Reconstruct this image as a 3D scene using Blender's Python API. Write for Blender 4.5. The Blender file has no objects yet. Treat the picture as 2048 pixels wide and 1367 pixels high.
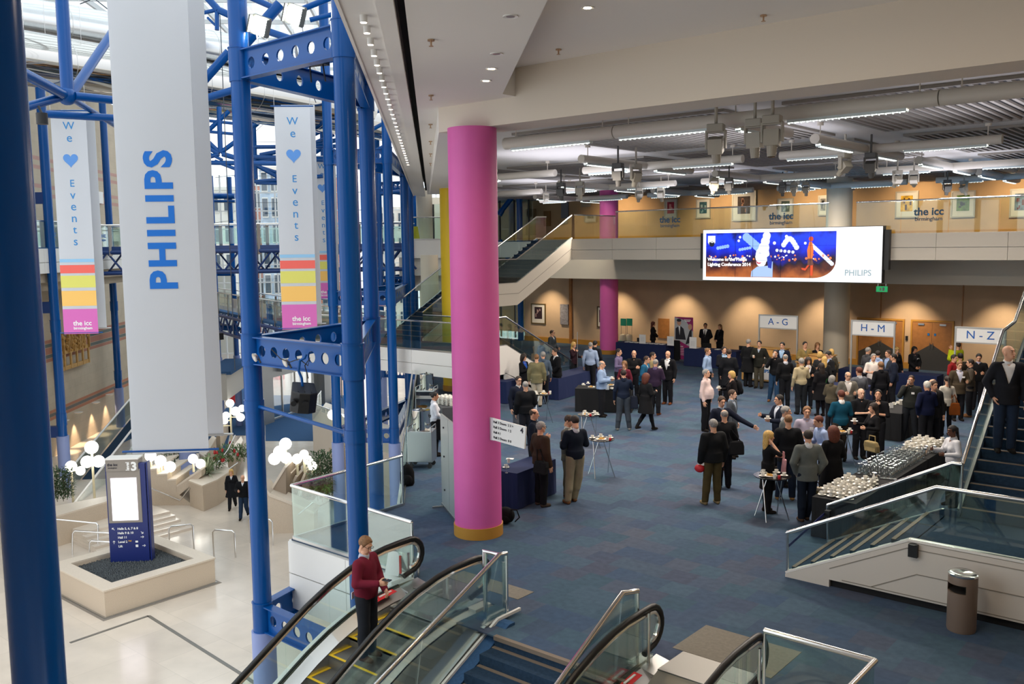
import bpy, math, random
import numpy as np
from mathutils import Vector, Matrix, Euler
R_ = random.Random(7)
SC = bpy.context.scene
COL = SC.collection
PI = math.pi; SQ = math.sqrt(.5)
# ---------------------------------------------------------------- camera
FPX, HORIZ, HCAM = 1830., 490., 5.4
YAW, ROLL = math.radians(40.2), -math.radians(.7)
PITCH = math.atan((683.5-HORIZ)/FPX)
_f = Vector((-math.sin(YAW)*math.cos(PITCH), math.cos(YAW)*math.cos(PITCH), -math.sin(PITCH)))
_r0 = Vector((math.cos(YAW), math.sin(YAW), 0)); _u0 = _r0.cross(_f)
_r = _r0*math.cos(ROLL)+_u0*math.sin(ROLL); _u = _r.cross(_f)
cam = bpy.data.cameras.new('camera'); camo = bpy.data.objects.new('camera', cam); COL.objects.link(camo)
mw = Matrix((_r, _u, -_f)).transposed().to_4x4(); mw.translation = Vector((0, 0, HCAM)); camo.matrix_world = mw
cam.sensor_width = 36; cam.lens = 36*FPX/2048; cam.clip_end = 500; cam.clip_start = .1
SC.camera = camo
# ---------------------------------------------------------------- world, sun, exposure
w = bpy.data.worlds.new('overcast_sky'); SC.world = w; w.use_nodes = True
nt = w.node_tree; bg = nt.nodes['Background']
gr = nt.nodes.new('ShaderNodeTexGradient'); tc = nt.nodes.new('ShaderNodeTexCoord'); sx = nt.nodes.new('ShaderNodeSeparateXYZ')
rp = nt.nodes.new('ShaderNodeValToRGB'); nt.links.new(tc.outputs['Generated'], sx.inputs[0]); nt.links.new(sx.outputs['Z'], rp.inputs[0])
rp.color_ramp.elements[0].color = (.62, .66, .7, 1); rp.color_ramp.elements[0].position = .0
rp.color_ramp.elements[1].color = (.92, .96, 1, 1); rp.color_ramp.elements[1].position = .5
nt.links.new(rp.outputs[0], bg.inputs[0]); bg.inputs[1].default_value = 1.2
SC.view_settings.view_transform = 'Standard'; SC.view_settings.look = 'None'
SC.view_settings.exposure = 0.95; SC.view_settings.gamma = 1
try: SC.view_settings.use_curve_mapping = False
except Exception: pass
cy = SC.cycles
cy.max_bounces = 7; cy.diffuse_bounces = 3; cy.glossy_bounces = 3; cy.transmission_bounces = 2; cy.transparent_max_bounces = 14
cy.caustics_reflective = False; cy.caustics_refractive = False; cy.sample_clamp_indirect = 4
# ---------------------------------------------------------------- hall lights (recessed lamps of the ceiling)
def area(name, loc, size, power, col=(1, .82, .62), size_y=None, rot=None, spread=None):
    l = bpy.data.lights.new(name, 'AREA'); l.energy = power; l.color = col; l.size = size
    if size_y: l.shape = 'RECTANGLE'; l.size_y = size_y
    if spread: l.spread = spread
    o = bpy.data.objects.new(name, l); COL.objects.link(o); o.location = loc
    if rot: o.rotation_euler = rot
    return o
def spot(name, loc, tgt, power, col=(1, .8, .55), ang=60, blend=.6, size=.05):
    l = bpy.data.lights.new(name, 'SPOT'); l.energy = power; l.color = col; l.spot_size = math.radians(ang); l.spot_blend = blend; l.shadow_soft_size = size
    o = bpy.data.objects.new(name, l); COL.objects.link(o); o.location = loc
    o.rotation_euler = (Vector(tgt)-Vector(loc)).to_track_quat('-Z', 'Y').to_euler()
    return o
for X in (-24, -14.2, -8, -1.5):
    for Y in (19, 26.5, 33.5):
        if X+Y < 3: continue
        area('ceiling_lamp_light', (X, Y, 7.35), 2.4, 215 if X < -5 else 95, (1, .87, .74), .5)
area('ceiling_lamp_light', (-4, 7, 8.2), 1.5, 90, (1, .86, .7))
for X, Y in ((-16, 21.5), (-10, 20), (-4, 19), (-17, 30), (-8, 30), (-23, 30), (-29, 35)):
    area('pipe_uplight', (X, Y, 7.1), 3.5, 34, (.86, .86, 1.), 3.5, rot=(PI, 0, 0))
for X in (-31, -26.5, -22.8, -19.2, -15.6, -12, -8.4, -4.8):
    spot('wall_wash_light', (X, 38.7, 3.62), (X, 40, 1.0), 185, (1, .8, .55), 80, .9)
for X in (-28, -22, -17.2, -12.6, -8.5, -4.5):
    spot('wall_wash_light', (X, 40.6, 7.9), (X, 43, 5.9), 180, (1, .75, .46), 120, .9)
# ---------------------------------------------------------------- pixel rays: where a sight line meets a real plane
def ray(x, y): return _f+_r*((x-1024)/FPX)-_u*((y-683.5)/FPX)
C0 = Vector((0, 0, HCAM))
def F(x, y, z=0.):
    d = ray(x, y); return C0+d*((z-HCAM)/d.z)
def G(x, y, n, v):          # plane n.p = v
    d = ray(x, y); n = Vector(n); return C0+d*((v-C0.dot(n))/d.dot(n))
def GX(x, y, v): return G(x, y, (1, 0, 0), v)
def GY(x, y, v): return G(x, y, (0, 1, 0), v)
def GT(x, y, t): return G(x, y, (SQ, SQ, 0), t)     # vertical plane along the atrium
def GS(x, y, s): return G(x, y, (-SQ, SQ, 0), s)    # vertical plane across the atrium
def AT(x, y, D): return C0+ray(x, y)*D
def ST(s, t, z=0.): return Vector(((t-s)*SQ, (t+s)*SQ, z))
AR = PI/4
# ---------------------------------------------------------------- materials
def lin(c):
    return tuple((v/12.92 if v <= .04045 else ((v+.055)/1.055)**2.4) for v in c)
def hx(h):
    return lin(tuple(int(h[i:i+2], 16)/255 for i in (0, 2, 4)))
MATS = {}
def M(name, col, rough=.6, metal=0, emit=None, es=1., noise=0, nscale=20., spec=None, bump=0):
    if name in MATS: return MATS[name]
    if isinstance(col, str): col = hx(col)
    m = bpy.data.materials.new(name); m.use_nodes = True; n = m.node_tree; b = n.nodes['Principled BSDF']
    b.inputs['Base Color'].default_value = (*col, 1); b.inputs['Roughness'].default_value = rough; b.inputs['Metallic'].default_value = metal
    if spec is not None: b.inputs['Specular IOR Level'].default_value = spec
    if emit is not None:
        if isinstance(emit, str): emit = hx(emit)
        b.inputs['Emission Color'].default_value = (*emit, 1); b.inputs['Emission Strength'].default_value = es
    if noise or bump:
        t = n.nodes.new('ShaderNodeTexNoise'); t.inputs['Scale'].default_value = nscale; t.inputs['Detail'].default_value = 3
        c = n.nodes.new('ShaderNodeTexCoord'); n.links.new(c.outputs['Object'], t.inputs['Vector'])
        if noise:
            r = n.nodes.new('ShaderNodeValToRGB'); k = noise
            r.color_ramp.elements[0].position = .3; r.color_ramp.elements[1].position = .7
            r.color_ramp.elements[0].color = (*[v*(1-k) for v in col], 1); r.color_ramp.elements[1].color = (*[min(1, v*(1+k)) for v in col], 1)
            n.links.new(t.outputs['Fac'], r.inputs[0]); n.links.new(r.outputs[0], b.inputs['Base Color'])
        if bump:
            bp = n.nodes.new('ShaderNodeBump'); bp.inputs['Strength'].default_value = bump; n.links.new(t.outputs['Fac'], bp.inputs['Height']); n.links.new(bp.outputs[0], b.inputs['Normal'])
    MATS[name] = m; return m
def glass_mat(name, tint=(.87, .95, .93), refl=.10, rough=.02):
    if name in MATS: return MATS[name]
    m = bpy.data.materials.new(name); m.use_nodes = True; n = m.node_tree
    for x in list(n.nodes): n.nodes.remove(x)
    o = n.nodes.new('ShaderNodeOutputMaterial'); mx = n.nodes.new('ShaderNodeMixShader'); t = n.nodes.new('ShaderNodeBsdfTransparent'); g = n.nodes.new('ShaderNodeBsdfGlossy')
    t.inputs[0].default_value = (*tint, 1); g.inputs[0].default_value = (1, 1, 1, 1); g.inputs['Roughness'].default_value = rough
    lw = n.nodes.new('ShaderNodeLayerWeight'); lw.inputs[0].default_value = .25
    mp = n.nodes.new('ShaderNodeMath'); mp.operation = 'MULTIPLY_ADD'; mp.inputs[1].default_value = .5; mp.inputs[2].default_value = refl*.35
    n.links.new(lw.outputs['Fresnel'], mp.inputs[0]); n.links.new(mp.outputs[0], mx.inputs[0])
    n.links.new(t.outputs[0], mx.inputs[1]); n.links.new(g.outputs[0], mx.inputs[2]); n.links.new(mx.outputs[0], o.inputs[0])
    MATS[name] = m; return m
def carpet_mat(name, cols, sx=.5, sy=.5, rot=0, nz=.08):
    m = bpy.data.materials.new(name); m.use_nodes = True; n = m.node_tree; b = n.nodes['Principled BSDF']; L = n.links.new
    c = n.nodes.new('ShaderNodeTexCoord'); mp = n.nodes.new('ShaderNodeMapping'); mp.inputs['Rotation'].default_value = (0, 0, rot); L(c.outputs['Object'], mp.inputs[0])
    k = n.nodes.new('ShaderNodeTexBrick'); k.offset = .5; k.inputs['Scale'].default_value = 1; k.inputs['Brick Width'].default_value = sx; k.inputs['Row Height'].default_value = sy
    k.inputs['Mortar Size'].default_value = 0; k.inputs['Color1'].default_value = (0, 0, 0, 1); k.inputs['Color2'].default_value = (1, 1, 1, 1)
    L(mp.outputs[0], k.inputs['Vector'])
    t = n.nodes.new('ShaderNodeTexNoise'); t.inputs['Scale'].default_value = 9; t.inputs['Detail'].default_value = 5; L(c.outputs['Object'], t.inputs['Vector'])
    t3 = n.nodes.new('ShaderNodeTexNoise'); t3.inputs['Scale'].default_value = .35; L(c.outputs['Object'], t3.inputs['Vector'])
    a = n.nodes.new('ShaderNodeMath'); a.operation = 'MULTIPLY_ADD'; a.inputs[1].default_value = .38; L(t3.outputs['Fac'], a.inputs[0]); 
    ml = n.nodes.new('ShaderNodeMath'); ml.operation = 'MULTIPLY'; ml.inputs[1].default_value = .72; L(k.outputs['Color'], ml.inputs[0]); L(ml.outputs[0], a.inputs[2])
    r = n.nodes.new('ShaderNodeValToRGB'); e = r.color_ramp.elements
    while len(e) < len(cols): e.new(.5)
    for i, h in enumerate(cols): e[i].position = .12+.8*i/(len(cols)-1); e[i].color = (*hx(h), 1)
    L(a.outputs[0], r.inputs[0])
    mx = n.nodes.new('ShaderNodeMix'); mx.data_type = 'RGBA'; mx.blend_type = 'MULTIPLY'; mx.inputs['Factor'].default_value = 1
    r2 = n.nodes.new('ShaderNodeValToRGB'); r2.color_ramp.elements[0].color = (1-nz*2.4,)*3+(1,); r2.color_ramp.elements[1].color = (1, 1, 1, 1); r2.color_ramp.elements[0].position = .3; r2.color_ramp.elements[1].position = .7
    L(t.outputs['Fac'], r2.inputs[0]); L(r.outputs[0], mx.inputs['A']); L(r2.outputs[0], mx.inputs['B']); L(mx.outputs['Result'], b.inputs['Base Color'])
    b.inputs['Roughness'].default_value = .95; b.inputs['Specular IOR Level'].default_value = .15
    MATS[name] = m; return m
def band_mat(name, base, bands, axis='Z', rough=.8, joint=None, jw=.45, jh=.22, axes='YZ'):
    """plain colour with bands of other colours between real heights, and block joints"""
    m = bpy.data.materials.new(name); m.use_nodes = True; n = m.node_tree; b = n.nodes['Principled BSDF']; L = n.links.new
    c = n.nodes.new('ShaderNodeTexCoord'); s = n.nodes.new('ShaderNodeSeparateXYZ'); L(c.outputs['Object'], s.inputs[0])
    no = n.nodes.new('ShaderNodeTexNoise'); no.inputs['Scale'].default_value = 1.2; no.inputs['Detail'].default_value = 6; L(c.outputs['Object'], no.inputs['Vector'])
    r = n.nodes.new('ShaderNodeValToRGB'); bc = hx(base); r.color_ramp.elements[0].color = (*[v*.82 for v in bc], 1); r.color_ramp.elements[1].color = (*[min(1, v*1.15) for v in bc], 1); L(no.outputs['Fac'], r.inputs[0])
    cur = r.outputs[0]
    for z0, z1, h in bands:
        g = n.nodes.new('ShaderNodeMath'); g.operation = 'COMPARE'; g.inputs[1].default_value = (z0+z1)/2; g.inputs[2].default_value = (z1-z0)/2; L(s.outputs[axis], g.inputs[0])
        x = n.nodes.new('ShaderNodeMix'); x.data_type = 'RGBA'; L(g.outputs[0], x.inputs['Factor']); L(cur, x.inputs['A']); x.inputs['B'].default_value = (*hx(h), 1); cur = x.outputs['Result']
    if joint:
        cb = n.nodes.new('ShaderNodeCombineXYZ'); L(s.outputs[axes[0]], cb.inputs[0]); L(s.outputs[axes[1]], cb.inputs[1])
        k = n.nodes.new('ShaderNodeTexBrick'); k.inputs['Scale'].default_value = 1; k.inputs['Brick Width'].default_value = jw; k.inputs['Row Height'].default_value = jh; k.inputs['Mortar Size'].default_value = .008
        k.inputs['Color1'].default_value = (1, 1, 1, 1); k.inputs['Color2'].default_value = (.93, .93, .93, 1); k.inputs['Mortar'].default_value = (*([joint]*3), 1); L(cb.outputs[0], k.inputs['Vector'])
        x = n.nodes.new('ShaderNodeMix'); x.data_type = 'RGBA'; x.blend_type = 'MULTIPLY'; x.inputs['Factor'].default_value = 1; L(cur, x.inputs['A']); L(k.outputs['Color'], x.inputs['B']); cur = x.outputs['Result']
    L(cur, b.inputs['Base Color']); b.inputs['Roughness'].default_value = rough
    MATS[name] = m; return m
# ---------------------------------------------------------------- mesh helpers
class MB:
    def __init__(s): s.v = []; s.f = []; s.m = []; s.mi = 0
    def add(s, vs, fs):
        o = len(s.v); s.v += [tuple(p) for p in vs]; s.f += [tuple(i+o for i in f) for f in fs]; s.m += [s.mi]*len(fs); return s
    def box(s, c, d, rz=0, rot=None):
        q = rot if rot is not None else Matrix.Rotation(rz, 3, 'Z'); c = Vector(c)
        vs = [c+q@Vector((d[0]*a/2, d[1]*b/2, d[2]*e/2)) for a in (-1, 1) for b in (-1, 1) for e in (-1, 1)]
        return s.add(vs, [(0, 1, 3, 2), (4, 6, 7, 5), (0, 4, 5, 1), (2, 3, 7, 6), (0, 2, 6, 4), (1, 5, 7, 3)])
    def bb(s, x0, x1, y0, y1, z0, z1): return s.box(((x0+x1)/2, (y0+y1)/2, (z0+z1)/2), (x1-x0, y1-y0, z1-z0))
    def beam(s, a, b, wd, h, up=(0, 0, 1)):
        a = Vector(a); b = Vector(b); d = b-a; L = d.length
        if L < 1e-6: return s
        d /= L; u = Vector(up); r = d.cross(u)
        if r.length < 1e-4: r = d.cross(Vector((1, 0, 0)))
        r.normalize(); u = r.cross(d)
        return s.box((a+b)/2, (wd, L, h), rot=Matrix((r, d, u)).transposed())
    def tube(s, pts, r, n=10, cap=True, closed=False):
        P = [Vector(p) for p in pts]; k = len(P); rs = r if isinstance(r, (list, tuple)) else [r]*k; vs = []; fs = []; ref = None
        for i in range(k):
            if closed: t = (P[(i+1) % k]-P[i-1])
            else: t = (P[min(i+1, k-1)]-P[max(i-1, 0)])
            t.normalize()
            if ref is None: ref = Vector((0, 0, 1)) if abs(t.z) < .9 else Vector((1, 0, 0))
            a = ref-t*ref.dot(t)
            if a.length < 1e-3: a = t.orthogonal()
            a.normalize(); b = t.cross(a); ref = a
            sc = 1.
            if 0 < i < k-1 or closed:
                d1 = (P[i]-P[i-1]).normalized(); cs = max(.5, abs(d1.dot(t))); sc = 1/cs
            nrm = None
            for j in range(n):
                an = 2*PI*j/n; o = a*math.cos(an)+b*math.sin(an)
                if sc > 1.001:
                    e = ((P[(i+1) % k]-P[i]).normalized()-(P[i]-P[i-1]).normalized())
                    if e.length > 1e-4: e.normalize(); o = o+e*(o.dot(e)*(sc-1))
                vs.append(P[i]+o*rs[i])
        m = k if closed else k-1
        for i in range(m):
            i2 = (i+1) % k
            for j in range(n):
                j2 = (j+1) % n; fs.append((i*n+j, i*n+j2, i2*n+j2, i2*n+j))
        if cap and not closed: fs.append(tuple(range(n))[::-1]); fs.append(tuple((k-1)*n+j for j in range(n)))
        return s.add(vs, fs)
    def cyl(s, c, r, h, n=20, r2=None):   # from base centre up
        c = Vector(c); return s.tube([c, c+Vector((0, 0, h))], [r, r if r2 is None else r2], n)
    def lathe(s, prof, c=(0, 0, 0), n=20, mat=None):
        c = Vector(c); vs = []; fs = []
        for (r, z) in prof:
            for j in range(n):
                p = Vector((r*math.cos(2*PI*j/n), r*math.sin(2*PI*j/n), z)); vs.append(c+(mat@p if mat is not None else p))
        for i in range(len(prof)-1):
            for j in range(n):
                j2 = (j+1) % n; fs.append((i*n+j, i*n+j2, (i+1)*n+j2, (i+1)*n+j))
        if prof[0][0] > 1e-4: fs.append(tuple(range(n))[::-1])
        if prof[-1][0] > 1e-4: fs.append(tuple((len(prof)-1)*n+j for j in range(n)))
        return s.add(vs, fs)
    def prism(s, poly, z0, z1):
        k = len(poly); A = sum(poly[i][0]*poly[(i+1) % k][1]-poly[(i+1) % k][0]*poly[i][1] for i in range(k))
        if A < 0: poly = poly[::-1]
        vs = [(p[0], p[1], z0) for p in poly]+[(p[0], p[1], z1) for p in poly]
        return s.add(vs, [tuple(range(k))[::-1], tuple(range(k, 2*k))]+[(i, (i+1) % k, k+(i+1) % k, k+i) for i in range(k)])
    def extr(s, poly, dv):                # 3D polygon extruded along a vector
        k = len(poly); dv = Vector(dv); a = [Vector(p) for p in poly]; b = [p+dv for p in a]
        return s.add(a+b, [tuple(range(k))[::-1], tuple(range(k, 2*k))]+[(i, (i+1) % k, k+(i+1) % k, k+i) for i in range(k)])
    def sphere(s, c, r, n=16, m=10, sc=(1, 1, 1), rot=None):
        c = Vector(c); vs = []; fs = []
        for i in range(1, m):
            th = PI*i/m
            for j in range(n):
                p = Vector((math.sin(th)*math.cos(2*PI*j/n)*sc[0], math.sin(th)*math.sin(2*PI*j/n)*sc[1], math.cos(th)*sc[2]))*r
                vs.append(c+(rot@p if rot is not None else p))
        t = Vector((0, 0, sc[2]*r)); b = -t
        if rot is not None: t = rot@t; b = rot@b
        vs += [c+t, c+b]; T = len(vs)-2
        for i in range(m-2):
            for j in range(n):
                j2 = (j+1) % n; fs.append((i*n+j, (i+1)*n+j, (i+1)*n+j2, i*n+j2))
        for j in range(n): fs.append((T, j, (j+1) % n)); fs.append((T+1, (m-2)*n+(j+1) % n, (m-2)*n+j))
        return s.add(vs, fs)
    def build(s, name, mat, parent=None, smooth=False, bevel=0, label=None):
        me = bpy.data.meshes.new(name); me.from_pydata(s.v, [], s.f)
        for mm in (mat if isinstance(mat, (list, tuple)) else [mat]): me.materials.append(mm)
        if any(s.m): me.polygons.foreach_set('material_index', s.m)
        if smooth:
            me.polygons.foreach_set('use_smooth', [True]*len(me.polygons))
            try: me.set_sharp_from_angle(angle=math.radians(40))
            except Exception: pass
        me.update(); o = bpy.data.objects.new(name, me); COL.objects.link(o)
        if parent is not None: o.parent = parent
        if bevel:
            b = o.modifiers.new('bevel', 'BEVEL'); b.width = bevel; b.segments = 2; b.limit_method = 'ANGLE'; b.angle_limit = math.radians(50)
        if label: o['label'] = label
        return o
def thing(name, label, cat, loc=(0, 0, 0), rz=0, group=None):
    o = bpy.data.objects.new(name, None); COL.objects.link(o); o.empty_display_size = .1
    o.location = loc; o.rotation_euler = (0, 0, rz); o['label'] = label; o['category'] = cat
    if group: o['group'] = group
    return o
def tag(o, label, cat, group=None, kind=None):
    o['label'] = label; o['category'] = cat
    if group: o['group'] = group
    if kind: o['kind'] = kind
    return o
def struct(o, label=None):
    o['kind'] = 'structure'
    if label: o['label'] = label
    return o
def dup(root, loc, rz=None, label=None, group=None, scale=None):
    r = root.copy(); COL.objects.link(r); r.location = loc
    if rz is not None: r.rotation_euler = (0, 0, rz)
    if scale: r.scale = (scale,)*3
    if label: r['label'] = label
    if group: r['group'] = group
    for ch in list(root.children):
        c = ch.copy(); COL.objects.link(c); c.parent = r
        for g in ch.children:
            d = g.copy(); COL.objects.link(d); d.parent = c
    return r
def text(s, size, mat, parent, M4, bold=0., name='lettering', align='CENTER', space=1., ext=.002, label=None):
    mw_ = bold > 0 and any(k in s for k in 'mMwW'); b2 = bold; bold = 0. if mw_ else bold
    c = bpy.data.curves.new('txt', 'FONT'); c.body = s; c.size = size; c.align_x = align; c.align_y = 'CENTER'; c.offset = bold; c.extrude = ext; c.space_character = space; c.resolution_u = 3
    o = bpy.data.objects.new('txt', c); COL.objects.link(o); dg = bpy.context.evaluated_depsgraph_get(); dg.update()
    me = bpy.data.meshes.new_from_object(o.evaluated_get(dg)); 
    if mw_:
        v0 = [tuple(v.co) for v in me.vertices]; f0 = [tuple(p.vertices) for p in me.polygons]; V_ = []; F_2 = []
        for q, (dx_, dz_) in enumerate(((-b2, 0), (b2, 0), (0, -b2*.8), (0, b2*.8))): F_2 += [tuple(i+len(V_) for i in f) for f in f0]; V_ += [(x+dx_, y+dz_, z+q*.0004) for x, y, z in v0]
        me = bpy.data.meshes.new(name); me.from_pydata(V_, [], F_2)
    me.transform(M4); me.materials.clear(); me.materials.append(mat)
    bpy.data.objects.remove(o); n = bpy.data.objects.new(name, me); COL.objects.link(n)
    if parent is not None: n.parent = parent
    if label: n['label'] = label
    return n
def plane_m(o, xd, yd):        # matrix: text x along xd, text y along yd, at o
    xd = Vector(xd).normalized(); yd = Vector(yd).normalized(); z = xd.cross(yd); m = Matrix((xd, yd, z)).transposed().to_4x4(); m.translation = Vector(o); return m
# common materials
BLUE = M('blue_steel_paint', '044b90', .22, spec=.3); NAVY = M('dark_blue_paint', '0b3470', .35)
LILAC = M('lilac_sleeve_paint', '8796c6', .5); CHROME = M('polished_steel_rail', (.75, .74, .72), .16, 1); STEEL = M('brushed_steel', (.55, .55, .54), .32, 1)
GLASS = glass_mat('balustrade_glass'); CLEAR = glass_mat('window_glass', (.95, .98, .98), .12)
WHITE = M('white_wall_paint', 'e6e1da', .6, noise=.02); CEIL = M('ceiling_paint', 'ece7e0', .7); CREAM = M('cream_paint', 'dcd2bd', .55)
FASC = M('white_fascia_panel', 'e9e7e2', .45); DARK = M('dark_gap', '0c0d10', .8); BLACK = M('black_matt', '101114', .5); BLKGL = M('black_gloss', '0b0c0f', .2)
PINK = M('magenta_column_paint', 'de62ae', .5, noise=.02, nscale=3); YELL = M('yellow_column_paint', 'e3bd1a', .5); WOODTRIM = M('light_wood_trim', 'c08a35', .5)
STONE = M('beige_terrazzo_stone', 'c9b8a3', .6, noise=.12, nscale=60); STONETOP = M('pale_stone_coping', 'd9cbb9', .4, noise=.05, nscale=30)
CARPET = carpet_mat('hall_carpet_tiles', ['435368', '4a5b72', '465d6e', '4e6376', '50576a', '445973', '586070'], .5, .5)
CARPET2 = M('blue_carpet', '3b5a80', .95, noise=.12, nscale=25, spec=.1); CARPETD = M('stair_carpet', '2a3c50', .95, noise=.15, nscale=20, spec=.1)
NOSE = M('tan_stair_nosing', '77685a', .7); WPORC = M('white_porcelain', 'f2efe6', .25); WCLOTH = M('navy_table_cloth', '142450', .9); BCLOTH = M('black_table_cloth', '121316', .9)
WARMW = band_mat('tan_fabric_wall', 'cdb090', [], rough=.85); WARMW2 = band_mat('orange_fabric_wall', 'caa67c', [], rough=.85)
OAK = M('oak_veneer', 'a8703a', .45, noise=.12, nscale=6); WHITEP = M('white_paper', 'f0f0ee', .7); MAGP = M('magenta_print', 'a0246a', .6)
BLUET = M('blue_print', '1168b0', .5); RUBBER = M('black_rubber', '0a0a0b', .4); GLOBE = M('lit_opal_globe', 'ffffff', .4, emit=(1, .96, .86), es=2.2)
CHROMEDUCT = M('mirror_polished_duct', (.5, .49, .47), .05, 1)
# ================================================================ SETTING
def floor_slab(poly, z, th=.02, mat=CARPET, name='floor'):
    return struct(MB().prism(poly, z-th, z).build(name, mat))
A0 = (-13.9, 12.82)
main = [(-13.9, 10), A0, (-41.5, 40.4), (2.2, 40.4), (2.2, 3.5), (-3.2, 3.5), (-3.2, 10.0)]
floor_slab(main, 0)
struct(MB().prism([(-13.88, 10.02), (-13.88, 12.8), (-41.4, 40.3), (2.1, 40.3), (2.1, 3.6), (-3.2, 3.6), (-3.2, 10.0)], -1.0, -.021).build('floor', FASC))
floor_slab([(-8.85, 9.15), (-8.85, 10.0), (-6.1, 10.0), (-6.1, 9.15)], 0)
# lower atrium floor (marble) with dark inlay
MARB = band_mat('pale_marble_floor', 'dccfc0', [], rough=.16, joint=.84, jw=1.9, jh=1.9, axes='XY')
struct(MB().prism([(-75, 5), (-75, 75), (2, 75), (2, -6), (-60, -6)], -5.6, -5.3).build('floor', MARB))
p = [F(140, 1285, -5.3), F(297, 1231, -5.3), F(482, 1347, -5.3), F(560, 1400, -5.3)]
g = MB()
for a, b in zip(p, p[1:]): g.beam(a+Vector((0, 0, .004)), b+Vector((0, 0, .004)), .1, .012)
struct(g.build('trim_1', M('dark_floor_inlay', '6d6a64', .3)))
zc = -5.285
for q in ([(531, 790), (692, 790), (692, 881), (531, 881)], [(390, 905), (452, 815), (470, 815), (452, 905)], [(455, 870), (530, 870), (530, 770), (470, 770)]):
    floor_slab([tuple(F(*a, zc).xy) for a in q], zc, .012, CARPET2)
# level 5 balcony slab, soffits, band
ZB = 5.6
g = MB(); g.bb(-24.6, 2.2, 33.32, 43, 4.76, ZB-.02).bb(-41, -24.6, 36.9, 43, 4.76, ZB-.02); struct(g.build('ceiling', FASC))
g = MB(); g.bb(-24.6, 2.2, 33.34, 43, ZB-.02, ZB).bb(-41, -24.6, 36.9, 43, ZB-.02, ZB); struct(g.build('floor', CARPET2))
g = MB()
for z0, z1 in ((4.72, 5.14), (5.16, 5.64)):
    x = -24.55
    while x < 2:
        g.bb(x+.006, min(x+2.2, 2.2)-.006, 33.24, 33.32, z0, z1); x += 2.2
for z0, z1 in ((4.72, 5.14), (5.16, 5.64)): g.bb(-24.62, -24.54, 33.24, 36.9, z0, z1)
struct(g.build('trim_2', M('grey_white_balcony_panel', 'cfc8bb', .55)))
struct(MB().bb(-30, 2.2, 36.75, 40.2, 3.72, 4.76).build('trim_3', M('pale_beam_paint', 'd4ccbc', .6)))
# walls
struct(MB().bb(-33, 2.3, 40.2, 40.5, 0, 4.76).build('wall_back', WARMW))
g = MB()
for x in (-29.7, -27.7, -13.2, -9.95): g.bb(x-.02, x+.02, 40.17, 40.2, 0, 3.72)
g.bb(-29.8, -29.62, 40.12, 40.2, 0, 3.72); struct(g.build('trim_4', OAK))
struct(MB().bb(-33, 2.2, 40.13, 40.2, 0, .26).build('baseboard_back', WOODTRIM))
struct(MB().bb(-41, 2.3, 43, 43.3, ZB, 8.6).build('wall_back_upper', WARMW2))
struct(MB().bb(-33, 2.2, 42.93, 43, ZB, ZB+.22).build('baseboard_back_upper', WOODTRIM))
struct(MB().bb(2.2, 2.4, 3.4, 43, -.3, 9.2).build('wall_right', WARMW))
struct(MB().bb(-7.5, 2.4, -6.3, -6, -.3, 9.2).build('wall_front', WHITE))
struct(MB().bb(2.2, 2.4, -6, 3.4, 0, 9.2).build('wall_right', WHITE))
# near ceiling: dropped part along the atrium (z 7.95), recess above (8.43), cross beam, hall ceiling (8.0)
g = MB(); e0 = F(1005, 188, 7.95); e1 = F(1095, 0, 7.95); dv = (e1-e0).normalized(); e2 = e0+dv*16
t0 = -.25
def tl(s, t): v = ST(s, t); return (v.x, v.y)
g.prism([tl(-6, t0), tl(46, t0), tl(46, 1.0), tl(18.3, 1.0), (-12.1, 12.95), (e0.x, 12.4), (e0.x, e0.y), (e2.x, e2.y)], 7.95, 8.6)
struct(g.build('ceiling', CEIL))
struct(MB().prism([(-14, 12.4), (2.3, 12.4), (2.3, -6.3), (-7.5, -6.3), tl(4, 0)], 8.43, 8.6).build('ceiling', CEIL))
struct(MB().bb(-12.2, 2.3, 12.4, 13.2, 7.5, 8.5).build('trim_5', M('beam_paint', 'dfd3c2', .6)))
b = Vector((-12.2, 12.4)); 
struct(MB().prism([(-12.2, 12.4), (-12.2, 13.2), (-12.2+.01-14, 27.2), (-12.76-14, 26.6)], 7.5, 8.3).build('trim_6', CEIL))
struct(MB().prism([(-12.2, 12.5), (2.3, 12.5), (2.3, 44), (-42, 44), (-41, 42)], 8.0, 8.6).build('ceiling', M('hall_ceiling_paint', 'd6d2cc', .8)))
# edge soffit with a black shadow slot
g = MB(); g.prism([tl(-6, -.95), tl(47, -.95), tl(47, -.55), tl(-6, -.55)], 7.95, 8.02).prism([tl(-6, -.55), tl(47, -.55), tl(47, -.36), tl(-6, -.36)], 7.9, 7.98)
struct(g.build('trim_7', CEIL))
struct(MB().prism([tl(-6, -.36), tl(47, -.36), tl(47, -.24), tl(-6, -.24)], 8.2, 8.3).build('trim_8', DARK))
struct(MB().prism([tl(-6, -.97), tl(47, -.97), tl(47, -.93), tl(-6, -.93)], 7.93, 9.6).build('trim_9', CEIL))
struct(MB().prism([tl(-6, -.95), tl(47, -.95), tl(47, .8), tl(-6, .8)], 8.62, 9.6).build('ceiling', CEIL))
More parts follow.
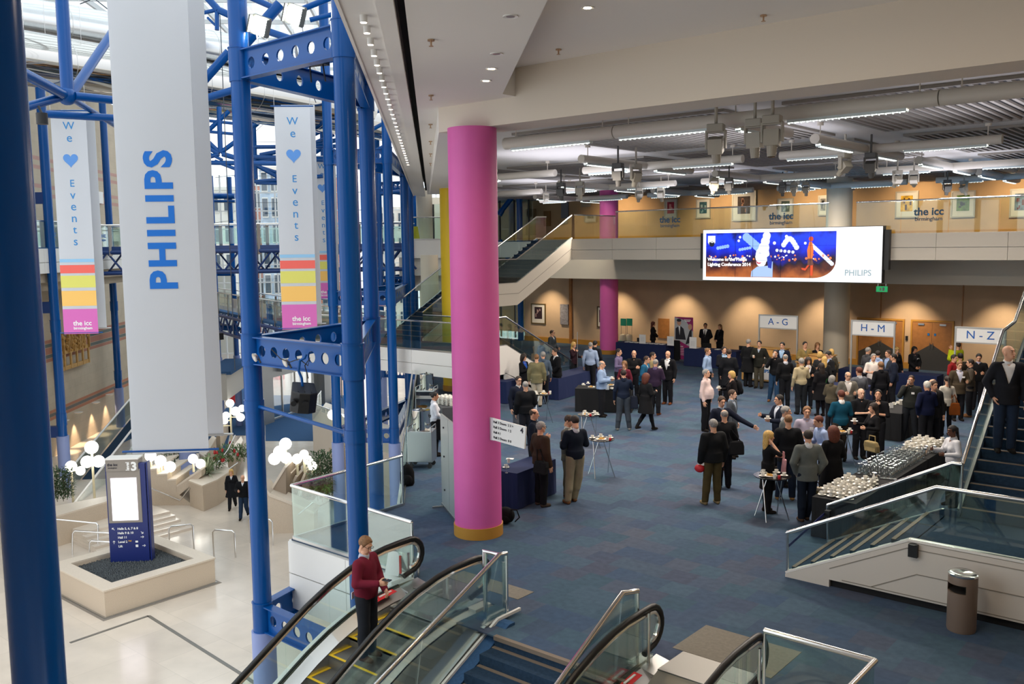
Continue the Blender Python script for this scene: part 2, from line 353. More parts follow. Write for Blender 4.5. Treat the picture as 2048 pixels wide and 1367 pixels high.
# slatted ceiling panels
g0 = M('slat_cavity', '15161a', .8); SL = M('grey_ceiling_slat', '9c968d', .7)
k = 0
for ix, (xa_, x1) in enumerate(((-32.6, -27.3), (-26.4, -21), (-20.1, -14.9), (-13.9, -8.65), (-7.3, -2.2), (-.9, 2.1))):
    for iy, (y0, y1) in enumerate(((16.7, 22.35), (23.8, 29.5), (30.9, 36.2), (37.4, 42.2))):
        x0 = xa_
        if x0+y1 < 2: continue
        x0 = max(x0, 1.4-y0)
        if x1-x0 < 1.2: continue
        t = thing('slatted_ceiling_panel', 'grey slatted ceiling panel, %s from the beam, %s' % (('first', 'second', 'third', 'fourth')[iy], ('farthest left', 'beside the far magenta column', 'left of centre', 'over the central floor', 'right of centre', 'at the right edge')[ix]), 'ceiling panel', ((x0+x1)/2, (y0+y1)/2, 8.0), 0, 'slatted ceiling panels')
        hw, hd = (x1-x0)/2, (y1-y0)/2
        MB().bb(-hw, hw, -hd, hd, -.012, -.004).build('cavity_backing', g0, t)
        f = MB(); f.bb(-hw-.08, hw+.08, -hd-.08, -hd, -.06, -.002).bb(-hw-.08, hw+.08, hd, hd+.08, -.06, -.002).bb(-hw-.08, -hw, -hd, hd, -.06, -.002).bb(hw, hw+.08, -hd, hd, -.06, -.002)
        f.build('panel_frame', SL, t)
        m = MB(); x = -hw+.06
        while x < hw: m.bb(x, x+.07, -hd, hd, -.06, -.013); x += .19
        m.build('slats', SL, t)
# columns of the hall
def column(x, y, z0, z1, mat, label, r=.45, base=True, cat='column', cap=None):
    t = thing('column', label, cat, (x, y, z0))
    MB().cyl((0, 0, 0), r, z1-z0, 48).build('shaft', mat, t, True)
    if base: MB().cyl((0, 0, 0), r+.02, .21, 48).build('base_trim', WOODTRIM, t, True)
    if cap: MB().cyl((0, 0, cap-z0), r+.04, .5, 40).build('capital', CREAM, t, True)
    return t
column(-11.38, 12.42, 0, 7.5, PINK, 'big magenta round column nearest the camera, with directory sign', .445)
column(-25.4, 37.5, 0, 8.0, PINK, 'far magenta round column passing up through the balcony', .45, cap=4.15)
v = GY(1673, 640, 37.6); column(v.x, 37.6, 0, 8.0, CREAM, 'cream round column between the A-G and H-M check-in signs', .51, base=False)
column(-23.72, 24.68, 0, 7.5, YELL, 'yellow round column behind the big magenta one', .42)
# directory sign on the pink column
a = GY(986, 835, 12.3); b = GY(1051, 850, 12.3)
t = thing('directory_sign', 'white hall directory sign projecting from the big magenta column, with 4', 'sign', (a.x, 12.3, a.z))
hgt = .4; wd = (b-a).length
dx = Vector((wd, 0, -.06)).normalized()
MB().box((wd/2, 0, -hgt/2-.04), (wd, .035, hgt), rot=Matrix.Rotation(.09, 3, 'Y')).build('sign_board', WHITEP, t)
MB().bb(-.12, .02, .0, .03, -hgt-.02, 0).build('bracket', STEEL, t)
TXD = M('dark_sign_text', '23202e', .6)
for i, s in enumerate(('Hall 3 Doors  2 3 →', 'Hall 3 Doors  1 2', 'Hall 4 /', 'Hall 3 Doors  0 0')):
    text(s.replace('→', '>'), .06, TXD, t, plane_m((.02, -.022, -.065-i*.095), dx, (0, 0, 1)), .001, align='LEFT')
text('4', .13, TXD, t, plane_m((wd-.07, -.022, -.15), dx, (0, 0, 1)), .004)
# sprinklers, downlights, edge lights
def downlight(loc, lab, on, group, r=.07):
    t = thing('downlight', lab, 'ceiling light', loc, 0, group)
    MB().lathe([(r*.75, -.004), (r*1.25, -.012), (r*1.25, 0), (r*.7, .02)], n=16).build('rim', FASC, t, True)
    MB().cyl((0, 0, -.009), r*.72, .004, 14).build('lamp_face', M('lamp_lit', 'ffffff', .5, emit=(1, .78, .5), es=14) if on else STEEL, t)
    return t
def lamp_spot(p, pw): spot('downlight_beam', p-Vector((0, 0, .05)), p-Vector((0, 0, 3)), pw, (1, .75, .45), 150, .9, .06)
for (x, y, z, on, lab) in ((983, 137, 7.95, 1, 'lit warm downlight in the dropped ceiling, near its corner'), (972, 161, 7.95, 1, 'small round downlight just below the brighter one in the dropped ceiling'), (993, 107, 7.95, 0, 'unlit chrome downlight above the lit one in the dropped ceiling'), (1021, 32, 7.95, 0, 'unlit chrome downlight near the top edge of the dropped ceiling'), (1175, 15, 8.43, 1, 'lit warm downlight in the raised ceiling at the top edge')):
    p = F(x, y, z); downlight(p, lab, on, 'ceiling downlights', .07)
    if on and x != 972: lamp_spot(p, 60)
for i, (x, y, z) in enumerate(((862, 79, 7.95), (862, 190, 7.95), (861, 248, 7.95), (861, 282, 7.95), (861, 307, 7.95), (861, 326, 7.95), (1527, 30, 8.43), (1117, 98, 8.43))):
    p = F(x, y, z); m = MB().cyl((0, 0, -.02), .045, .02, 12).cyl((0, 0, -.08), .012, .06, 8).cyl((0, 0, -.085), .03, .006, 10)
    o = m.build('ceiling_sprinkler', M('brass', (.55, .38, .25), .35, 1)); o.location = p
    tag(o, 'small brass sprinkler head in the ceiling, %s' % ('nearest in the row along the slot', 'second in the row along the slot', 'third in the row along the slot', 'fourth in the row along the slot', 'fifth in the row along the slot', 'farthest in the row along the slot', 'high up in the raised ceiling at right', 'in the raised ceiling by the corner')[i], 'sprinkler', 'ceiling sprinklers')
P = M('edge_lamp_lit', 'ffffff', .5, emit=(1, .8, .6), es=7)
ys = [15, 38, 63, 87, 107, 124, 140, 154, 168, 180, 192, 202, 213, 222, 231, 239, 247, 254, 261, 268, 274, 280, 286, 291, 296, 301, 306, 311, 316, 321]
proto = None
for i, y in enumerate(ys):
    p = GT(722+.293*y, y, -.72); p = ST(*[( -p.x+p.y)*SQ, -.72], 7.95)
    if proto is None:
        proto = thing('surface_spotlight', 'x', 'ceiling light', p, 0, 'small lamps along the ceiling edge')
        MB().cyl((0, 0, -.08), .042, .08, 14).build('lamp_body', FASC, proto, True); MB().cyl((0, 0, -.084), .034, .006, 12).build('lamp_face', P, proto); o = proto
    else: o = dup(proto, p)
    o['label'] = 'small white cylinder spotlight in the row along the ceiling edge over the atrium'
# ---------------------------------------------------------------- stairs helper
def flight(n, run, rise, wd, d, perp, o, parent, name='steps'):
    """n risers up from o along d; perp = width direction"""
    o = Vector(o); d = Vector(d).normalized(); w_ = Vector(perp).normalized()*wd; tr = run/n; rh = rise/n
    g = MB(); nz = MB(); pts = [o]
    for i in range(n):
        pts.append(o+d*(tr*i)+Vector((0, 0, rh*(i+1)))); pts.append(o+d*(tr*(i+1))+Vector((0, 0, rh*(i+1))))
    pts.append(o+d*run+Vector((0, 0, rise-.3))); pts.append(o+Vector((0, 0, -.3))-d*.06)
    k = len(pts); b = [p+w_ for p in pts]
    g.v = [tuple(p) for p in pts+b]; g.f = [(i, (i+1) % k, k+(i+1) % k, k+i) for i in range(k)]; g.m = [0]*k
    for i in range(n):
        q0 = o+d*(tr*i)+Vector((0, 0, rh*i)); q1 = o+d*(tr*i+tr)+Vector((0, 0, rh*i))
        for off in (Vector(), w_): g.add([q0+off, q0+off+Vector((0, 0, rh)), q1+off+Vector((0, 0, rh)), q1+off+Vector((0, 0, -.3+0)), q0+off-Vector((0, 0, .3))], [(0, 1, 2, 3, 4)])
        c = o+d*(tr*i+.03)+Vector((0, 0, rh*(i+1)+.003))
        nz.beam(c, c+w_, .06, .012)
    g.build(name, CARPETD, parent); nz.build('nosing', NOSE, parent)
def balustrade(t, base, top, rail_r=.028, posts=(), glass=True, n=12, gname='glass_panel', joints=True):
    """base and top: polylines of equal length"""
    base = [Vector(p) for p in base]; top = [Vector(p) for p in top]
    MB().tube(top, rail_r, n).build('handrail', CHROME, t, True)
    for a, b, c, d in zip(base, base[1:], top[1:], top):
        L = (b-a).length; k = max(1, round(L/1.5)); nn = (b-a).cross(Vector((0, 0, 1)))
        if nn.length < 1e-4: continue
        nn = nn.normalized()*.012
        for i in range(k):
            f0, f1 = i/k+.004/L*2, (i+1)/k-.004/L*2
            q = [a.lerp(b, f0), a.lerp(b, f1), d.lerp(c, f1), d.lerp(c, f0)]
            MB().extr(q, nn).build(gname, GLASS, t)
    for a, b in posts: MB().tube([a, b], .022, 10).build('post', CHROME, t, True)
    g = MB()
    for a, b in zip(base, base[1:]): g.beam(a, b, .05, .05)
    g.build('base_channel', STEEL, t)
Z = Vector((0, 0, 1))
# ---- left stair: landing 1.87, two flights along +Y
t = thing('staircase', 'carpeted switchback staircase behind the coloured columns, rising to the balcony', 'staircase')
MB().bb(-30.5, -20.6, 21.85, 23.9, 1.8, 1.87).build('landing', CARPETD, t)
g = MB()
for z0, z1 in ((1.0, 1.38), (1.4, 1.84)):
    x = -30.5
    while x < -20.6: g.bb(x+.006, min(x+2.5, -20.6)-.006, 21.8, 21.85, z0, z1); x += 2.5
g.bb(-30.5, -20.6, 21.85, 23.9, 1.0, 1.8)
g.build('white_fascia', FASC, t)
flight(12, 3.6, -1.87, 1.9, (0, 1, 0), (1, 0, 0), (-22.5, 23.9, 1.87), t, 'lower_flight')
flight(12, 3.6, 1.86, 1.9, (0, 1, 0), (1, 0, 0), (-26.5, 23.9, 1.87), t, 'middle_flight')
flight(12, 3.7, 1.87, 1.9, (0, 1, 0), (1, 0, 0), (-26.5, 29.4, 3.73), t, 'upper_flight')
MB().bb(-26.5, -24.6, 27.5, 29.4, 3.6, 3.73).build('mid_landing', CARPETD, t)
sd = M('grey_white_stair_side', 'cfc8bb', .55)
def side(x, pts, hh=.95, th=.08):
    up = [Vector((x, y, z)) for y, z in pts]; lo = [p-Z*hh for p in up[::-1]]
    return MB().extr(up+lo, (th, 0, 0))
side(-24.6, [(23.9, 1.95), (27.5, 3.83), (29.4, 3.83), (33.3, 5.7)], .92).build('stringer', sd, t)
side(-24.52, [(23.9, 1.53), (27.6, 3.41), (29.5, 3.41), (33.3, 5.26)], .02, .005).build('stringer', M('panel_joint', '8b857a', .8), t)
side(-26.6, [(23.9, 1.95), (27.5, 3.83), (29.4, 3.83), (33.3, 5.7)], .5).build('stringer', CARPETD, t)
side(-20.6, [(21.8, 1.95), (24, 1.95), (27.7, .07)], 1.0).extr([(-20.6, 23.9, 0), (-20.6, 23.9, 1.0), (-20.6, 26.2, 0)], (.08, 0, 0)).build('stringer', FASC, t)
side(-22.6, [(23.9, 1.95), (27.7, .07)], .5).build('stringer', FASC, t)
for X, pts in ((-24.56, [(23.9, 1.95), (27.5, 3.83), (29.4, 3.83), (33.3, 5.7)]), (-26.56, [(23.9, 1.95), (27.5, 3.83), (29.4, 3.83), (33.3, 5.7), (34, 5.7)]), (-20.56, [(21.85, 1.95), (24, 1.95), (27.8, 0.05)]), (-22.56, [(23.9, 1.95), (27.8, .05)])):
    b_ = [(X, y, z) for y, z in pts]; balustrade(t, b_, [Vector(p)+Z*.98 for p in b_])
balustrade(t, [(-30.5, 21.87, 1.87), (-20.6, 21.87, 1.87)], [(-30.5, 21.87, 2.85), (-20.6, 21.87, 2.85)])
balustrade(t, [(-24.5, 23.88, 1.87), (-22.7, 23.88, 1.87)], [(-24.5, 23.88, 2.85), (-22.7, 23.88, 2.85)])
# ---- balcony balustrade, with lettering
bt = thing('balcony_balustrade', 'frameless glass balustrade along the far balcony with the icc lettering', 'balustrade')
ICC = M('blue_glass_lettering', '2b5a7c', .5)
for x0, x1 in ((-22.2, -12.9), (-11.9, 2.1)):
    balustrade(bt, [(x0, 33.3, 5.62), (x1, 33.3, 5.62)], [(x0, 33.3, 6.78), (x1, 33.3, 6.78)], .025)
balustrade(bt, [(-24.56, 33.5, 5.62), (-24.56, 36.8, 5.62)], [(-24.56, 33.5, 6.72), (-24.56, 36.8, 6.72)], .025)
for px in (1340, 1562, 1857):
    q = GY(px, 440, 33.27)
    text('the icc', .36, ICC, bt, plane_m((q.x, 33.26, 6.36), (1, 0, 0), (0, 0, 1)), .010); text('birmingham', .19, ICC, bt, plane_m((q.x, 33.26, 6.12), (1, 0, 0), (0, 0, 1)), .003)

# unseen side wall, end wall and roof, added to shade the nearest blue column
m = MB(); 
def tbox0(m, s0, s1, t0_, t1_, z0, z1):
    c = ST((s0+s1)/2, (t0_+t1_)/2, (z0+z1)/2); return m.box(c, (t1_-t0_, s1-s0, z1-z0), AR)
tbox0(m, -6, 6.4, -3.6, -3.4, -5.3, 9.9); struct(m.build('wall_shade_left', WHITE)); m = MB(); tbox0(m, -6, 7.6, -3.6, -.95, 9.7, 9.9); struct(m.build('ceiling', CEIL)); m = MB(); tbox0(m, -6.2, -6, -3.6, 8, -5.3, 9.9); struct(m.build('wall_shade_end', WHITE))
# ================================================================ RIGHT STAIRCASE
t = thing('staircase', 'carpeted staircase at the right edge with white panelled side and glass rails', 'staircase')
flight(6, 1.85, .93, 1.75, (1, 0, 0), (0, 1, 0), (-5.85, 13.9, 0), t, 'lower_flight')
MB().bb(-4.02, 2.15, 13.9, 15.72, .8, .93).build('landing', CARPETD, t)
flight(12, 2.6, 1.87, 2.1, (0, 1, 0), (1, 0, 0), (-3.78, 15.7, .93), t, 'middle_flight')
MB().bb(-3.78, -1.68, 18.3, 19.3, 2.6, 2.8).build('mid_landing', CARPETD, t)
flight(18, 4.2, 2.8, 2.1, (0, 1, 0), (1, 0, 0), (-3.78, 19.3, 2.8), t, 'upper_flight')
MB().bb(-3.78, 2.1, 23.5, 33.3, 5.3, 5.6).build('upper_landing', CARPETD, t)
FS = M('grey_panelled_stair_side', 'd3cdc4', .6)
MB().extr([(-5.92, 13.8, 0), (-5.2, 13.8, 0), (-5.2, 13.8, .12), (2.15, 13.8, .12), (2.15, 13.8, .96), (-4.04, 13.8, .96), (-5.92, 13.8, .05)], (0, .1, 0)).build('side_panel', FS, t)
MB().extr([(-5.2, 13.86, 0), (2.15, 13.86, 0), (2.15, 13.86, .12), (-5.2, 13.86, .12)], (0, .05, 0)).build('skirting', DARK, t)
g = MB(); J = M('panel_joint', '8b857a', .8)
for pts in ([(-5.0, .155), (2.1, .155)], [(-5.2, .30), (-4.05, .87), (2.1, .87)], [(-4.55, .16), (-3.9, .5), (2.1, .5)]):
    for a, b in zip(pts, pts[1:]): g.beam((a[0], 13.797, a[1]), (b[0], 13.797, b[1]), .006, .012)
g.build('panel_joints', J, t)
MB().beam((-5.92, 13.87, .07), (-4.03, 13.87, .99), .13, .03).beam((-4.03, 13.87, .985), (2.1, 13.87, .985), .13, .03).build('side_coping', FASC, t)
balustrade(t, [(-5.9, 13.85, .05), (-4.04, 13.85, .98), (2.1, 13.85, .98)], [(-5.92, 13.85, .72), (-3.68, 13.85, 1.84), (2.1, 13.85, 1.84)], .03, [((-5.9, 13.85, 0), (-5.92, 13.85, .72))])
MB().extr([(-5.9, 15.66, -.0), (-5.9, 15.66, .1), (-4.04, 15.66, 1.03), (-3.8, 15.66, 1.03), (-3.8, 15.66, 0)], (0, .1, 0)).build('stringer', CARPETD, t)
balustrade(t, [(-5.95, 15.7, .08), (-4.08, 15.7, 1.0), (-3.8, 15.7, 1.0)], [(-5.98, 15.7, .74), (-3.95, 15.7, 1.8), (-3.8, 15.7, 1.8)], .03, [((-5.95, 15.7, 0), (-5.98, 15.7, .74)), ((-3.8, 15.7, 1.0), (-3.8, 15.7, 1.8))])
side(-3.86, [(15.7, 1.05), (18.3, 2.92), (19.3, 2.92), (23.5, 5.7)], .5).build('stringer', CARPETD, t)
bp = [(-3.82, 15.7, 1.05), (-3.82, 18.3, 2.92), (-3.82, 19.3, 2.92), (-3.82, 23.5, 5.72), (-3.82, 27, 5.72)]
balustrade(t, bp, [(-3.8, 15.72, 1.8), (-3.82, 18.2, 3.76), (-3.82, 19.1, 3.86), (-3.82, 23.2, 6.65), (-3.82, 27, 6.65)], .03)
MB().box((-3.95, 13.77, .86), (.13, .08, .19)).cyl((-3.95, 13.75, .95), .06, .012, 12).build('wall_box', BLACK, t)
# waste bin
t = thing('waste_bin', 'brown-grey cylindrical litter bin with chrome ashtray lid beside the right staircase', 'bin', F(1922, 1258))
BT = M('bronze_bin_paint', '7b6b5f', .4)
m = MB(); r = .19
prof = [(r*.96, 0), (r, .03), (r, .56)]
m.lathe(prof, n=40); m.lathe([(r, .68), (r, .79), (r*.98, .8)], n=40)
for k in range(40):     # the wall beside the mouth
    an = 2*PI*(k+.5)/40; d = (an-math.radians(250)) % (2*PI)
    if math.radians(50) < d < 2*PI-math.radians(50): m.box((r*math.cos(an)*.985, r*math.sin(an)*.985, .62), (.006, 2*PI*r/40+.004, .13), an)
m.build('bin_body', BT, t, True)
MB().lathe([(0, .6), (.17, .57)], n=24).build('bin_liner', STEEL, t, True)
MB().lathe([(r*1.02, .79), (r*1.02, .815), (r*.85, .83), (r*.6, .825), (0, .815)], n=36).build('chrome_lid', CHROME, t, True)
# ================================================================ ESCALATORS
TRD = M('ribbed_step_metal', '8c8a85', .4, .7); YEL2 = M('yellow_step_edge', 'e9c22a', .6); WSK = M('white_escalator_cladding', 'ddd9d2', .4)
def zprof(y, y1=9.6, y0=7.6, s=.577):
    if y >= y1: return 0.
    if y >= y0: return -s*(y1-y)**2/(2*(y1-y0))
    return -s*(y1-y0)/2-s*(y0-y)
def escalator(xc, label, hw=.73, sp=None):
    t = thing('escalator', label, 'escalator', (xc, 0, 0), 0, 'escalators')
    YS = [9.6, 9.3, 9, 8.6, 8.2, 7.8, 7.4, 6.8, 5.5, 3.5, -.5]
    for sx_ in (-1, 1):
        x = sx_*hw
        path = [(x, y, zprof(y)+.72) for y in YS[::-1]]
        new = [(x, 9.85+.27*math.sin(a), .45+.27*math.cos(a)) for a in [math.radians(k) for k in range(0, 181, 20)]]
        full = path[:-1]+[(x, 9.62, .72)]+new+[(x, 9.7, .14)]
        MB().tube(full, .042, 10).build('handrail', RUBBER, t, True)
        inner = [(p[0], p[1]-(.05 if p[1] > 9.9 else 0), p[2]-.05) for p in full]
        inner = [(p[0], p[1], p[2]) for p in path[:-1]]
        MB().tube([(a, b, c-.06) for a, b, c in inner]+[(x, 9.85+.2*math.sin(a), .45+.2*math.cos(a)) for a in [math.radians(k) for k in range(0, 181, 20)]], .03, 8).build('handrail_guide', CHROME, t, True)
        # glass below the rail
        lo = [(x, y, zprof(y)-.02) for y in YS[::-1]]; hi = [(x, y, zprof(y)+.66) for y in YS[::-1]]
        poly = lo+[(x, 9.95, -.02+.04), (x, 10.05, .3), (x, 10.03, .55), (x, 9.9, .64)]+hi[::-1]
        g = MB()
        for i in range(len(YS)-1):
            g.extr([lo[i], lo[i+1], hi[i+1], hi[i]], (.012, 0, 0))
        g.extr([(x, 9.6, -.02), (x, 9.88, .02), (x, 10.0, .2), (x, 10.05, .4), (x, 9.98, .58), (x, 9.85, .65), (x, 9.6, .66)], (.012, 0, 0))
        g.build('balustrade_glass', GLASS, t)
        # inner deck / skirt and outer cladding
        g = MB()
        for i in range(len(YS)-1):
            y0, y1 = YS[i+1], YS[i]; a, b = zprof(y0), zprof(y1)
            xi = sx_*(hw-.2); g.extr([(x-.02*sx_, y0, a), (xi, y0, a-.1), (xi, y1, b-.1), (x-.02*sx_, y1, b)], (0, 0, -.015))
            g.extr([(xi, y0, a-.1), (xi, y0, a-.42), (xi, y1, b-.42), (xi, y1, b-.1)], (.01*sx_, 0, 0))
        g.extr([(x, 9.6, 0), (sx_*(hw-.2), 9.6, -.1+.06), (sx_*(hw-.2), 10.0, .0), (x, 10.0, .04)], (0, 0, -.03))
        g.build('inner_deck', STEEL, t)
        g = MB(); xo = sx_*(hw+.02)
        for i in range(len(YS)-1):
            y0, y1 = YS[i+1], YS[i]; a, b = zprof(y0), zprof(y1)
            g.extr([(xo, y0, a), (xo+.16*sx_, y0, a-.02), (xo+.16*sx_, y1, b-.02), (xo, y1, b)], (0, 0, -.03))
            g.extr([(xo+.16*sx_, y0, a-.02), (xo+.16*sx_, y0, a-1.0), (xo+.16*sx_, y1, b-1.0), (xo+.16*sx_, y1, b-.02)], (-.02*sx_, 0, 0))
        g.bb(min(xo, xo+.17*sx_), max(xo, xo+.17*sx_), 9.6, 9.95, -.25, .03)
        g.build('outer_cladding', WSK, t)
        MB().tube([(xo+.01*sx_, y, zprof(y)+.02) for y in YS[::-1]], .02, 6).build('deck_trim', BLACK, t, True)
    g = MB(); ye = MB(); y = 9.2; w_ = hw-.2
    while y > -.3:
        z = zprof(y-.2)*1.0-.1; z = min(z, -.0) if False else z-.12
        g.bb(-w_, w_, y-.4, y, z-.04, z); g.bb(-w_, w_, y-.4, y-.385, z-.27, z)
        ye.bb(-w_, w_, y-.4, y-.36, z-.005, z+.006).bb(-w_, -w_+.05, y-.36, y, z-.005, z+.006); y -= .4
    g.build('steps', TRD, t); ye.build('yellow_step_edges', YEL2, t)
    MB().extr([(-w_, 9.2, -.2), (-w_, 9.75, .005), (-w_, 9.75, -.1), (-w_, 9.2, -.3)], (2*w_, 0, 0)).bb(-w_, w_, 9.7, 10.35, -.03, .006).build('landing_plate', TRD, t)
    MB().bb(-w_, w_, 9.22, 9.34, -.165, -.15).build('comb', STEEL, t)
    RED = M('red_sticker', 'd8232a', .5)
    m = MB(); x = -(hw-.1); m.extr([(x-.06, 8.95, -.02), (x+.06, 8.95, -.03), (x+.06, 9.4, .02), (x-.06, 9.4, .03)], (0, 0, .004)); m.build('stop_sticker', RED, t)
    m = MB(); m.extr([(x-.03, 9.0, -.005), (x+.03, 9.03, -.005), (x-.03, 9.06, 0)], (0, 0, .012)).extr([(x-.03, 9.1, .0), (x+.0, 9.1, 0), (x+.0, 9.35, .02), (x-.03, 9.35, .02)], (0, 0, .012)).build('sticker_arrow', WHITEP, t)
    return t
escalator(-9.8, 'escalator carrying the man in the red sweater, left of the central stairs')
escalator(-5.3, 'empty escalator right of the central stairs, cut by the bottom edge')
# landing mat squares
MATT = M('brown_grey_landing_mat', '7d776c', .95, noise=.1)
m = MB().bb(-10.2, -8.7, 10.36, 10.75, .0, .006); tag(m.build('floor_mat', MATT), 'brown-grey mat at the head of the left escalator', 'mat')
m = MB().bb(-6.0, -4.6, 10.36, 11.3, 0, .006); tag(m.build('floor_mat', MATT), 'brown-grey mat at the head of the right escalator', 'mat')
# central stairs
t = thing('staircase', 'blue carpeted stairs between the two escalators at the bottom of the picture', 'staircase')
flight(16, 5.0, -2.4, 2.2, (0, -1, 0), (1, 0, 0), (-8.12, 9.15, 0), t, 'descending_flight')
MB().bb(-8.12, -5.92, 9.13, 9.2, -.05, .008).build('nosing', NOSE, t)
MB().extr([(-8.34, 9.62, .04), (-8.34, 9.5, .04), (-8.34, 3.9, -2.6), (-8.34, 3.9, -3.2), (-8.34, 9.5, -.5), (-8.34, 9.62, -.5)], (.2, 0, 0)).build('stringer', CARPET2, t)
MB().beam((-8.36, 10.0, .06), (-8.36, 9.5, .06), .04, .04).beam((-8.36, 9.5, .06), (-8.36, 3.9, -2.58), .04, .04).build('edge_trim', FASC, t)
t = thing('stair_balustrade', 'sloping glass balustrade on the left of the central stairs', 'balustrade')
balustrade(t, [(-8.42, 9.75, .02), (-8.42, 9.3, .0), (-8.42, 5, -2.2)], [(-8.42, 9.78, .95), (-8.42, 9.62, .97), (-8.42, 5, -1.02)], .033, [((-8.42, 9.78, 0), (-8.42, 9.78, .95)), ((-8.58, 9.9, 0), (-8.58, 9.9, .75))])
MB().tube([(-8.42, 9.62, .97), (-8.68, 9.6, .97), (-8.68, 9.6, 0)], .03, 10).build('return_rail', CHROME, t, True)
t = thing('stair_balustrade', 'sloping glass balustrade on the right of the central stairs', 'balustrade')
balustrade(t, [(-6.08, 9.6, .0), (-6.08, 9.1, -.1), (-6.08, 5, -2.2)], [(-6.08, 9.62, 1.0), (-6.1, 9.3, 1.06), (-6.1, 5, -1.05)], .033, [((-6.08, 9.62, 0), (-6.08, 9.62, 1.0)), ((-5.98, 9.72, 0), (-5.98, 9.72, .7))])
t = thing('edge_balustrade', 'glass balustrade with chrome rail right of the right escalator', 'balustrade')
balustrade(t, [(-4.42, 9.75, .02), (-3.15, 9.75, .02)], [(-4.42, 9.75, .88), (-3.15, 9.75, .88)], .035, [((-4.42, 9.75, 0), (-4.42, 9.75, .88)), ((-4.5, 9.8, 0), (-4.5, 9.8, .62))])
balustrade(t, [(-3.15, 9.75, .02), (-3.15, 6, .02)], [(-3.15, 9.75, .88), (-3.15, 6, .88)], .035)
t = thing('edge_balustrade', 'glass balustrade around the floor corner beside the blue pillar', 'balustrade')
balustrade(t, [(-13.85, 10.02, .03), (-10.65, 10.02, .03)], [(-13.87, 10.02, 1.02), (-10.65, 10.02, .93)], .032, [((-10.65, 10.02, 0), (-10.65, 10.02, .93)), ((-10.6, 10.1, 0), (-10.6, 10.1, .65))])
balustrade(t, [(-13.87, 10.02, .03), (-13.87, 12.8, .03)], [(-13.87, 10.02, 1.02), (-13.87, 12.8, 1.06)], .032, [((-13.87, 12.8, 0), (-13.87, 12.8, 1.06))])
a = Vector((-13.9, 12.84, .02)); b = ST(31.5, -.82, .02)
balustrade(t, [a, b], [a+Z*1.1, b+Z*1.1], .028, [(a, a+Z*1.1)])
# white parapet under it
g = MB()
for z0, z1 in ((-.62, -.03), (-1.3, -.64)):
    x = -13.92
    while x < -10.6: g.bb(x+.005, min(x+1.65, -10.6)-.005, 9.93, 10.0, z0, z1); x += 1.65
    y = 10.0
    while y < 12.8: g.bb(-13.98, -13.91, y+.005, min(y+1.5, 12.8)-.005, z0, z1); y += 1.5
    L = 24
    for i in range(16):
        q = ST(18.9+i*1.5, -.86); g.box((q.x, q.y, (z0+z1)/2), (.06, 1.49, z1-z0), AR)
struct(g.build('trim_10', FASC))
struct(MB().bb(-10.6, -8.9, 3, 9.6, -3.4, -1.6).build('trim_11', M('escalator_pit', '5a4636', .8)))
# ================================================================ TABLES, CLOTHS
def rect_table(name, label, x, y, L, W, H, cloth, rz, over=True, grp=None, to_floor=True):
    t = thing(name, label, 'table', (x, y, 0), rz, grp)
    m = MB(); n = 14; k = 0; poly = []
    for (ax, ay, bx, by) in ((-1, -1, 1, -1), (1, -1, 1, 1), (1, 1, -1, 1), (-1, 1, -1, -1)):
        for i in range(n):
            f = i/n; px = (ax+(bx-ax)*f)*L/2; py = (ay+(by-ay)*f)*W/2; nx, ny = (0, -1) if ay == by == -1 else (1, 0) if ax == bx == 1 else (0, 1) if ay == by == 1 else (-1, 0)
            poly.append((px, py, nx, ny, k)); k += 1
    vs = [(p[0], p[1], H) for p in poly]+[(p[0]+p[2]*(.02+.012*math.sin(p[4]*1.7)), p[1]+p[3]*(.02+.012*math.sin(p[4]*1.7)), .012) for p in poly]
    K = len(poly); m.add(vs, [tuple(range(K))]+[(i, K+i, K+(i+1) % K, (i+1) % K) for i in range(K)])
    m.build('tablecloth', cloth, t)
    MB().box((0, 0, H-.02), (L-.02, W-.02, .03)).build('tabletop', OAK, t)
    g = MB()
    for sx_ in (-1, 1):
        for sy_ in (-1, 1): MB().cyl((sx_*(L/2-.15), sy_*(W/2-.12), 0), .018, H-.04, 8).build('leg', STEEL, t)
    return t
rect_table('trestle_table', 'black-clothed table carrying white cups and the glasses, nearest the right stairs', -6.0, 17.1, .8, 2.1, .75, BCLOTH, 0, grp='black clothed serving tables in the row by the right stairs')
rect_table('trestle_table', 'black-clothed table full of upside-down glasses, middle of the serving row', -6.0, 19.25, .8, 2.1, .75, BCLOTH, 0, grp='black clothed serving tables in the row by the right stairs')
rect_table('trestle_table', 'black-clothed table in front of the waitress with the far block of cups', -6.0, 21.4, .8, 2.1, .75, BCLOTH, 0, grp='black clothed serving tables in the row by the right stairs')
a = F(1150, 823); b = F(1262, 826)
d = (b-a); rz_ = math.atan2(d.y, d.x); c = (a+b)/2+Vector((-math.sin(rz_), math.cos(rz_), 0))*.42
rect_table('coffee_table', 'long black-clothed coffee table with plates, among the guests left of centre', c.x, c.y, d.length, .8, .76, BCLOTH, rz_)
rect_table('display_table', 'navy-clothed table stretching along the foot of the left stairs', -19.75, 26.7, .85, 3.3, .76, WCLOTH, .12)
rect_table('display_table', 'navy-clothed table half hidden behind the big magenta column, left group', -21.1, 23.8, 1.9, .85, .76, WCLOTH, .1)
rect_table('display_table', 'small navy-clothed table right behind the base of the big magenta column', -12.15, 14.75, .62, 1.5, .76, WCLOTH, .1)
rect_table('registration_desk', 'navy-clothed desk left of the roll-up banner with leaflets', -22.7, 36.45, 2.7, .75, .78, WCLOTH, 0)
rect_table('registration_desk', 'navy-clothed desk right of the roll-up banner by the back wall', -18.9, 36.0, 2.5, .75, .78, WCLOTH, 0)
rect_table('serving_table', 'navy-clothed table in front of the double doors', -10.6, 33.4, 3.4, .8, .76, WCLOTH, 0)
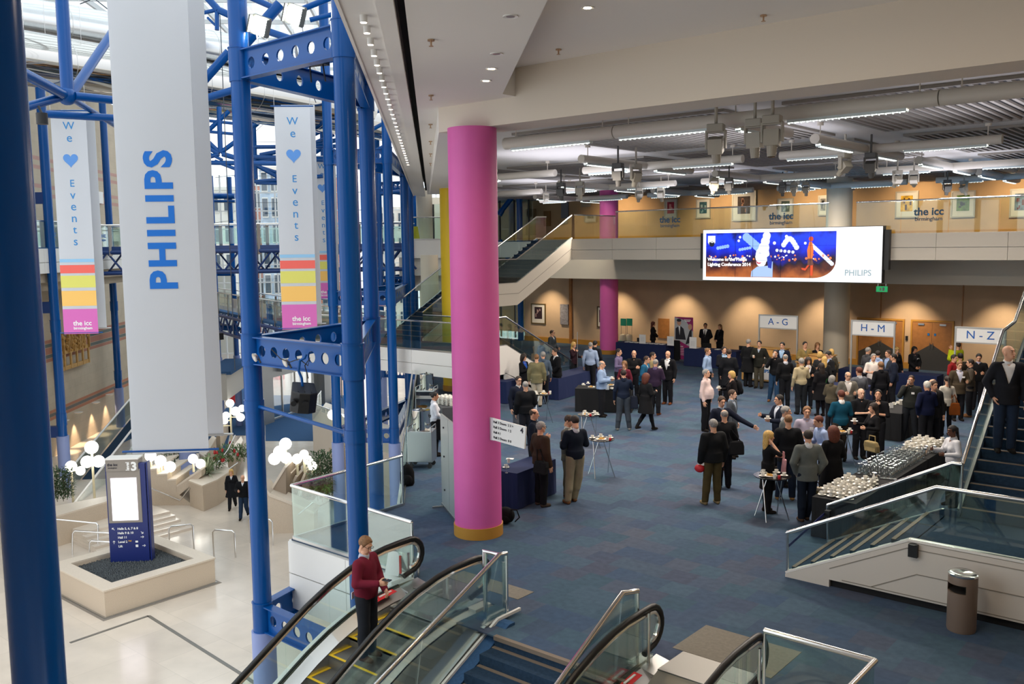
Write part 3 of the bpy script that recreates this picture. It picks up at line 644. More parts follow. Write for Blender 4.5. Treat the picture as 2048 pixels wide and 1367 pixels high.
q = F(1795, 815, .75); rect_table('coffee_table', 'black-clothed table with stacked saucers left of the drinking man', q.x, q.y, .8, 1.9, .76, BCLOTH, 0)
q = F(1680, 768, .75); rect_table('serving_table', 'dark navy-clothed table at the foot of the cream column', q.x+.2, q.y, 1.5, .7, .76, WCLOTH, 0)
def round_table(px, py, lab, H=.86, r=.36):
    p = F(px, py, H); t = thing('standing_table', lab, 'table', (p.x, p.y, 0), R_.random()*.5+.3, 'round standing tables')
    MB().lathe([(0, H-.02), (r-.01, H-.02), (r, H-.01), (r, H), (0, H)], n=36).build('tabletop', BLKGL, t, True)
    for k in range(4):
        an = PI/2*k+.4; MB().tube([(.2*math.cos(an), .2*math.sin(an), H-.02), (-.34*math.cos(an+.9)*-1, .34*math.sin(an+.9), .0)], .012, 8).build('leg', CHROME, t, True)
    return t, p
# ---- crockery
def make_cup(kind=0):
    t = thing('cup_and_saucer', 'x', 'cup', (0, 0, -50))
    MB().lathe([(0, .006), (.03, .004), (.035, .0), (.05, .006), (.075, .016), (.074, .019), (.05, .011), (.03, .009), (0, .009)], n=18).build('saucer', WPORC, t, True)
    m = MB().lathe([(.0, .012), (.022, .012), (.03, .02), (.037, .045), (.04, .072), (.038, .072), (.034, .045), (.026, .022), (0, .02)], n=16); m.build('cup', WPORC, t, True)
    MB().tube([(.036, 0, .062), (.056, 0, .06), (.06, 0, .045), (.05, 0, .032), (.034, 0, .03)], .004, 6).build('handle', WPORC, t, True)
    return t
CUP = make_cup()
def put_cup(p, lab, grp, sc=1): return dup(CUP, p, R_.random()*6, lab, grp, sc)
def make_glass():
    t = thing('wine_glass', 'x', 'glass', (0, 0, -50))
    MB().lathe([(.034, 0), (.04, .03), (.036, .075), (.012, .1), (.005, .11), (.005, .165), (.034, .172), (.034, .175), (0, .175)], n=14).build('bowl_and_stem', glass_mat('drinking_glass', (.86, .9, .9), .5, .05), t, True)
    return t
GLS = make_glass()
SILV = M('silver_metal', (.8, .8, .8), .2, 1)
n_ = 0
for (y0, rows, lab) in ((16.25, 9, 'white cup on its saucer in the near block beside the right stairs'), (20.95, 8, 'white cup on its saucer in the far block before the waitress')):
    for i in range(4 if y0 < 18 else 4):
        for j in range(rows):
            for k in range(2 if (i+j) % 3 else 1):
                p = (-6.29+i*.165+R_.uniform(-.006, .006), y0+j*.165+R_.uniform(-.006, .006), .752+k*.075); put_cup(p, lab, 'cups in the near block' if y0 < 18 else 'cups in the far block', 1.05)
for i in range(7):
    for j in range(18): dup(GLS, (-6.33+i*.1+R_.uniform(-.01, .01), 18.3+j*.125+R_.uniform(-.012, .012), .752), 0, 'upturned glass in the crowd of glasses on the middle serving table', 'upturned glasses', 1.0+R_.random()*.15)
for i, (x, y) in enumerate(((-5.78, 20.72), (-5.82, 20.95), (-5.68, 21.05), (-5.9, 17.9))):
    m = MB().lathe([(.05, 0), (.062, .01), (.06, .1), (.045, .15), (.047, .155), (0, .165)], n=18).tube([(.06, 0, .12), (.1, 0, .11), (.1, 0, .04), (.06, 0, .03)], .006, 6).tube([(-.055, 0, .08), (-.09, 0, .14)], .01, 6)
    o = m.build('coffee_pot', SILV, None, True); o.location = (x, y, .752); tag(o, ('silver coffee pot at the left of the trio before the waitress', 'silver coffee pot at the back of the trio before the waitress', 'silver coffee pot nearest the waitress', 'silver jug between the near cups and the glasses')[i], 'jug', 'silver pots')
m = MB().box((0, 0, .01), (.3, .12, .012)); o = m.build('serving_tray', SILV); o.location = (-5.72, 18.15, .752); o.rotation_euler.z = .3; tag(o, 'small silver tray at the near end of the glasses', 'tray')
def small(name, mb, mat, p, lab, cat, rz=0, grp=None, smooth=True):
    o = mb.build(name, mat, None, smooth); o.location = p; o.rotation_euler.z = rz; tag(o, lab, cat, grp); return o
BISC = M('golden_biscuits', 'c79a4c', .8, noise=.3, nscale=60); REDP = M('red_packet', 'c8202c', .5)
def plate_food(p, lab):
    t = thing('plate_of_biscuits', lab, 'plate', p)
    MB().lathe([(0, .004), (.07, 0), (.125, .014), (.12, .018), (.07, .008), (0, .008)], n=24).build('plate', WPORC, t, True)
    m = MB()
    for k in range(11): m.box((R_.uniform(-.06, .06), R_.uniform(-.06, .06), .016+.008*(k//4)), (.05, .03, .012), R_.random()*3, rot=Euler((R_.uniform(-.3, .3), R_.uniform(-.3, .3), R_.random()*3)).to_matrix())
    m.build('biscuits', BISC, t)
def mug(p, lab): return small('paper_cup', MB().lathe([(.028, 0), (.038, .09), (.036, .09), (.027, .006), (0, .006)], n=14), WPORC, p, lab, 'cup')
def dress_table(T, nm, off, n=3):
    t, p = T; r = [(-.2, .05), (-.05, .16), (.1, .2), (.24, .1), (-.18, -.12)]
    for i in range(n):
        a = off+i*1.25; put_cup(p+Vector((.22*math.cos(a), .22*math.sin(a), .0)), 'white cup and saucer on %s' % nm, 'cups on '+nm)
    plate_food(p+Vector((.08*math.cos(off+4.2), .08*math.sin(off+4.2), .0)), 'plate of golden biscuits on %s' % nm)
    mug(p+Vector((.25*math.cos(off+4.9), .25*math.sin(off+4.9), 0)), 'plain white beaker on %s' % nm)
    small('sugar_pot', MB().cyl((0, 0, 0), .03, .05, 12), REDP, p+Vector((.24*math.cos(off-1), .24*math.sin(off-1), 0)), 'small red sachet pot on %s' % nm, 'pot')
dress_table(round_table(1545, 950, 'round black table with crossed chrome legs in the right foreground', .86, .36), 'the crossed-leg table in the foreground', .4, 4)
dress_table(round_table(1203, 877, 'round black standing table with chrome legs, nearest right of the man in khaki trousers', .88, .3), 'the standing table by the man in khaki trousers', 1)
dress_table(round_table(1178, 828, 'round black standing table just below the long coffee table', .88, .3), 'the standing table below the long coffee table', .2)
dress_table(round_table(1084, 787, 'round black standing table by the man in the hooded jacket', .88, .3), 'the standing table by the hooded jacket', 2)
dress_table(round_table(1683, 862, 'round black table among the guests beside the woman with dark red hair', .86, .36), 'the table by the woman with dark red hair', .9)
q = F(1185, 771, .76)
for i in range(2): put_cup(F(1167+i*9, 770-i*3, .76), 'white cup and saucer at the left end of the long coffee table', 'cups on the coffee table')
plate_food(F(1183, 774, .76), 'plate of biscuits at the left of the long coffee table'); plate_food(F(1222, 770, .76), 'plate of biscuits in the middle of the long coffee table')
small('menu_card', MB().bb(-.06, .06, -.004, .004, 0, .14).bb(-.06, .06, .03, .034, 0, .13), WHITEP, F(1214, 779, .76), 'small white folded card on the long coffee table', 'card', .3)
for i in range(5): small('saucer_stack', MB().lathe([(0, 0), (.05, 0), (.075, .02), (.075, .05), (0, .05)], n=16), WPORC, F(1225+(i % 3)*3, 778, .76)+Z*.0, 'stack of white saucers on the long coffee table', 'saucers') if i == 0 else None
qt = F(1795, 815, .75)
for k in range(3): put_cup(Vector((qt.x-.25+.03*k, qt.y+.1+.25*k, .76)), 'cup and saucer on the table beside the drinking man', 'cups beside the drinking man')
m = MB()
for k in range(6): m.lathe([(0, 0), (.05, 0), (.075, .012), (.075, .02), (0, .02)], c=(0, 0, k*.024), n=16)
small('saucer_stack', m, WPORC, Vector((qt.x-.05, qt.y+.5, .76)), 'tall stack of white saucers beside the drinking man', 'saucers')
small('menu_card', MB().bb(-.05, .05, -.003, .003, 0, .15), WHITEP, Vector((qt.x-.1, qt.y-.2, .76)), 'white card standing beside the stack of saucers', 'card', .6)
mug(F(1017, 925, .76), 'white paper cup on the navy table by the magenta column')
small('wine_glass', MB().lathe([(.034, 0), (.034, .004), (.005, .01), (.005, .08), (.034, .12), (.03, .18)], n=14), MATS['drinking_glass'], F(1013, 945, .76), 'single stemmed glass on the navy table by the magenta column', 'glass')
put_cup(F(1012, 935, .76), 'lone saucer and cup on the navy table by the magenta column', 'lone cup'); small('napkin', MB().bb(-.08, .08, -.06, .06, 0, .006), WHITEP, F(1020, 917, .76), 'folded white napkin on the navy table by the magenta column', 'napkin', .5)
# leaflets and cards on desks
for i, x in enumerate(np.linspace(-23.6, -21.7, 8)): small('leaflet_pile', MB().bb(-.09, .09, -.13, .13, 0, .02), WHITEP, (x, 36.4, .78), 'pile of white leaflets on the left registration desk', 'leaflets', 0, 'leaflet piles')
for (px, py, lab, dd) in ((1285, 670, 'white sign card at the left end of the left registration desk', 36.2), (1341, 680, 'white sign card with blue swoosh at the right end of the left registration desk', 36.2), (1386, 678, 'tilted white sign card at the left end of the right registration desk', 35.75)):
    q = GY(px, py, dd); t = thing('sign_card', lab, 'sign', (q.x, dd, .78), .05)
    MB().bb(-.17, .17, -.006, .006, 0, .42 if dd > 36 else .5).build('card', WHITEP, t)
    g = MB()
    for k in range(5): g.bb(-.1, .1, -.009, -.006, .12+k*.045, .125+k*.045)
    g.build('printed_lines', M('grey_text', '9a9aa0', .6), t)
for x in np.linspace(-19.7, -18.2, 4): small('leaflet_pile', MB().bb(-.09, .09, -.13, .13, 0, .015), WHITEP, (x, 36, .78), 'pile of white sheets on the right registration desk', 'leaflets', 0, 'sheets on the right desk')
def covered_chair(p, lab, rz):
    t = thing('covered_chair', lab, 'chair', p, rz)
    m = MB(); m.extr([(-.22, -.22, 0), (-.22, -.22, .46), (-.22, .2, .47), (-.2, .26, .95), (-.2, .3, .95), (-.22, .3, 0)], (.44, 0, 0)); m.build('chair_cover', BCLOTH, t, False, .03)
for i, (x, y, l) in enumerate(((-23.2, 37.25, 'black-covered chair behind the left registration desk, left one'), (-19.55, 36.9, 'black-covered chair directly behind the right registration desk'), (-21.3, 37.2, 'black-covered chair at the right end of the left registration desk'), (-17.7, 36.75, 'black-covered chair at the right end of the right registration desk'))): covered_chair((x, y, 0), l, PI)
# roll-up banner
q = F(1367, 722); b0 = GY(1349, 720, q.y); b1 = GY(1386, 722, q.y); tp = GY(1350, 633, q.y)
t = thing('rollup_banner', 'purple and photo roll-up banner between the two registration desks', 'banner', (q.x, q.y, 0))
W_ = b1.x-b0.x; H_ = tp.z
MB().bb(-W_/2, W_/2, -.005, .005, .08, H_).build('banner_sheet', MAGP, t); MB().bb(-W_/2-.02, W_/2+.02, -.06, .06, 0, .09).build('base', STEEL, t)
def flat(pts, y, mat, nm, par, th=.003): return MB().extr([(x, y, z) for x, z in pts], (0, -th, 0)).build(nm, mat, par)
def circ(cx, cz, r, rz=None, n=18): return [(cx+r*math.cos(2*PI*i/n), cz+(rz or r)*math.sin(2*PI*i/n)) for i in range(n)]
flat([(-W_/2, .95), (-.25, .95), (.3, .7), (W_/2, .9), (W_/2, H_-.65), (.1, H_-.15), (-W_/2, H_-.02)], -.006, M('banner_photo_pale', 'b9bcc0', .6), 'photo_panel', t)
SKN = M('printed_skin', 'c99a80', .7); DKS = M('printed_dark_suit', '24222c', .7)
flat([(-.42, 1.0), (-.42, 1.5), (-.2, 1.65), (.0, 1.5), (.12, 1.0)], -.010, DKS, 'printed_suit', t); flat(circ(-.24, 1.78, .11, .14), -.011, SKN, 'printed_face', t); flat(circ(-.24, 1.88, .12, .07), -.0145, DKS, 'printed_hair', t)
flat([(-.27, 1.62), (-.17, 1.62), (-.2, 1.2)], -.014, WHITEP, 'printed_shirt', t); flat([(.1, .78), (.42, .9), (.42, 1.55), (.3, 1.4)], -.010, DKS, 'printed_shoulder', t); flat(circ(.33, 1.6, .1, .14), -.011, SKN, 'printed_face', t)
g = MB()
for k, (u, v, l) in enumerate([(.02, H_-.14, .34), (.06, H_-.2, .26)]+[(-.38, .74-.075*k, (.22, .36, .7, .6, .66, .5, .4)[k]) for k in range(7)]): g.bb(u, u+l, -.012, -.008, v, v+(.035 if k < 4 else .018))
g.build('printed_lines', WHITEP, t)
# recycling bins by the pink column
GRN = M('green_recycling_sign', '1f8f76', .5)
for i, px in enumerate((1246, 1258)):
    q = F(px, 700); t = thing('recycling_bin', 'striped recycling bin with green sign beside the far magenta column, %s one' % ('left', 'right')[i], 'bin', q, 0, 'recycling bins')
    MB().lathe([(.17, 0), (.18, .02), (.18, .72), (.15, .8), (0, .84)], n=20).build('bin_body', M('cream_bin', 'cfc9b4', .5), t, True)
    g = MB()
    for s_ in (-1, 1): g.tube([(s_*.14, .05, .7), (s_*.14, .05, 1.3)], .01, 6)
    g.build('sign_poles', STEEL, t); MB().bb(-.17, .17, .03, .05, 1.25, 1.62).build('sign_plate', GRN, t); MB().bb(-.18, .18, -.19, -.17, .3, .5).build('stripe', GRN, t)
# check-in frames and counters
ALF = M('grey_aluminium_frame', 'a9abaa', .4, .3)
def checkin(txt, x0, x1, y, z0, z1, lab, cat='sign'):
    t = thing('checkin_sign', lab, cat, ((x0+x1)/2, y, 0)); hw = (x1-x0)/2
    g = MB()
    for s_ in (-1, 1): MB().bb(s_*hw-.025, s_*hw+.025, -.03, .03, 0, z1).build('post', ALF, t)
    g.bb(-hw, hw, -.025, .025, z1-.05, z1).bb(-hw, hw, -.025, .025, z0, z0+.04); g.build('crossbars', ALF, t)
    MB().bb(-hw+.025, hw-.025, -.012, .012, z0+.04, z1-.05).build('sign_panel', M('pale_sign_panel', 'dfe2e2', .5), t)
    text(txt, .36, M('royal_blue_print', '1158a8', .5), t, plane_m((0, -.016, (z0+z1)/2), (1, 0, 0), (0, 0, 1)), .001)
a = GY(1519, 628, 33.9); b = GY(1595, 656, 33.9); checkin('A - G', a.x, b.x, 33.9, a.z-.55, a.z, 'pale check-in sign reading A - G on a grey frame')
a = GY(1704, 639, 32.6); b = GY(1789, 668, 32.6); checkin('H - M', a.x, b.x, 32.6, a.z-.55, a.z, 'pale check-in sign reading H - M on a grey frame')
a = GY(1912, 652, 31.4); b = GY(2011, 682, 31.4); checkin('N - Z', a.x, b.x, 31.4, a.z-.52, a.z, 'pale check-in sign reading N - Z on a grey frame')
LW = M('light_beech', 'c79a58', .45, noise=.08, nscale=5)
def counter(x, y, W, lab, panel=True):
    t = thing('checkin_counter', lab, 'counter', (x, y, 0))
    MB().bb(-W/2, W/2, -.3, .3, .06, 1.02).build('counter_body', LW, t); MB().bb(-W/2-.05, W/2+.05, -.36, .36, 1.02, 1.06).build('worktop', LW, t, False, .01)
    MB().bb(-W/2+.1, W/2-.1, -.1, .32, 1.06, 1.3).bb(-W/2+.05, W/2-.05, -.14, .34, 1.3, 1.33).build('raised_shelf', LW, t); MB().bb(-W/2+.02, W/2-.02, -.28, .28, 0, .06).build('plinth', DARK, t)
    if panel:
        MB().bb(-W/2+.25, W/2-.25, -.315, -.3, .12, .98).build('front_panel', WHITEP, t); text('PHILIPS', .17, BLUET, t, plane_m((0, -.318, .45), (1, 0, 0), (0, 0, 1)), .006)
counter(F(1552, 757).x, 33.3, 1.75, 'light wood check-in counter with white panel under the A - G sign')
counter(F(1712, 755).x, 32.3, 1.3, 'light wood check-in counter under the H - M sign, beside the cream column', False); counter(-5.9, 31.0, 1.2, 'light wood check-in counter under the N - Z sign', False)
# doors
def door_pair(n, x0, x1, y, H, arrow=True):
    t = struct(bpy.data.objects.new('door_%d' % n, None)); COL.objects.link(t); t.location = ((x0+x1)/2, y, 0); hw = (x1-x0)/2
    MB().bb(-hw-.07, -hw, -.05, .04, 0, H+.07).bb(hw, hw+.07, -.05, .04, 0, H+.07).bb(-hw, hw, -.05, .04, H, H+.07).build('door_frame', WOODTRIM, t)
    for s_ in (-1, 1):
        lf = MB().bb(min(0, s_*hw)+.004, max(0, s_*hw)-.004, -.03, .02, 0, H).build('door_leaf', OAK, t)
        MB().bb(s_*.13-.04, s_*.13+.04, -.045, -.03, 1.45, 1.55).build('door_sign', BLUET, lf); MB().tube([(s_*.06, -.06, .9), (s_*.06, -.06, 1.15)], .012, 8).build('door_handle', STEEL, lf)
        MB().bb(s_*(hw-.35)-.12, s_*(hw-.35)+.12, -.07, -.03, H-.14, H-.07).build('door_closer', STEEL, lf)
        if arrow: MB().extr([(0, -.034, 0), (s_*hw*.96, -.034, 0), (s_*hw*.96, -.034, .62), (0, -.034, 1.1)][::1], (0, -.004, 0)).build('grey_kick_panel', M('dark_grey_panel', '3b3a3a', .6), lf)
door_pair(1, -14.1, -12.25, 40.14, 2.02); door_pair(2, -11.85, -10.3, 40.14, 2.02)
tag(MB().bb(-12.14, -12.04, 40.15, 40.2, 1.2, 1.38).build('wall_switch', BLACK), 'small dark switch on the wall between the double doors', 'switch')
a = GY(1753, 572, 36.85); t = thing('exit_sign', 'green running-man exit sign hanging under the screen', 'sign', (a.x, 36.85, a.z))
MB().bb(0, .42, -.03, .03, -.22, 0).build('sign_box', M('exit_green', '0f7a3c', .5, emit=(.02, .3, .1), es=.6), t); MB().bb(.14, .2, -.034, -.03, -.17, -.05).bb(.24, .32, -.034, -.03, -.18, -.04).build('pictogram', WHITEP, t); MB().bb(.05, .07, -.01, .01, 0, .25).bb(.35, .37, -.01, .01, 0, .25).build('hangers', STEEL, t)
for i, (x, z) in enumerate(((-24.2, 1.1),)):
    tag(MB().bb(x, x+.62, 40.14, 40.2, .62, 1.62).build('notice_board', OAK), 'brown cork notice board on the back wall by the left desk', 'notice board')
# framed pictures
def picture(p0, p1, y, lab, art, frame='b9b2a4', th=.05, mat_='d8d4cc'):
    a = GY(*p0, y); b = GY(*p1, y); w_ = abs(b.x-a.x); h = abs(a.z-b.z); t = thing('framed_picture', lab, 'picture', ((a.x+b.x)/2, y-.03, (a.z+b.z)/2)); f = .06
    g = MB(); g.bb(-w_/2, w_/2, -.03, .03, h/2-f, h/2).bb(-w_/2, w_/2, -.03, .03, -h/2, -h/2+f).bb(-w_/2, -w_/2+f, -.03, .03, -h/2+f, h/2-f).bb(w_/2-f, w_/2, -.03, .03, -h/2+f, h/2-f); g.build('frame', M('frame_'+frame, frame, .4, .2), t)
    mt_ = MB().bb(-w_/2+f, w_/2-f, -.005, .02, -h/2+f, h/2-f).build('mount', M('mount_'+mat_, mat_, .8), t)
    aw, ah = w_*.52, h*.56
    MB().bb(-aw/2, aw/2, -.01, -.005, -ah/2+.03, ah/2+.06).build('artwork', M('art_'+art[0], art[0], .7, noise=.6, nscale=4), mt_)
    if len(art) > 1:
        g = MB(); rr = random.Random(hash(art[1]) % 99 if False else len(lab))
        for k in range(4): x = rr.uniform(-aw/2+.05, aw/2-.12); z = rr.uniform(-ah/2+.05, ah/4); g.bb(x, x+rr.uniform(.05, .12), -.014, -.010, z, z+rr.uniform(.08, .25))
        g.build('artwork_shapes', M('art_'+art[1], art[1], .7), mt_)
picture((1063, 606), (1092, 648), 40.2, 'gold-framed picture of a pale flower head, lowest left on the back wall', ['2a1822', 'b79a9a'], '6b5a35')
picture((1195, 612), (1212, 655), 40.2, 'framed picture half hidden by the far magenta column', ['3a1f28'], '5a4a30')
for (a, b, lab, art) in (((1329, 398), (1355, 436), 'picture with a red image on the upper floor wall, leftmost above the glass', ['b0324a', 'e8b0b0']), ((1393, 398), (1421, 436), 'picture with a dark teal image on the upper floor, second from left', ['28505a', '88a0a0']), ((1465, 383), (1512, 441), 'large picture of a dark cityscape on the upper floor above the screen', ['3a2a26', 'a0705a']), ((1556, 397), (1587, 432), 'picture with a grey-green image on the upper floor above the screen', ['51605a', '90a090']), ((1637, 391), (1656, 431), 'narrow picture of grey rails beside the cream column on the upper floor', ['7c7a76', '3c3c3c']), ((1792, 383), (1836, 435), 'picture with a yellow and brown image on the upper floor', ['c49a20', '4a2a18']), ((1903, 382), (1950, 434), 'picture with a green landscape on the upper floor right of the yellow one', ['5c7a35', '2c2c20']), ((2021, 378), (2060, 434), 'picture of a boat and blue sky at the right edge of the upper floor', ['6a7c8c', '6a3020'])):
    picture(a, b, 42.97, lab, art)
tag(MB().bb(GY(1120, 608, 40.1).x, GY(1136, 608, 40.1).x, 40.1, 40.18, GY(1120, 648, 40.1).z, GY(1120, 608, 40.1).z).build('notice_board', M('grey_notice', '8d8a90', .6, noise=.3, nscale=12)), 'tall grey printed notice board on the back wall right of the flower picture', 'notice board')
for i, (x0, y0, x1, y1, c) in enumerate(((1051, 418, 1071, 470, '8a6b46'), (1087, 422, 1100, 452, '9a6f3c'), (1122, 397, 1136, 436, '8e8f96'), (1162, 391, 1181, 413, 'b5a48a'))):
    a = GY(x0, y0, 42.9); b = GY(x1, y1, 42.9); tag(MB().bb(a.x, b.x, 42.9, 42.97, b.z, a.z).build('notice_board', M('nb'+c, c, .7)), ('tall brown door-like panel at the left end of the upper floor', 'brown cork board on the upper floor, left end', 'tall grey poster on the upper floor above the stairs', 'small pale framed print on the upper floor by the ceiling')[i], 'notice board')
# ================================================================ VIDEO SCREEN
Yp = 32.9; a = GY(1407, 457, Yp); b = GY(1766, 568, Yp); x0, x1, z1, z0 = -17.78, -10.82, 5.9, 3.93
t = thing('video_wall', 'bright video wall on the balcony front reading Welcome to the Philips Lighting Conference 2014', 'screen', ((x0+x1)/2, Yp, (z0+z1)/2)); hw = (x1-x0)/2; hh = (z1-z0)/2
MB().bb(-hw-.02, hw+.02, .01, .28, -hh-.02, hh+.02).build('screen_housing', BLACK, t); MB().bb(-hw-.16, -hw-.02, .08, .3, -hh+.45, hh-.12).bb(hw+.02, hw+.2, .08, .3, -hh+.45, hh-.12).build('side_speaker', BLACK, t)
def em(n, c, s=1.): return M(n, (0, 0, 0), .5, emit=c, es=s)
MB().bb(-hw, hw, 0, .01, -hh, hh).build('display_face', em('screen_white', 'fdfdff', .8), t)
# picture area with real printed shapes
px0, px1, pz0, pz1 = -hw+.13, hw-1.62, -hh+.13, hh-.13
cw = .85; arc = [(px1-cw+cw*math.cos(-a_), pz0+cw*.75+cw*.75*math.sin(-a_)) for a_ in [math.radians(k) for k in range(0, 91, 10)]]
pm = bpy.data.materials.new('night_photo'); pm.use_nodes = True; n = pm.node_tree; bs = n.nodes['Principled BSDF']; L = n.links.new
tcn = n.nodes.new('ShaderNodeTexCoord'); sp_ = n.nodes.new('ShaderNodeSeparateXYZ'); L(tcn.outputs['Object'], sp_.inputs[0])
nz_ = n.nodes.new('ShaderNodeTexNoise'); nz_.inputs['Scale'].default_value = 1.3; nz_.inputs['Detail'].default_value = 4; L(tcn.outputs['Object'], nz_.inputs['Vector'])
ad = n.nodes.new('ShaderNodeMath'); ad.operation = 'MULTIPLY_ADD'; ad.inputs[1].default_value = .55; L(nz_.outputs['Fac'], ad.inputs[0]); mr = n.nodes.new('ShaderNodeMapRange'); L(sp_.outputs['Z'], mr.inputs[0]); mr.inputs[1].default_value = pz0; mr.inputs[2].default_value = pz1; mr.inputs[3].default_value = 0; mr.inputs[4].default_value = .7; L(mr.outputs[0], ad.inputs[2])
rr = n.nodes.new('ShaderNodeValToRGB'); e = rr.color_ramp.elements
for i, (p_, c_) in enumerate(((.0, '3a1808'), (.28, 'b0602c'), (.45, '502018'), (.52, '180a20'), (.62, '0a1090'), (.78, '1030e8'), (.9, '1540ff'), (1., '0a1870'))):
    if i >= 2: e.new(p_)
    e[i].position = p_
for i, (p_, c_) in enumerate(((.0, '3a1808'), (.28, 'b0602c'), (.45, '502018'), (.52, '180a20'), (.62, '0a1090'), (.78, '1030e8'), (.9, '1540ff'), (1., '0a1870'))): e[i].position = p_; e[i].color = (*hx(c_), 1)
L(ad.outputs[0], rr.inputs[0]); L(rr.outputs[0], bs.inputs['Emission Color']); bs.inputs['Emission Strength'].default_value = .7; bs.inputs['Base Color'].default_value = (0, 0, 0, 1)
pp = flat([(px0, pz1), (px0, pz0), (px1-cw, pz0)]+arc[::-1][1:]+[(px1, pz1)], -.002, pm, 'picture_panel', t)
def fl(nm, pts, c, lay, s=.62): return flat(pts, -.006-lay*.004, em('scr_'+c, c, s), nm, pp)
def X(u): return px0+u*(px1-px0)
def Zz(v): return pz0+v*(pz1-pz0)
rn = random.Random(3)
def blob(nm, ps, c, lay, s=.68):
    m = MB()
    for k, (u, v, r) in enumerate(ps): m.extr([(x, -.006-lay*.004-k*.00012, z) for x, z in circ(X(u), Zz(v), r, n=14)], (0, -.002, 0))
    return m.build(nm, em('scr_'+c, c, s), pp)
blob('cloud_shapes', [(.33+.02*i, .9-.05*i, .16) for i in range(7)]+[(.1+.02*i, .66+.01*i, .07) for i in range(5)]+[(.28+.02*i, .62+.01*i, .06) for i in range(5)], '8fb6ff', 0)
blob('light_garland', [(.62+.012*i, .72+.13*math.sin(i*.45), .1) for i in range(9)]+[(.83+.011*i, .7-.03*i, .075) for i in range(14)]+[(.57+.03*i, .6-.01*i, .06) for i in range(5)], 'dfe8ff', 1)
blob('orange_crowd', [(rn.uniform(.02, .98), rn.uniform(.36, .5), rn.uniform(.02, .05)) for i in range(34)], 'e07a4a', 1)
blob('white_lights', [(rn.uniform(.02, .98), rn.uniform(.4, .5), rn.uniform(.015, .04)) for i in range(24)]+[(.28, .9, .05), (.27, .82, .05), (.5, .87, .08), (.64, .9, .06), (.55, .76, .06), (.78, .75, .05)], 'ffffff', 2)
blob('child_head', [(.455, .46, .27), (.46, .52, .28), (.45, .35, .2), (.47, .66, .22), (.48, .8, .18), (.49, .92, .16)], 'e6eeff', 3)
fl('child_shirt', [(X(.37), pz0+.02), (X(.375), Zz(.14)), (X(.42), Zz(.24)), (X(.5), Zz(.26)), (X(.54), Zz(.36)), (X(.54), pz0+.02)], 'a9c4ee', 4); fl('child_hair', [(X(.495), Zz(.45)), (X(.52), Zz(.5)), (X(.535), Zz(.35)), (X(.53), Zz(.2)), (X(.505), Zz(.22))], '2038b0', 6)
fl('child_smile', [(X(.412), Zz(.37)), (X(.43), Zz(.33)), (X(.455), Zz(.335)), (X(.44), Zz(.3)), (X(.42), Zz(.31))], 'd03a50', 7); fl('child_eyes', [(X(.425), Zz(.53)), (X(.44), Zz(.54)), (X(.455), Zz(.525)), (X(.44), Zz(.55))], '5a6aa0', 7)
fl('man_torso', [(X(.80), Zz(.42)), (X(.795), Zz(.6)), (X(.81), Zz(.78)), (X(.83), Zz(.78)), (X(.842), Zz(.6)), (X(.835), Zz(.42))], 'e87838', 5); blob('man_head', [(.822, .84, .09)], 'c84a28', 5)
fl('man_shorts', [(X(.80), Zz(.42)), (X(.835), Zz(.42)), (X(.845), Zz(.28)), (X(.80), Zz(.26))], '70443c', 6); fl('man_legs', [(X(.80), Zz(.28)), (X(.815), Zz(.28)), (X(.785), Zz(.16)), (X(.76), Zz(.18)), (X(.755), Zz(.22)), (X(.785), Zz(.21))], 'e05028', 6); fl('man_legs', [(X(.82), Zz(.28)), (X(.84), Zz(.28)), (X(.838), Zz(.05)), (X(.818), Zz(.06))], 'e05028', 6)
MW = em('screen_text_white', 'ffffff', .9)
text('Welcome to the Philips', .175, MW, pp, plane_m((px0+.1, -.05, Zz(.40)), (1, 0, 0), (0, 0, 1)), .004, align='LEFT'); text('Lighting Conference 2014', .175, MW, pp, plane_m((px0+.1, -.05, Zz(.285)), (1, 0, 0), (0, 0, 1)), .004, align='LEFT')
text('PHILIPS', .30, em('screen_text_grey', '9fb4bc', .55), t, plane_m((hw-.82, -.01, -hh+.33), (1, 0, 0), (0, 0, 1)), .006)
# shield emblem
sh = [(px0+.1, pz1-.1), (px0+.42, pz1-.1), (px0+.42, pz1-.36), (px0+.36, pz1-.46), (px0+.26, pz1-.51), (px0+.16, pz1-.46), (px0+.1, pz1-.36)]
fl('shield_emblem', sh[::-1], 'f6f8ff', 8); blob('emblem_disc', [(.052, .76, .12)], '151a30', 9)
m = MB()
for k in range(3): m.tube([(px0+.14+.03*i, -.06, pz1-.32+.03*k-.03+.02*math.sin(i*.9)) for i in range(9)], .006, 5)
m.build('emblem_waves', MW, pp)
g = MB()
for u in (.245, .385, .6, .82): g.bb(X(u)-.004, X(u)+.004, -.045, -.03, pz0, pz1)
for k in (.38, .70): g.bb(px0, px1, -.045, -.03, Zz(k)-.003, Zz(k)+.003)
g.build('panel_joints', em('scr_dark', '101018', 1), pp)
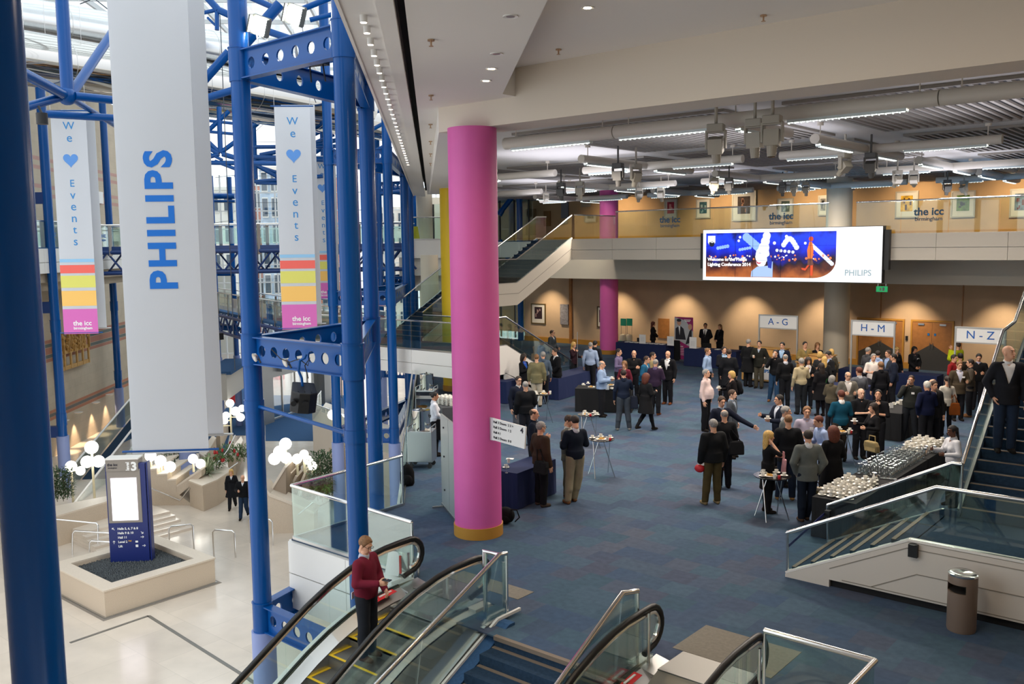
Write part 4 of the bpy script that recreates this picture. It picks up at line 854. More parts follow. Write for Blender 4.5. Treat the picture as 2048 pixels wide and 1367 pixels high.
# ================================================================ PIPE LATTICE WITH LUMINAIRES
PIPE = M('pipe_paint', 'd2cbbe', .5); LUM = M('louver_lit', 'ffffff', .5, emit=(1, .95, .86), es=3.2); LUV = M('louver_blade', 'd8e4e4', .3)
ZP = 7.62; hang = {}
def pipe_seg(x0, y0, x1, y1, lab, lit, r=.11):
    a = Vector((x0, y0, 0)); b = Vector((x1, y1, 0)); L_ = (b-a).length; rz = math.atan2(y1-y0, x1-x0)
    t = thing('pipe_luminaire', lab, 'ceiling light', (x0, y0, ZP), rz, 'pipe luminaires under the hall ceiling')
    m = MB().tube([(0, 0, 0), (L_, 0, 0)], r, 16); m.build('pipe', PIPE, t, True)
    for x in (.3, L_-.3): MB().cyl((x, 0, r), .012, .38-r-.05, 8).cyl((x, 0, .31), .07, .07, 14).build('ceiling_hanger', PIPE, t, True)
    MB().cyl((L_/2, 0, -r-.005), .001, .001, 3)
    for (u0, u1) in lit:
        ls = MB().bb(u0, u1, -.05, .05, -r-.012, -r+.03).build('lamp_strip', LUM, t)
        g = MB(); x = u0
        while x <= u1+.001: g.extr([(x, -.06, -r+.02), (x, .06, -r+.02), (x, .045, -r-.05), (x, -.045, -r-.05)], (.012, 0, 0)); x += .11
        g.bb(u0, u1, -.065, -.058, -r-.03, -r+.02).bb(u0, u1, .058, .065, -r-.03, -r+.02); g.build('louver_blades', LUV, ls)
XR = (-26.9, -20.55, -14.25, -8.0, -1.6); YR = (15.6, 22.95, 30.3, 36.8)
W1 = ('over the far left', 'left of centre', 'above the middle', 'right of centre', 'at the right')
W2 = ('first row', 'second row', 'third row', 'far row')
for j, y in enumerate(YR):
    for i, x in enumerate(XR):
        if j == 0:
            if i >= 2: a_ = (-13.3, -10.4, -4.3)[i-2]; pipe_seg(a_, y, (-10.42, -4.32, 2.1)[i-2], y, 'long grey lamp pipe nearest the cross beam, ' + ('left length ending at the magenta column', 'middle length', 'right length')[i-2], [(.2, 2.3)] if i == 2 else [(.1, 2.1), (3.6, 5.6)] if i < 4 else [(1.4, 3.4)], .13)
            continue
        if x+y < 1.5: continue
        if x+3.1 < 2.1 and x+3.0-max(x-2.2, 1.5-y) > 2.2: pipe_seg(max(x-2.2, 1.5-y), y, x+3.0, y, 'grey lamp pipe parallel to the beam %s, %s' % (W1[i], W2[j]), [(.2, 1.6)]+([(3.1, 4.9)] if x-2.2 >= 1.5-y else []))
        if j < 4 and x+y-3.2 > 1.5: pipe_seg(x, y-3.2, x, min(y+2.6, 42), 'grey lamp pipe pointing down the hall %s, %s' % (W1[i], W2[j]), [(.2, 2.2), (3.7, 5.4)])
pipe_seg(-8.0, 15.7, -8.0, 18.4, 'short grey pipe branching from the first cross pipe towards the back', [(.4, 2.2)])
# ceiling speakers rings
for i, (px, py) in enumerate(((1120, 291), (1466, 294), (1075, 326), (1630, 327), (1735, 352))):
    p = F(px, py, 7.995); o = MB().lathe([(.30, -.012), (.34, -.02), (.36, -.005)], n=30).build('ceiling_ring', PIPE, None, True); o.location = p
    tag(o, 'round recessed ring in the hall ceiling, %s' % ('nearest the magenta column', 'left of the hanging spotlights', 'farther along on the left', 'behind the middle junction', 'farthest towards the balcony')[i], 'ceiling ring', 'ceiling rings')
# moving head stage lights
STG = M('stage_light_paint', 'aaa496', .5); LENS = M('lens_glass', '20242c', .1, .3)
def stage_light(px, py, lab, yaw, tilt, sc=1., z=None, dark=False):
    p = F(px, py-8, 7.45); p.z = 7.5; t = thing('moving_spotlight', lab, 'stage light', p, yaw, 'stage spotlights'); t.scale = (sc*.78,)*3
    mt = M('stage_light_grey', '5b5a58', .5) if dark else STG
    MB().box((0, 0, -.07), (.3, .26, .14)).cyl((0, 0, 0), .03, .52, 10).build('base_box', mt, t, False, .015)
    MB().box((-.17, 0, -.28), (.04, .12, .34)).box((.17, 0, -.28), (.04, .12, .34)).box((0, 0, -.14), (.36, .12, .04)).build('yoke', mt, t, False, .01)
    q = Matrix.Rotation(tilt, 3, 'X'); c = Vector((0, 0, -.4))
    h = MB(); h.box(c+q@Vector((0, 0, .02)), (.26, .22, .28), rot=q); h.tube([c+q@Vector((0, 0, -.1)), c+q@Vector((0, 0, -.3))], [.095, .075], 16); hd_ = h.build('head', mt, t, False)
    MB().tube([c+q@Vector((0, 0, -.28)), c+q@Vector((0, 0, -.305))], [.07, .06], 16).build('lens', LENS, hd_, True)
for a in ((1432, 262, 'tilted grey moving spotlight hanging left of the pair over the middle', .3, .35, 1.25), (1510, 252, 'left one of the pair of large grey moving spotlights', .1, .1, 1.2), (1545, 245, 'right one of the pair of large grey moving spotlights', .2, -.1, 1.25),
          (1236, 338, 'dark grey moving spotlight under the left junction of pipes', .2, .1, 1.1, None, True), (1272, 340, 'pale moving spotlight beside the dark one under the left junction', 1.2, .4, 1.1), (1690, 318, 'pale moving spotlight aimed left under the right junction', 1.1, .9, 1.1), (1742, 318, 'dark moving spotlight under the right junction of pipes', .1, .5, 1.1, None, True),
          (1122, 376, 'dark moving spotlight far left above the stairs', .2, .2, 1.1, None, True), (1160, 374, 'second moving spotlight above the stairs, right of the dark one', .3, .1, 1.1), (1092, 396, 'small white spotlight over the stair landing, aimed right', 1.2, .9, .8), (1278, 386, 'pair-forming spotlight over the balcony near the red picture, left', .8, .5, 1.), (1322, 385, 'spotlight over the balcony near the red picture, right', .1, .4, 1.),
          (1428, 366, 'spotlight left of the large dark cityscape picture', .8, .6, 1.), (1458, 366, 'spotlight in front of the large dark cityscape picture', .2, .3, 1., None, True), (1565, 375, 'left spotlight of the three above the screen', .1, .2, .9, None, True), (1588, 375, 'middle spotlight of the three above the screen', .3, .2, .9), (1612, 375, 'right spotlight of the three above the screen', .2, .4, .9),
          (1795, 352, 'spotlight with bright lens left of the yellow picture', .9, .8, 1.), (1828, 352, 'spotlight with bright lens above the yellow picture', .2, .9, 1.), (1895, 370, 'left spotlight above the green landscape picture', .5, .5, 1., None, True), (1928, 372, 'right spotlight above the green landscape picture', -.6, .6, 1.)):
    stage_light(*a)
# ================================================================ STEEL PARTITION, URNS, CARTS
pa = F(886, 1010); pb = F(912, 1042)
t = thing('folding_screen', 'grey metal partition screen left of the big magenta column', 'partition', pa); d = (pb-pa); d.z = 0; d.normalize(); rz = math.atan2(d.y, d.x); t.rotation_euler.z = rz
PG = M('grey_partition_metal', 'b3b8b8', .35, .4)
for k in range(2): MB().bb(k*.72, k*.72+.7, -.02, .02, .05, 1.95).build('panel', PG, t)
MB().bb(-.02, 1.5, -.03, .03, 0, .06).bb(.1, .14, -.25, .25, 0, .03).build('foot', STEEL, t)
for z in (.4, 1.1, 1.7): MB().bb(.3, .34, -.04, -.02, z, z+.03).build('latch', BLACK, t)
def urn_cart(p, lab, basket):
    t = thing('catering_cart', lab[0], 'trolley', p, .55)
    L_, W_ = (.62, .5); g = MB()
    if basket:
        g.bb(-L_/2, L_/2, -W_/2, W_/2, .88, .92).bb(-L_/2, L_/2, -W_/2, W_/2, .3, .33).bb(-L_/2, L_/2, -W_/2, W_/2, .66, .68)
        g.bb(-L_/2, -L_/2+.02, -W_/2, W_/2, .15, .92).bb(L_/2-.02, L_/2, -W_/2, W_/2, .15, .92)
    else: g.bb(-L_/2, L_/2, -W_/2, W_/2, .16, .92)
    g.build('cart_body', STEEL, t, False, .01)
    for x in (-L_/2+.02, L_/2-.02): MB().tube([(x, -W_/2, .9), (x, -W_/2, 1.02), (x, W_/2, 1.02), (x, W_/2, .9)], .015, 8).build('push_handle', CHROME, t, True)
    for x in (-L_/2+.08, L_/2-.08):
        for y in (-W_/2+.06, W_/2-.06): MB().tube([(x, y-.015, .06), (x, y+.015, .06)], .06, 14).box((x, y, .13), (.05, .05, .07)).build('castor', M('castor_rubber', '3c3c3c', .6), t)
    u = thing('hot_water_urn', lab[1], 'urn', (p.x, p.y, .92), .4)
    MB().lathe([(.21, 0), (.215, .02), (.215, .46), (.22, .47), (.22, .5), (.1, .52), (0, .525)], n=36).build('urn_body', M('mirror_steel', (.7, .69, .66), .12, 1), u, True)
    MB().sphere((0, 0, .54), .02, 10, 6).build('lid_knob', BLACK, u, True)
    for s_ in (-1, 1): MB().tube([(s_*.21, 0, .36), (s_*.25, 0, .37), (s_*.25, 0, .33), (s_*.21, 0, .32)], .012, 6).build('handle', BLACK, u, True)
    MB().tube([(0, -.21, .06), (0, -.27, .06), (0, -.27, .02)], .014, 8).build('tap', BLACK, u, True)
    return t
urn_cart(F(845, 932), ('closed steel catering cart beside the black backpack, left of the partition', 'steel urn with a cable on the closed catering cart'), False)
urn_cart(F(855, 836)+Vector((0, 0, 0)), ('open steel shelf cart with a bread basket, under the landing', 'steel urn with yellow label on the open shelf cart'), True)
p = F(855, 836); small('bread_basket', MB().lathe([(.1, 0), (.16, .07), (.15, .07), (.09, .01), (0, .01)], n=20), M('wicker', 'b98a4a', .8), p+Vector((-.1, -.1, .33)), 'shallow wicker bread basket on the open cart', 'basket')
# waitress' cup stacks on the little counter behind the partition
q = F(893, 808, .95); t = thing('service_counter', 'grey counter behind the partition carrying tall stacks of cups', 'counter', (q.x, q.y, 0), rz)
MB().bb(-.3, .55, -.25, .25, 0, .95).build('counter_body', M('grey_counter', '4c4d50', .5), t)
for i in range(4):
    for j in range(3):
        m = MB()
        for k in range(7): m.lathe([(0, 0), (.05, 0), (.07, .012), (.035, .014), (.036, .036), (0, .036)], c=(0, 0, k*.037), n=12)
        o = m.build('cup_stack', WPORC, None, True); o.location = (q.x-.18+i*.16, q.y-.12+j*.14, .95); tag(o, 'tall stack of white cups and saucers beside the waitress with the apron', 'cup stack', 'cup stacks on the service counter')
# ================================================================ BLUE STRUCTURE
def blue_col(p0, s, t, z0, z1, lab, r=.16, rings=(8.6, 3.8, -1.0), sleeve=-1.4, cat='column', grp=None, lug=True):
    o = ST(s, t); th = thing('steel_column', lab, cat, (o.x, o.y, z0), AR, grp)
    MB().cyl((0, 0, max(0, sleeve-z0)), r, z1-max(z0, sleeve), 28).build('shaft', BLUE, th, True)
    if sleeve > z0:
        m = MB().cyl((0, 0, 0), r*1.32, sleeve-z0, 28); m.build('sleeve', LILAC, th, True)
    for k in rings:
        if k > z0: MB().cyl((0, 0, k-z0-.42), r*1.12, .55, 28).cyl((0, 0, k-z0+.12), r*1.18, .02, 28).build('collar', BLUE, th, True)
    return th
def holes_beam(par, a, b, h=.5, n=6, nm='perforated_beam', th=.03, fl=.09, diamonds=()):
    """plate girder with round holes, top and bottom flanges"""
    a = Vector(a); b = Vector(b); d = b-a; L_ = d.length; u = d/L_; nrm = u.cross(Z)
    m = MB(); N = 16; r = h*.21; cell = L_/n
    for i in range(n):
        x0, x1, c = i*cell, (i+1)*cell, (i+.5)*cell
        ring = [(c+r*math.cos(2*PI*k/N+PI/N), r*math.sin(2*PI*k/N+PI/N)) for k in range(N)]
        out = []
        for (x, z) in ring:
            dx, dz = x-c, z; k = min((cell/2)/abs(dx) if abs(dx) > 1e-6 else 1e9, (h/2)/abs(dz) if abs(dz) > 1e-6 else 1e9); out.append((c+dx*k, dz*k))
        def P3(q, s_): return a+u*q[0]+Z*q[1]+nrm*(s_*th/2)
        vs = []; 
        for s_ in (-1, 1):
            for q in ring: vs.append(P3(q, s_))
            for q in out: vs.append(P3(q, s_))
        fs = []
        for k in range(N):
            j = (k+1) % N; fs.append((k, j, N+j, N+k)); fs.append((2*N+k, 3*N+k, 3*N+j, 2*N+j)); fs.append((k, 2*N+k, 2*N+j, j))
        for (cx, cz) in ((x0, -h/2), (x1, -h/2), (x1, h/2), (x0, h/2)):   # corner fill
            near = sorted(range(N), key=lambda k: (out[k][0]-cx)**2+(out[k][1]-cz)**2)[:2]
            for s_ in (-1, 1):
                o_ = len(vs); vs.append(P3((cx, cz), s_)); off = N if s_ < 0 else 3*N; fs.append((o_, off+near[0], off+near[1]))
        m.add(vs, fs)
    m.beam(a+Z*h/2, b+Z*h/2, fl*2, .02).beam(a-Z*h/2, b-Z*h/2, fl*2, .02)
    return m.build(nm, BLUE, par)
def cluster(c1, c2, c3, names, grp=None, levels=(8.6, 3.8, -1.0), z1=15):
    T = [blue_col(None, s, t, -5.3, z1, n, .16, levels) for (s, t), n in zip((c1, c2, c3), names)]
    for z in levels[:3]:
        for (a, b, nn) in ((c1, c2, 'near'), (c1, c3, 'far'), (c2, c3, 'side')):
            A, B = ST(*a, z-.15), ST(*b, z-.15); d = (B-A).normalized()*.16
            g = thing('perforated_girder', 'x', 'girder', (0, 0, 0), 0, 'perforated blue girders')
            n_h = 7 if z < 5 else 6
            o = holes_beam(g, A+d, B-d, .46, n_h)
            g['label'] = 'blue girder with round holes, %s of the %s, %s' % ({'near': 'front', 'far': 'back', 'side': 'right-hand'}[nn], grp, {8.6: 'high up', 3.8: 'at mid height', -1.0: 'low down'}[z])
    return T
C1, C2, C3 = (16.1, -3.18), (14.1, -1.27), (19.4, -1.33)
cluster(C1, C2, C3, ['blue steel column at the left of the front group, standing on the marble', 'thick blue steel column behind the man in the red sweater', 'blue steel column just outside the glass right of the man in red\'s column'], 'front column group')
cluster((32, -3.5), (31.6, -1.5), (38, -1.15), ['slim blue column behind the right hanging banner', 'blue steel column left of the landing, in line with the soffit', 'blue column behind the landing, close to the yellow column'], 'second column group')
cluster((48, -2.8), (47, -1.15), (53, -1.1), ['thin distant blue column between the front group columns', 'distant blue column by the far cream column', 'farthest blue column in the row under the ceiling edge'], 'third column group')
A, B = ST(*C1, 2.68), ST(*C2, 2.5); g = thing('tie_rod', 'thin blue tie rod between the two front blue columns below the loudspeaker', 'tie rod', (0, 0, 0)); MB().tube([A, B], .035, 10).build('rod', BLUE, g, True)
for q, T_ in ((A, C1), (B, C2)): MB().cyl(ST(*T_, q.z-.1), .175, .2, 24).build('clamp', BLUE, g, True)
q = AT(32, 683, 5.2); blue_col(None, (-q.x+q.y)*SQ, (q.x+q.y)*SQ, -5.3, 12, 'dark blue column filling the left edge, very close to the camera', .145, (), -5.2)
for i, (px, py, zz, lb) in enumerate(((140, 975, -2.9, 'blue column with lilac sleeve beside the left hanging banner'), (250, 853, -2.9, 'blue column with lilac sleeve hidden behind the large banner edge'), (385, 945, -3.4, 'lilac column sleeve behind the globe lamps under the large banner'))):
    q = F(px-8, py, -5.3); o = blue_col(None, (-q.x+q.y)*SQ, (q.x+q.y)*SQ, -5.3, 16 if i < 2 else -2.2, lb, .2 if i < 2 else .3, (2.2, -2.0), -2.9 if i < 2 else -2.4)
    if i == 0: MB().box((-.5, 0, 2.6), (.8, .3, .5)).box((-.5, 0, 8.2), (.8, .3, .5)).box((-.5, 0, 13.), (.8, .3, .5)).build('side_bracket', NAVY, o)
for (px, py, lab, s_) in ((421, 360, 'dark blue post left of the front column, in front of the end glazing', 55), (461, 430, 'dark blue post hidden by the front column, before the end glazing', 56)):
    v = GS(px, py, s_); blue_col(None, s_, (v.x+v.y)*SQ, -5.3, 9.6, lab, .15, (), -1)
# space truss tubes
def truss(lab, D, segs, mat=BLUE):
    t = thing('roof_truss', lab, 'roof truss', (0, 0, 0), 0)
    for (x1, y1, x2, y2, w_, *dd) in segs:
        d1, d2 = dd if dd else (D, D); a, b = AT(x1, y1, d1), AT(x2, y2, d2); MB().tube([a, b], w_/1830*D/2, 12).build('tube', mat, t, True)
    return t
t = truss('nearest blue tube truss node at the top left, before the large banner', 16, [(120, -60, 135, 188, 25), (262, 10, 140, 192, 20, 19, 16), (20, 132, 133, 192, 20, 14, 16), (20, 138, 133, 197, 14, 20, 18), (150, 192, 300, 208, 17, 16, 17), (45, 216, 128, 192, 17, 15, 16), (92, 228, 330, 242, 16, 17, 18), (140, 195, 245, 260, 12, 16, 20)])
MB().sphere(AT(134, 192, 16), .16, 14, 10).build('node', BLUE, t, True)
truss('blue tube truss crossing behind the front girder at the top', 19, [(395, 175, 458, 104, 18), (392, 202, 535, 160, 15), (575, 138, 690, 112, 14), (478, 100, 560, 8, 22), (540, 64, 600, 84, 14), (495, -8, 545, 14, 12), (600, 20, 680, -12, 12), (620, 40, 700, 20, 10), (405, -15, 437, 20, 14), (437, 20, 470, 35, 14), (434, 20, 434, 60, 9), (415, 35, 430, 50, 5), (405, 26, 432, 20, 8)])
truss('middle-distance blue tube truss seen left of the front column', 30, [(438, 214, 441, 305, 10), (405, 272, 458, 222, 9), (405, 240, 470, 247, 6), (405, 262, 470, 268, 6), (405, 272, 440, 305, 8), (405, 288, 438, 308, 9), (405, 300, 445, 320, 6), (405, 317, 438, 308, 9), (441, 305, 475, 280, 9), (445, 308, 480, 318, 10), (405, 325, 560, 327, 9), (430, 322, 490, 345, 7)])
truss('distant blue tube truss between the front column and the right banner', 40, [(497, 262, 538, 226, 10), (507, 224, 512, 358, 8), (495, 294, 700, 292, 8), (495, 314, 700, 320, 11), (495, 327, 556, 318, 8), (520, 310, 700, 275, 9), (508, 328, 560, 356, 8), (510, 330, 556, 345, 6), (470, 350, 512, 363, 8), (512, 363, 646, 352, 8), (512, 366, 560, 367, 6)])
truss('distant blue tube truss right of the right banner', 42, [(622, 262, 668, 232, 10), (622, 272, 668, 250, 8), (622, 290, 668, 268, 9), (622, 310, 668, 280, 9), (643, 250, 647, 362, 8), (622, 352, 668, 330, 8), (560, 362, 650, 362, 8), (647, 362, 668, 345, 7), (620, 300, 670, 300, 6)])
truss('blue wind-bracing tubes by the dark post at the left of the end wall', 54, [(405, 392, 470, 392, 11), (405, 402, 470, 402, 5), (405, 345, 420, 350, 6), (405, 547, 470, 547, 9), (410, 560, 425, 552, 7), (405, 666, 440, 655, 12), (440, 655, 480, 658, 10), (405, 660, 440, 650, 8)])
truss('blue bracing tubes between the second group columns', 42, [(738, 262, 780, 240, 8), (738, 310, 772, 290, 8), (755, 388, 800, 383, 8), (733, 540, 770, 538, 8), (757, 330, 763, 600, 10), (738, 225, 790, 215, 9), (760, 300, 775, 290, 6)])
# small wires and rods over the end wall
g = MB()
for (x1, y1, x2, y2, D) in ((440, 30, 470, 740, 24), (497, 275, 545, 232, 45), (430, 355, 470, 350, 50), (497, 352, 700, 350, 50), (497, 283, 700, 285, 50), (430, 405, 700, 405, 50), (430, 445, 470, 440, 50), (160, 8, 180, 0, 20), (215, 18, 192, 0, 20), (590, 80, 600, 140, 18), (632, 205, 600, 130, 24)): g.tube([AT(x1, y1, D), AT(x2, y2, D)], .012, 5)
tag(g.build('cable_bracing', M('dark_cable', '2c3440', .5)), 'thin dark suspension cables crossing the atrium', 'cables')
# reflective ducts
for i, (a, b, r, lab) in enumerate((((20, 34, 26), (560, 120, 34), .62, 'upper pale polished duct crossing the atrium at the top left'), ((20, 112, 24), (700, 212, 38), .72, 'lower mirror-polished duct crossing the atrium below the pale one'), ((400, 178, 33), (880, 262, 50), .95, 'far mirror-polished duct arching behind the front girders'))):
    A, B = AT(*a), AT(*b); d = (B-A).normalized(); t = thing('polished_duct', lab, 'duct', A)
    MB().tube([-d*3, B-A+d*1], r, 40).build('duct_tube', CHROMEDUCT if i else M('satin_duct', (.62, .64, .66), .2, 1), t, True)
    m = MB(); L_ = (B-A).length; k = 1.5
    while k < L_: m.tube([d*k, d*(k+.03)], r*1.006, 40); k += 2.6
    m.build('duct_seams', STEEL, t, True)
# ================================================================ PERFORMANCE LIGHTS + LOUDSPEAKER
FL = M('floodlight_lit', 'ffffff', .4, emit=(1, .97, .88), es=30)
for i, (px, py, D, lab) in enumerate(((518, 52, 15.2, 'left blazing square floodlight standing on the front girder'), (588, 30, 14.9, 'right blazing square floodlight standing on the front girder'))):
    p = AT(px, py, D); t = thing('floodlight', lab, 'floodlight', p, YAW, 'lit floodlights')
    q = Euler((.25, .35, -.1)).to_matrix(); t.scale = (.72,)*3; m = MB().box((0, 0, 0), (.3, .1, .34), rot=q); m.build('lamp_glass', FL, t)
    m = MB().box(q@Vector((0, .1, 0)), (.4, .12, .44), rot=q).box(q@Vector((0, .2, 0)), (.22, .14, .26), rot=q).box(q@Vector((-.22, 0, 0)), (.03, .22, .4), rot=q).box(q@Vector((.22, 0, 0)), (.03, .22, .4), rot=q); m.build('housing', M('grey_lamp_housing', '4d4f4a', .5), t)
    MB().tube([(-.08, .05, -.15), (.02, .05, -.95)], .02, 8).tube([(.14, .12, -.15), (.2, .12, -.92)], .02, 8).build('bracket', STEEL, t, True)
for i, (px, py, D, lab) in enumerate(((515, 712, 14.9, 'left small round aluminium lamp clipped to the mid-height girder'), (576, 722, 14.4, 'right small round aluminium lamp clipped to the mid-height girder'))):
    p = AT(px, py, D); q = Euler((1.9, .4, 0)).to_matrix(); t = thing('clip_lamp', lab, 'lamp', p, 0, 'clip lamps'); MB().lathe([(.02, 0), (.06, .02), (.075, .06), (.068, .06), (0, .045)], n=20, mat=q).build('reflector', STEEL, t, True); MB().tube([(0, 0, 0), (.08, .0, -.1)], .015, 6).build('clip', BLACK, t, True)
p = AT(606, 794, 14.3); t = thing('hanging_loudspeaker', 'black box loudspeaker hung by a hook under the mid-height girder', 'loudspeaker', p, YAW-.2)
q = Euler((.25, .12, .5)).to_matrix()
m = MB(); out = [(-.2, -.2), (-.08, -.27), (.08, -.27), (.2, -.2), (.17, .22), (-.17, .22)]; vs = [q@Vector((x, y, -.17)) for x, y in out]; m.extr(vs, q@Vector((0, 0, .34))); m.build('cabinet', M('black_speaker_vinyl', '141416', .45), t, False, .02)
m = MB()
for x in (-.16, .02): m.tube([q@Vector((x, -.25, .02)), q@Vector((x, -.32, .02))], .045, 12)
m.build('locking_knobs', BLACK, t, True); m = MB()
for x in (-.1, .0, .1): m.beam(q@Vector((x, -.2, .175)), q@Vector((x, .16, .175)), .012, .01)
m.build('top_ribs', BLACK, t); MB().tube([(0, 0, .17), (-.02, .02, .3), (-.06, 0, .42), (-.03, 0, .58), (.05, 0, .62), (.08, 0, .68)], .022, 8).build('hook', BLUE, t, True)
MB().tube([(-.5, 0, .75), (-.35, 0, .6), (-.2, 0, .55), (-.05, .02, .6), (.1, 0, .5), (.14, 0, .62), (.05, 0, .5), (.1, 0, .3)], .008, 5).build('cable', BLACK, t, True)
p = AT(632, 120, 15); small('small_loudspeaker', MB().box((0, 0, 0), (.36, .25, .16)).tube([(-.12, 0, -.05), (-.1, 0, -.35)], .015, 6).tube([(.12, 0, -.05), (.16, 0, -.35)], .015, 6), BLACK, p, 'black box lamp hanging under the top girder', 'lamp', .4, None, False)
p = AT(84, 236, 15); small('black_lamp', MB().cyl((0, 0, -.1), .09, .18, 14).tube([(0, 0, .08), (-.1, 0, .2)], .02, 6), BLACK, p, 'small black cylindrical lamp under the left truss', 'lamp')
p = AT(438, 672, 48); small('black_lamp', MB().box((0, 0, 0), (.4, .3, .35)), BLACK, p, 'small black camera-like box left of the front column', 'lamp', 0, None, False)
# ================================================================ BANNERS
def banner_fabric():
    if 'banner_fabric' in MATS: return MATS['banner_fabric']
    m = M('banner_fabric', 'e6e8ec', .8, noise=.01, nscale=2); n = m.node_tree; o = n.nodes['Material Output']; b = n.nodes['Principled BSDF']; mx = n.nodes.new('ShaderNodeMixShader'); tr = n.nodes.new('ShaderNodeBsdfTranslucent'); tr.inputs[0].default_value = (.85, .87, .9, 1); mx.inputs[0].default_value = .42
    n.links.new(b.outputs[0], mx.inputs[1]); n.links.new(tr.outputs[0], mx.inputs[2]); n.links.new(mx.outputs[0], o.inputs[0]); return m
def banner(p, lab, kind, width=.92, height=6.25, back=True, rz=AR, grp=None):
    """p = bottom centre of the front sheet"""
    t = thing('hanging_banner', lab, 'banner', p, rz, grp); w2 = width/2
    BF = banner_fabric()
    m = MB(); N = 12
    def sheet(x0, x1, y, z0, z1, mat, nm, th=.01):
        return MB().bb(x0, x1, y-th/2, y+th/2, z0, z1).build(nm, mat, t)
    fs = sheet(-w2, w2, 0, 0, height, BF, 'front_sheet')
    MB().tube([(-w2-.12, 0, .03), (w2+.12, 0, .03)], .014, 8).build('bottom_rod', BLUE, t, True)
    if back:
        sheet(-w2+.12, w2+.08, .45, .1, height+.1, BF, 'back_sheet'); MB().tube([(-w2, .45, .12), (w2+.2, .45, .12)], .014, 8).build('back_rod', STEEL, t, True)
    MB().tube([(-w2-.1, 0, height), (w2+.1, 0, height)], .02, 8).build('top_rod', BLUE, t, True)
    MB().tube([(-w2, 0, height), (-w2, 0, 15)], .006, 4).tube([(w2, 0, height), (w2, 0, 15)], .006, 4).build('suspension_wires', STEEL, t)
    if kind == 'P':
        m4 = plane_m((.0+.04, -.008, 2.79), (0, 0, 1), (-1, 0, 0)); text('PHILIPS', .43, M('logo_blue', '006fd0', .6), fs, m4, .016, space=1.2, ext=.002)
    else:
        for (z0, z1, c, nm) in ((.0, .71, 'd66cb6', 'magenta'), (.80, 1.23, 'f6c36a', 'orange'), (1.32, 1.66, 'dcd86c', 'lime'), (1.73, 1.96, 'ee6a5f', 'red'), (2.04, 2.13, '92c2e4', 'pale_blue')):
            MB().bb(-w2, w2, -.009, -.005, z0, z1).build('printed_stripe', M('banner_'+nm, c, .8), fs, label=nm.replace('_', ' ')+' stripe')
        LB = M('letter_blue', '2b86c8', .7)
        for ch, z, s_ in (('W', 5.83, .30), ('e', 5.5, .34), ('E', 4.24, .28), ('v', 3.92, .34), ('e', 3.6, .34), ('n', 3.27, .34), ('t', 2.95, .32), ('s', 2.62, .34)):
            text(ch, s_, LB, fs, plane_m((-.0, -.008, z), (1, 0, 0), (0, 0, 1)), -.002 if False else .0)
        hp = []
        for k in range(32):
            a_ = 2*PI*k/32; hp.append((.0133*16*math.sin(a_)**3*.95, -.008, 4.9+.0133*(13*math.cos(a_)-5*math.cos(2*a_)-2*math.cos(3*a_)-math.cos(4*a_))))
        MB().extr(hp, (0, -.003, 0)).build('heart', M('heart_blue', '5c93d8', .7), fs)
        text('the icc', .19, WHITEP, fs, plane_m((.05, -.012, .30), (1, 0, 0), (0, 0, 1)), .004); text('birmingham', .11, WHITEP, fs, plane_m((.06, -.012, .16), (1, 0, 0), (0, 0, 1)), .003)
    return t
banner(AT(342, 905, 11.1), 'large white hanging banner lettered PHILIPS in blue', 'P', .90, 6.6)
banner(AT(163, 667, 26.2), 'hanging banner We heart Events at the left edge, before the stone wall', 'W', .95)
banner(AT(600, 658, 26.2), 'hanging banner We heart Events in the middle of the atrium', 'W', .98)
banner(AT(652, 597, 41), 'distant hanging banner mostly hidden behind the middle one and a blue column', 'W', .98)
# ================================================================ LEFT WALL, LEFT BALCONY
bands = []
for z, th in ((-.30, .17), (-.50, .13), (-.78, .3), (-1.08, .14), (-1.25, .14)): pass
LWALL = band_mat('block_stone_wall', 'b9ab96', [(.62, .80, 'a3705c'), (.42, .60, '5f6560'), (.06, .40, 'a3705c'), (-.14, .04, '5f6560'), (-.34, -.16, 'a3705c'), (-3.02, -2.86, 'b07458'), (-3.20, -3.03, '6a6660'), (-3.38, -3.21, 'b07458'),
    (8.6, 8.8, 'b58f84'), (8.15, 8.35, 'b58f84'), (10.0, 10.2, 'b58f84'), (9.55, 9.75, 'b58f84')], joint=.86, jw=.9, jh=.42, axes='YZ')
def tbox(m, s0, s1, t0_, t1_, z0, z1):
    c = ST((s0+s1)/2, (t0_+t1_)/2, (z0+z1)/2); return m.box(c, (t1_-t0_, s1-s0, z1-z0), AR)
w_ = MB(); w_.bb(-.25, 0, 25, 78, -5.3, 14.5); o = struct(w_.build('wall_left', LWALL)); o.rotation_euler.z = AR; o.location = ST(0, -20.0)
m = MB(); tbox(m, 30, 56.5, -20, -16.9, 4.9, 5.55); struct(m.build('floor', CARPET2))
m = MB()
for z0, z1 in ((4.9, 5.5), (4.42, 4.88)):
    s_ = 30
    while s_ < 56: tbox(m, s_+.01, s_+2.3, -16.95, -16.88, z0, z1); s_ += 2.31
struct(m.build('trim_12', FASC))
m = MB(); tbox(m, 30, 56.5, -19.9, -17.1, 4.0, 4.9); tbox(m, 30, 56.5, -19.9, -17.5, 3.6, 4.1); struct(m.build('trim_13', M('beige_soffit', 'b3a48e', .8)))
t = thing('balcony_balustrade', 'glass balustrade of the left balcony in front of the block wall', 'balustrade'); a = ST(30, -16.95, 5.5); b = ST(56.5, -16.95, 5.5)
balustrade(t, [a, b], [a+Z*1.2, b+Z*1.2], .03)
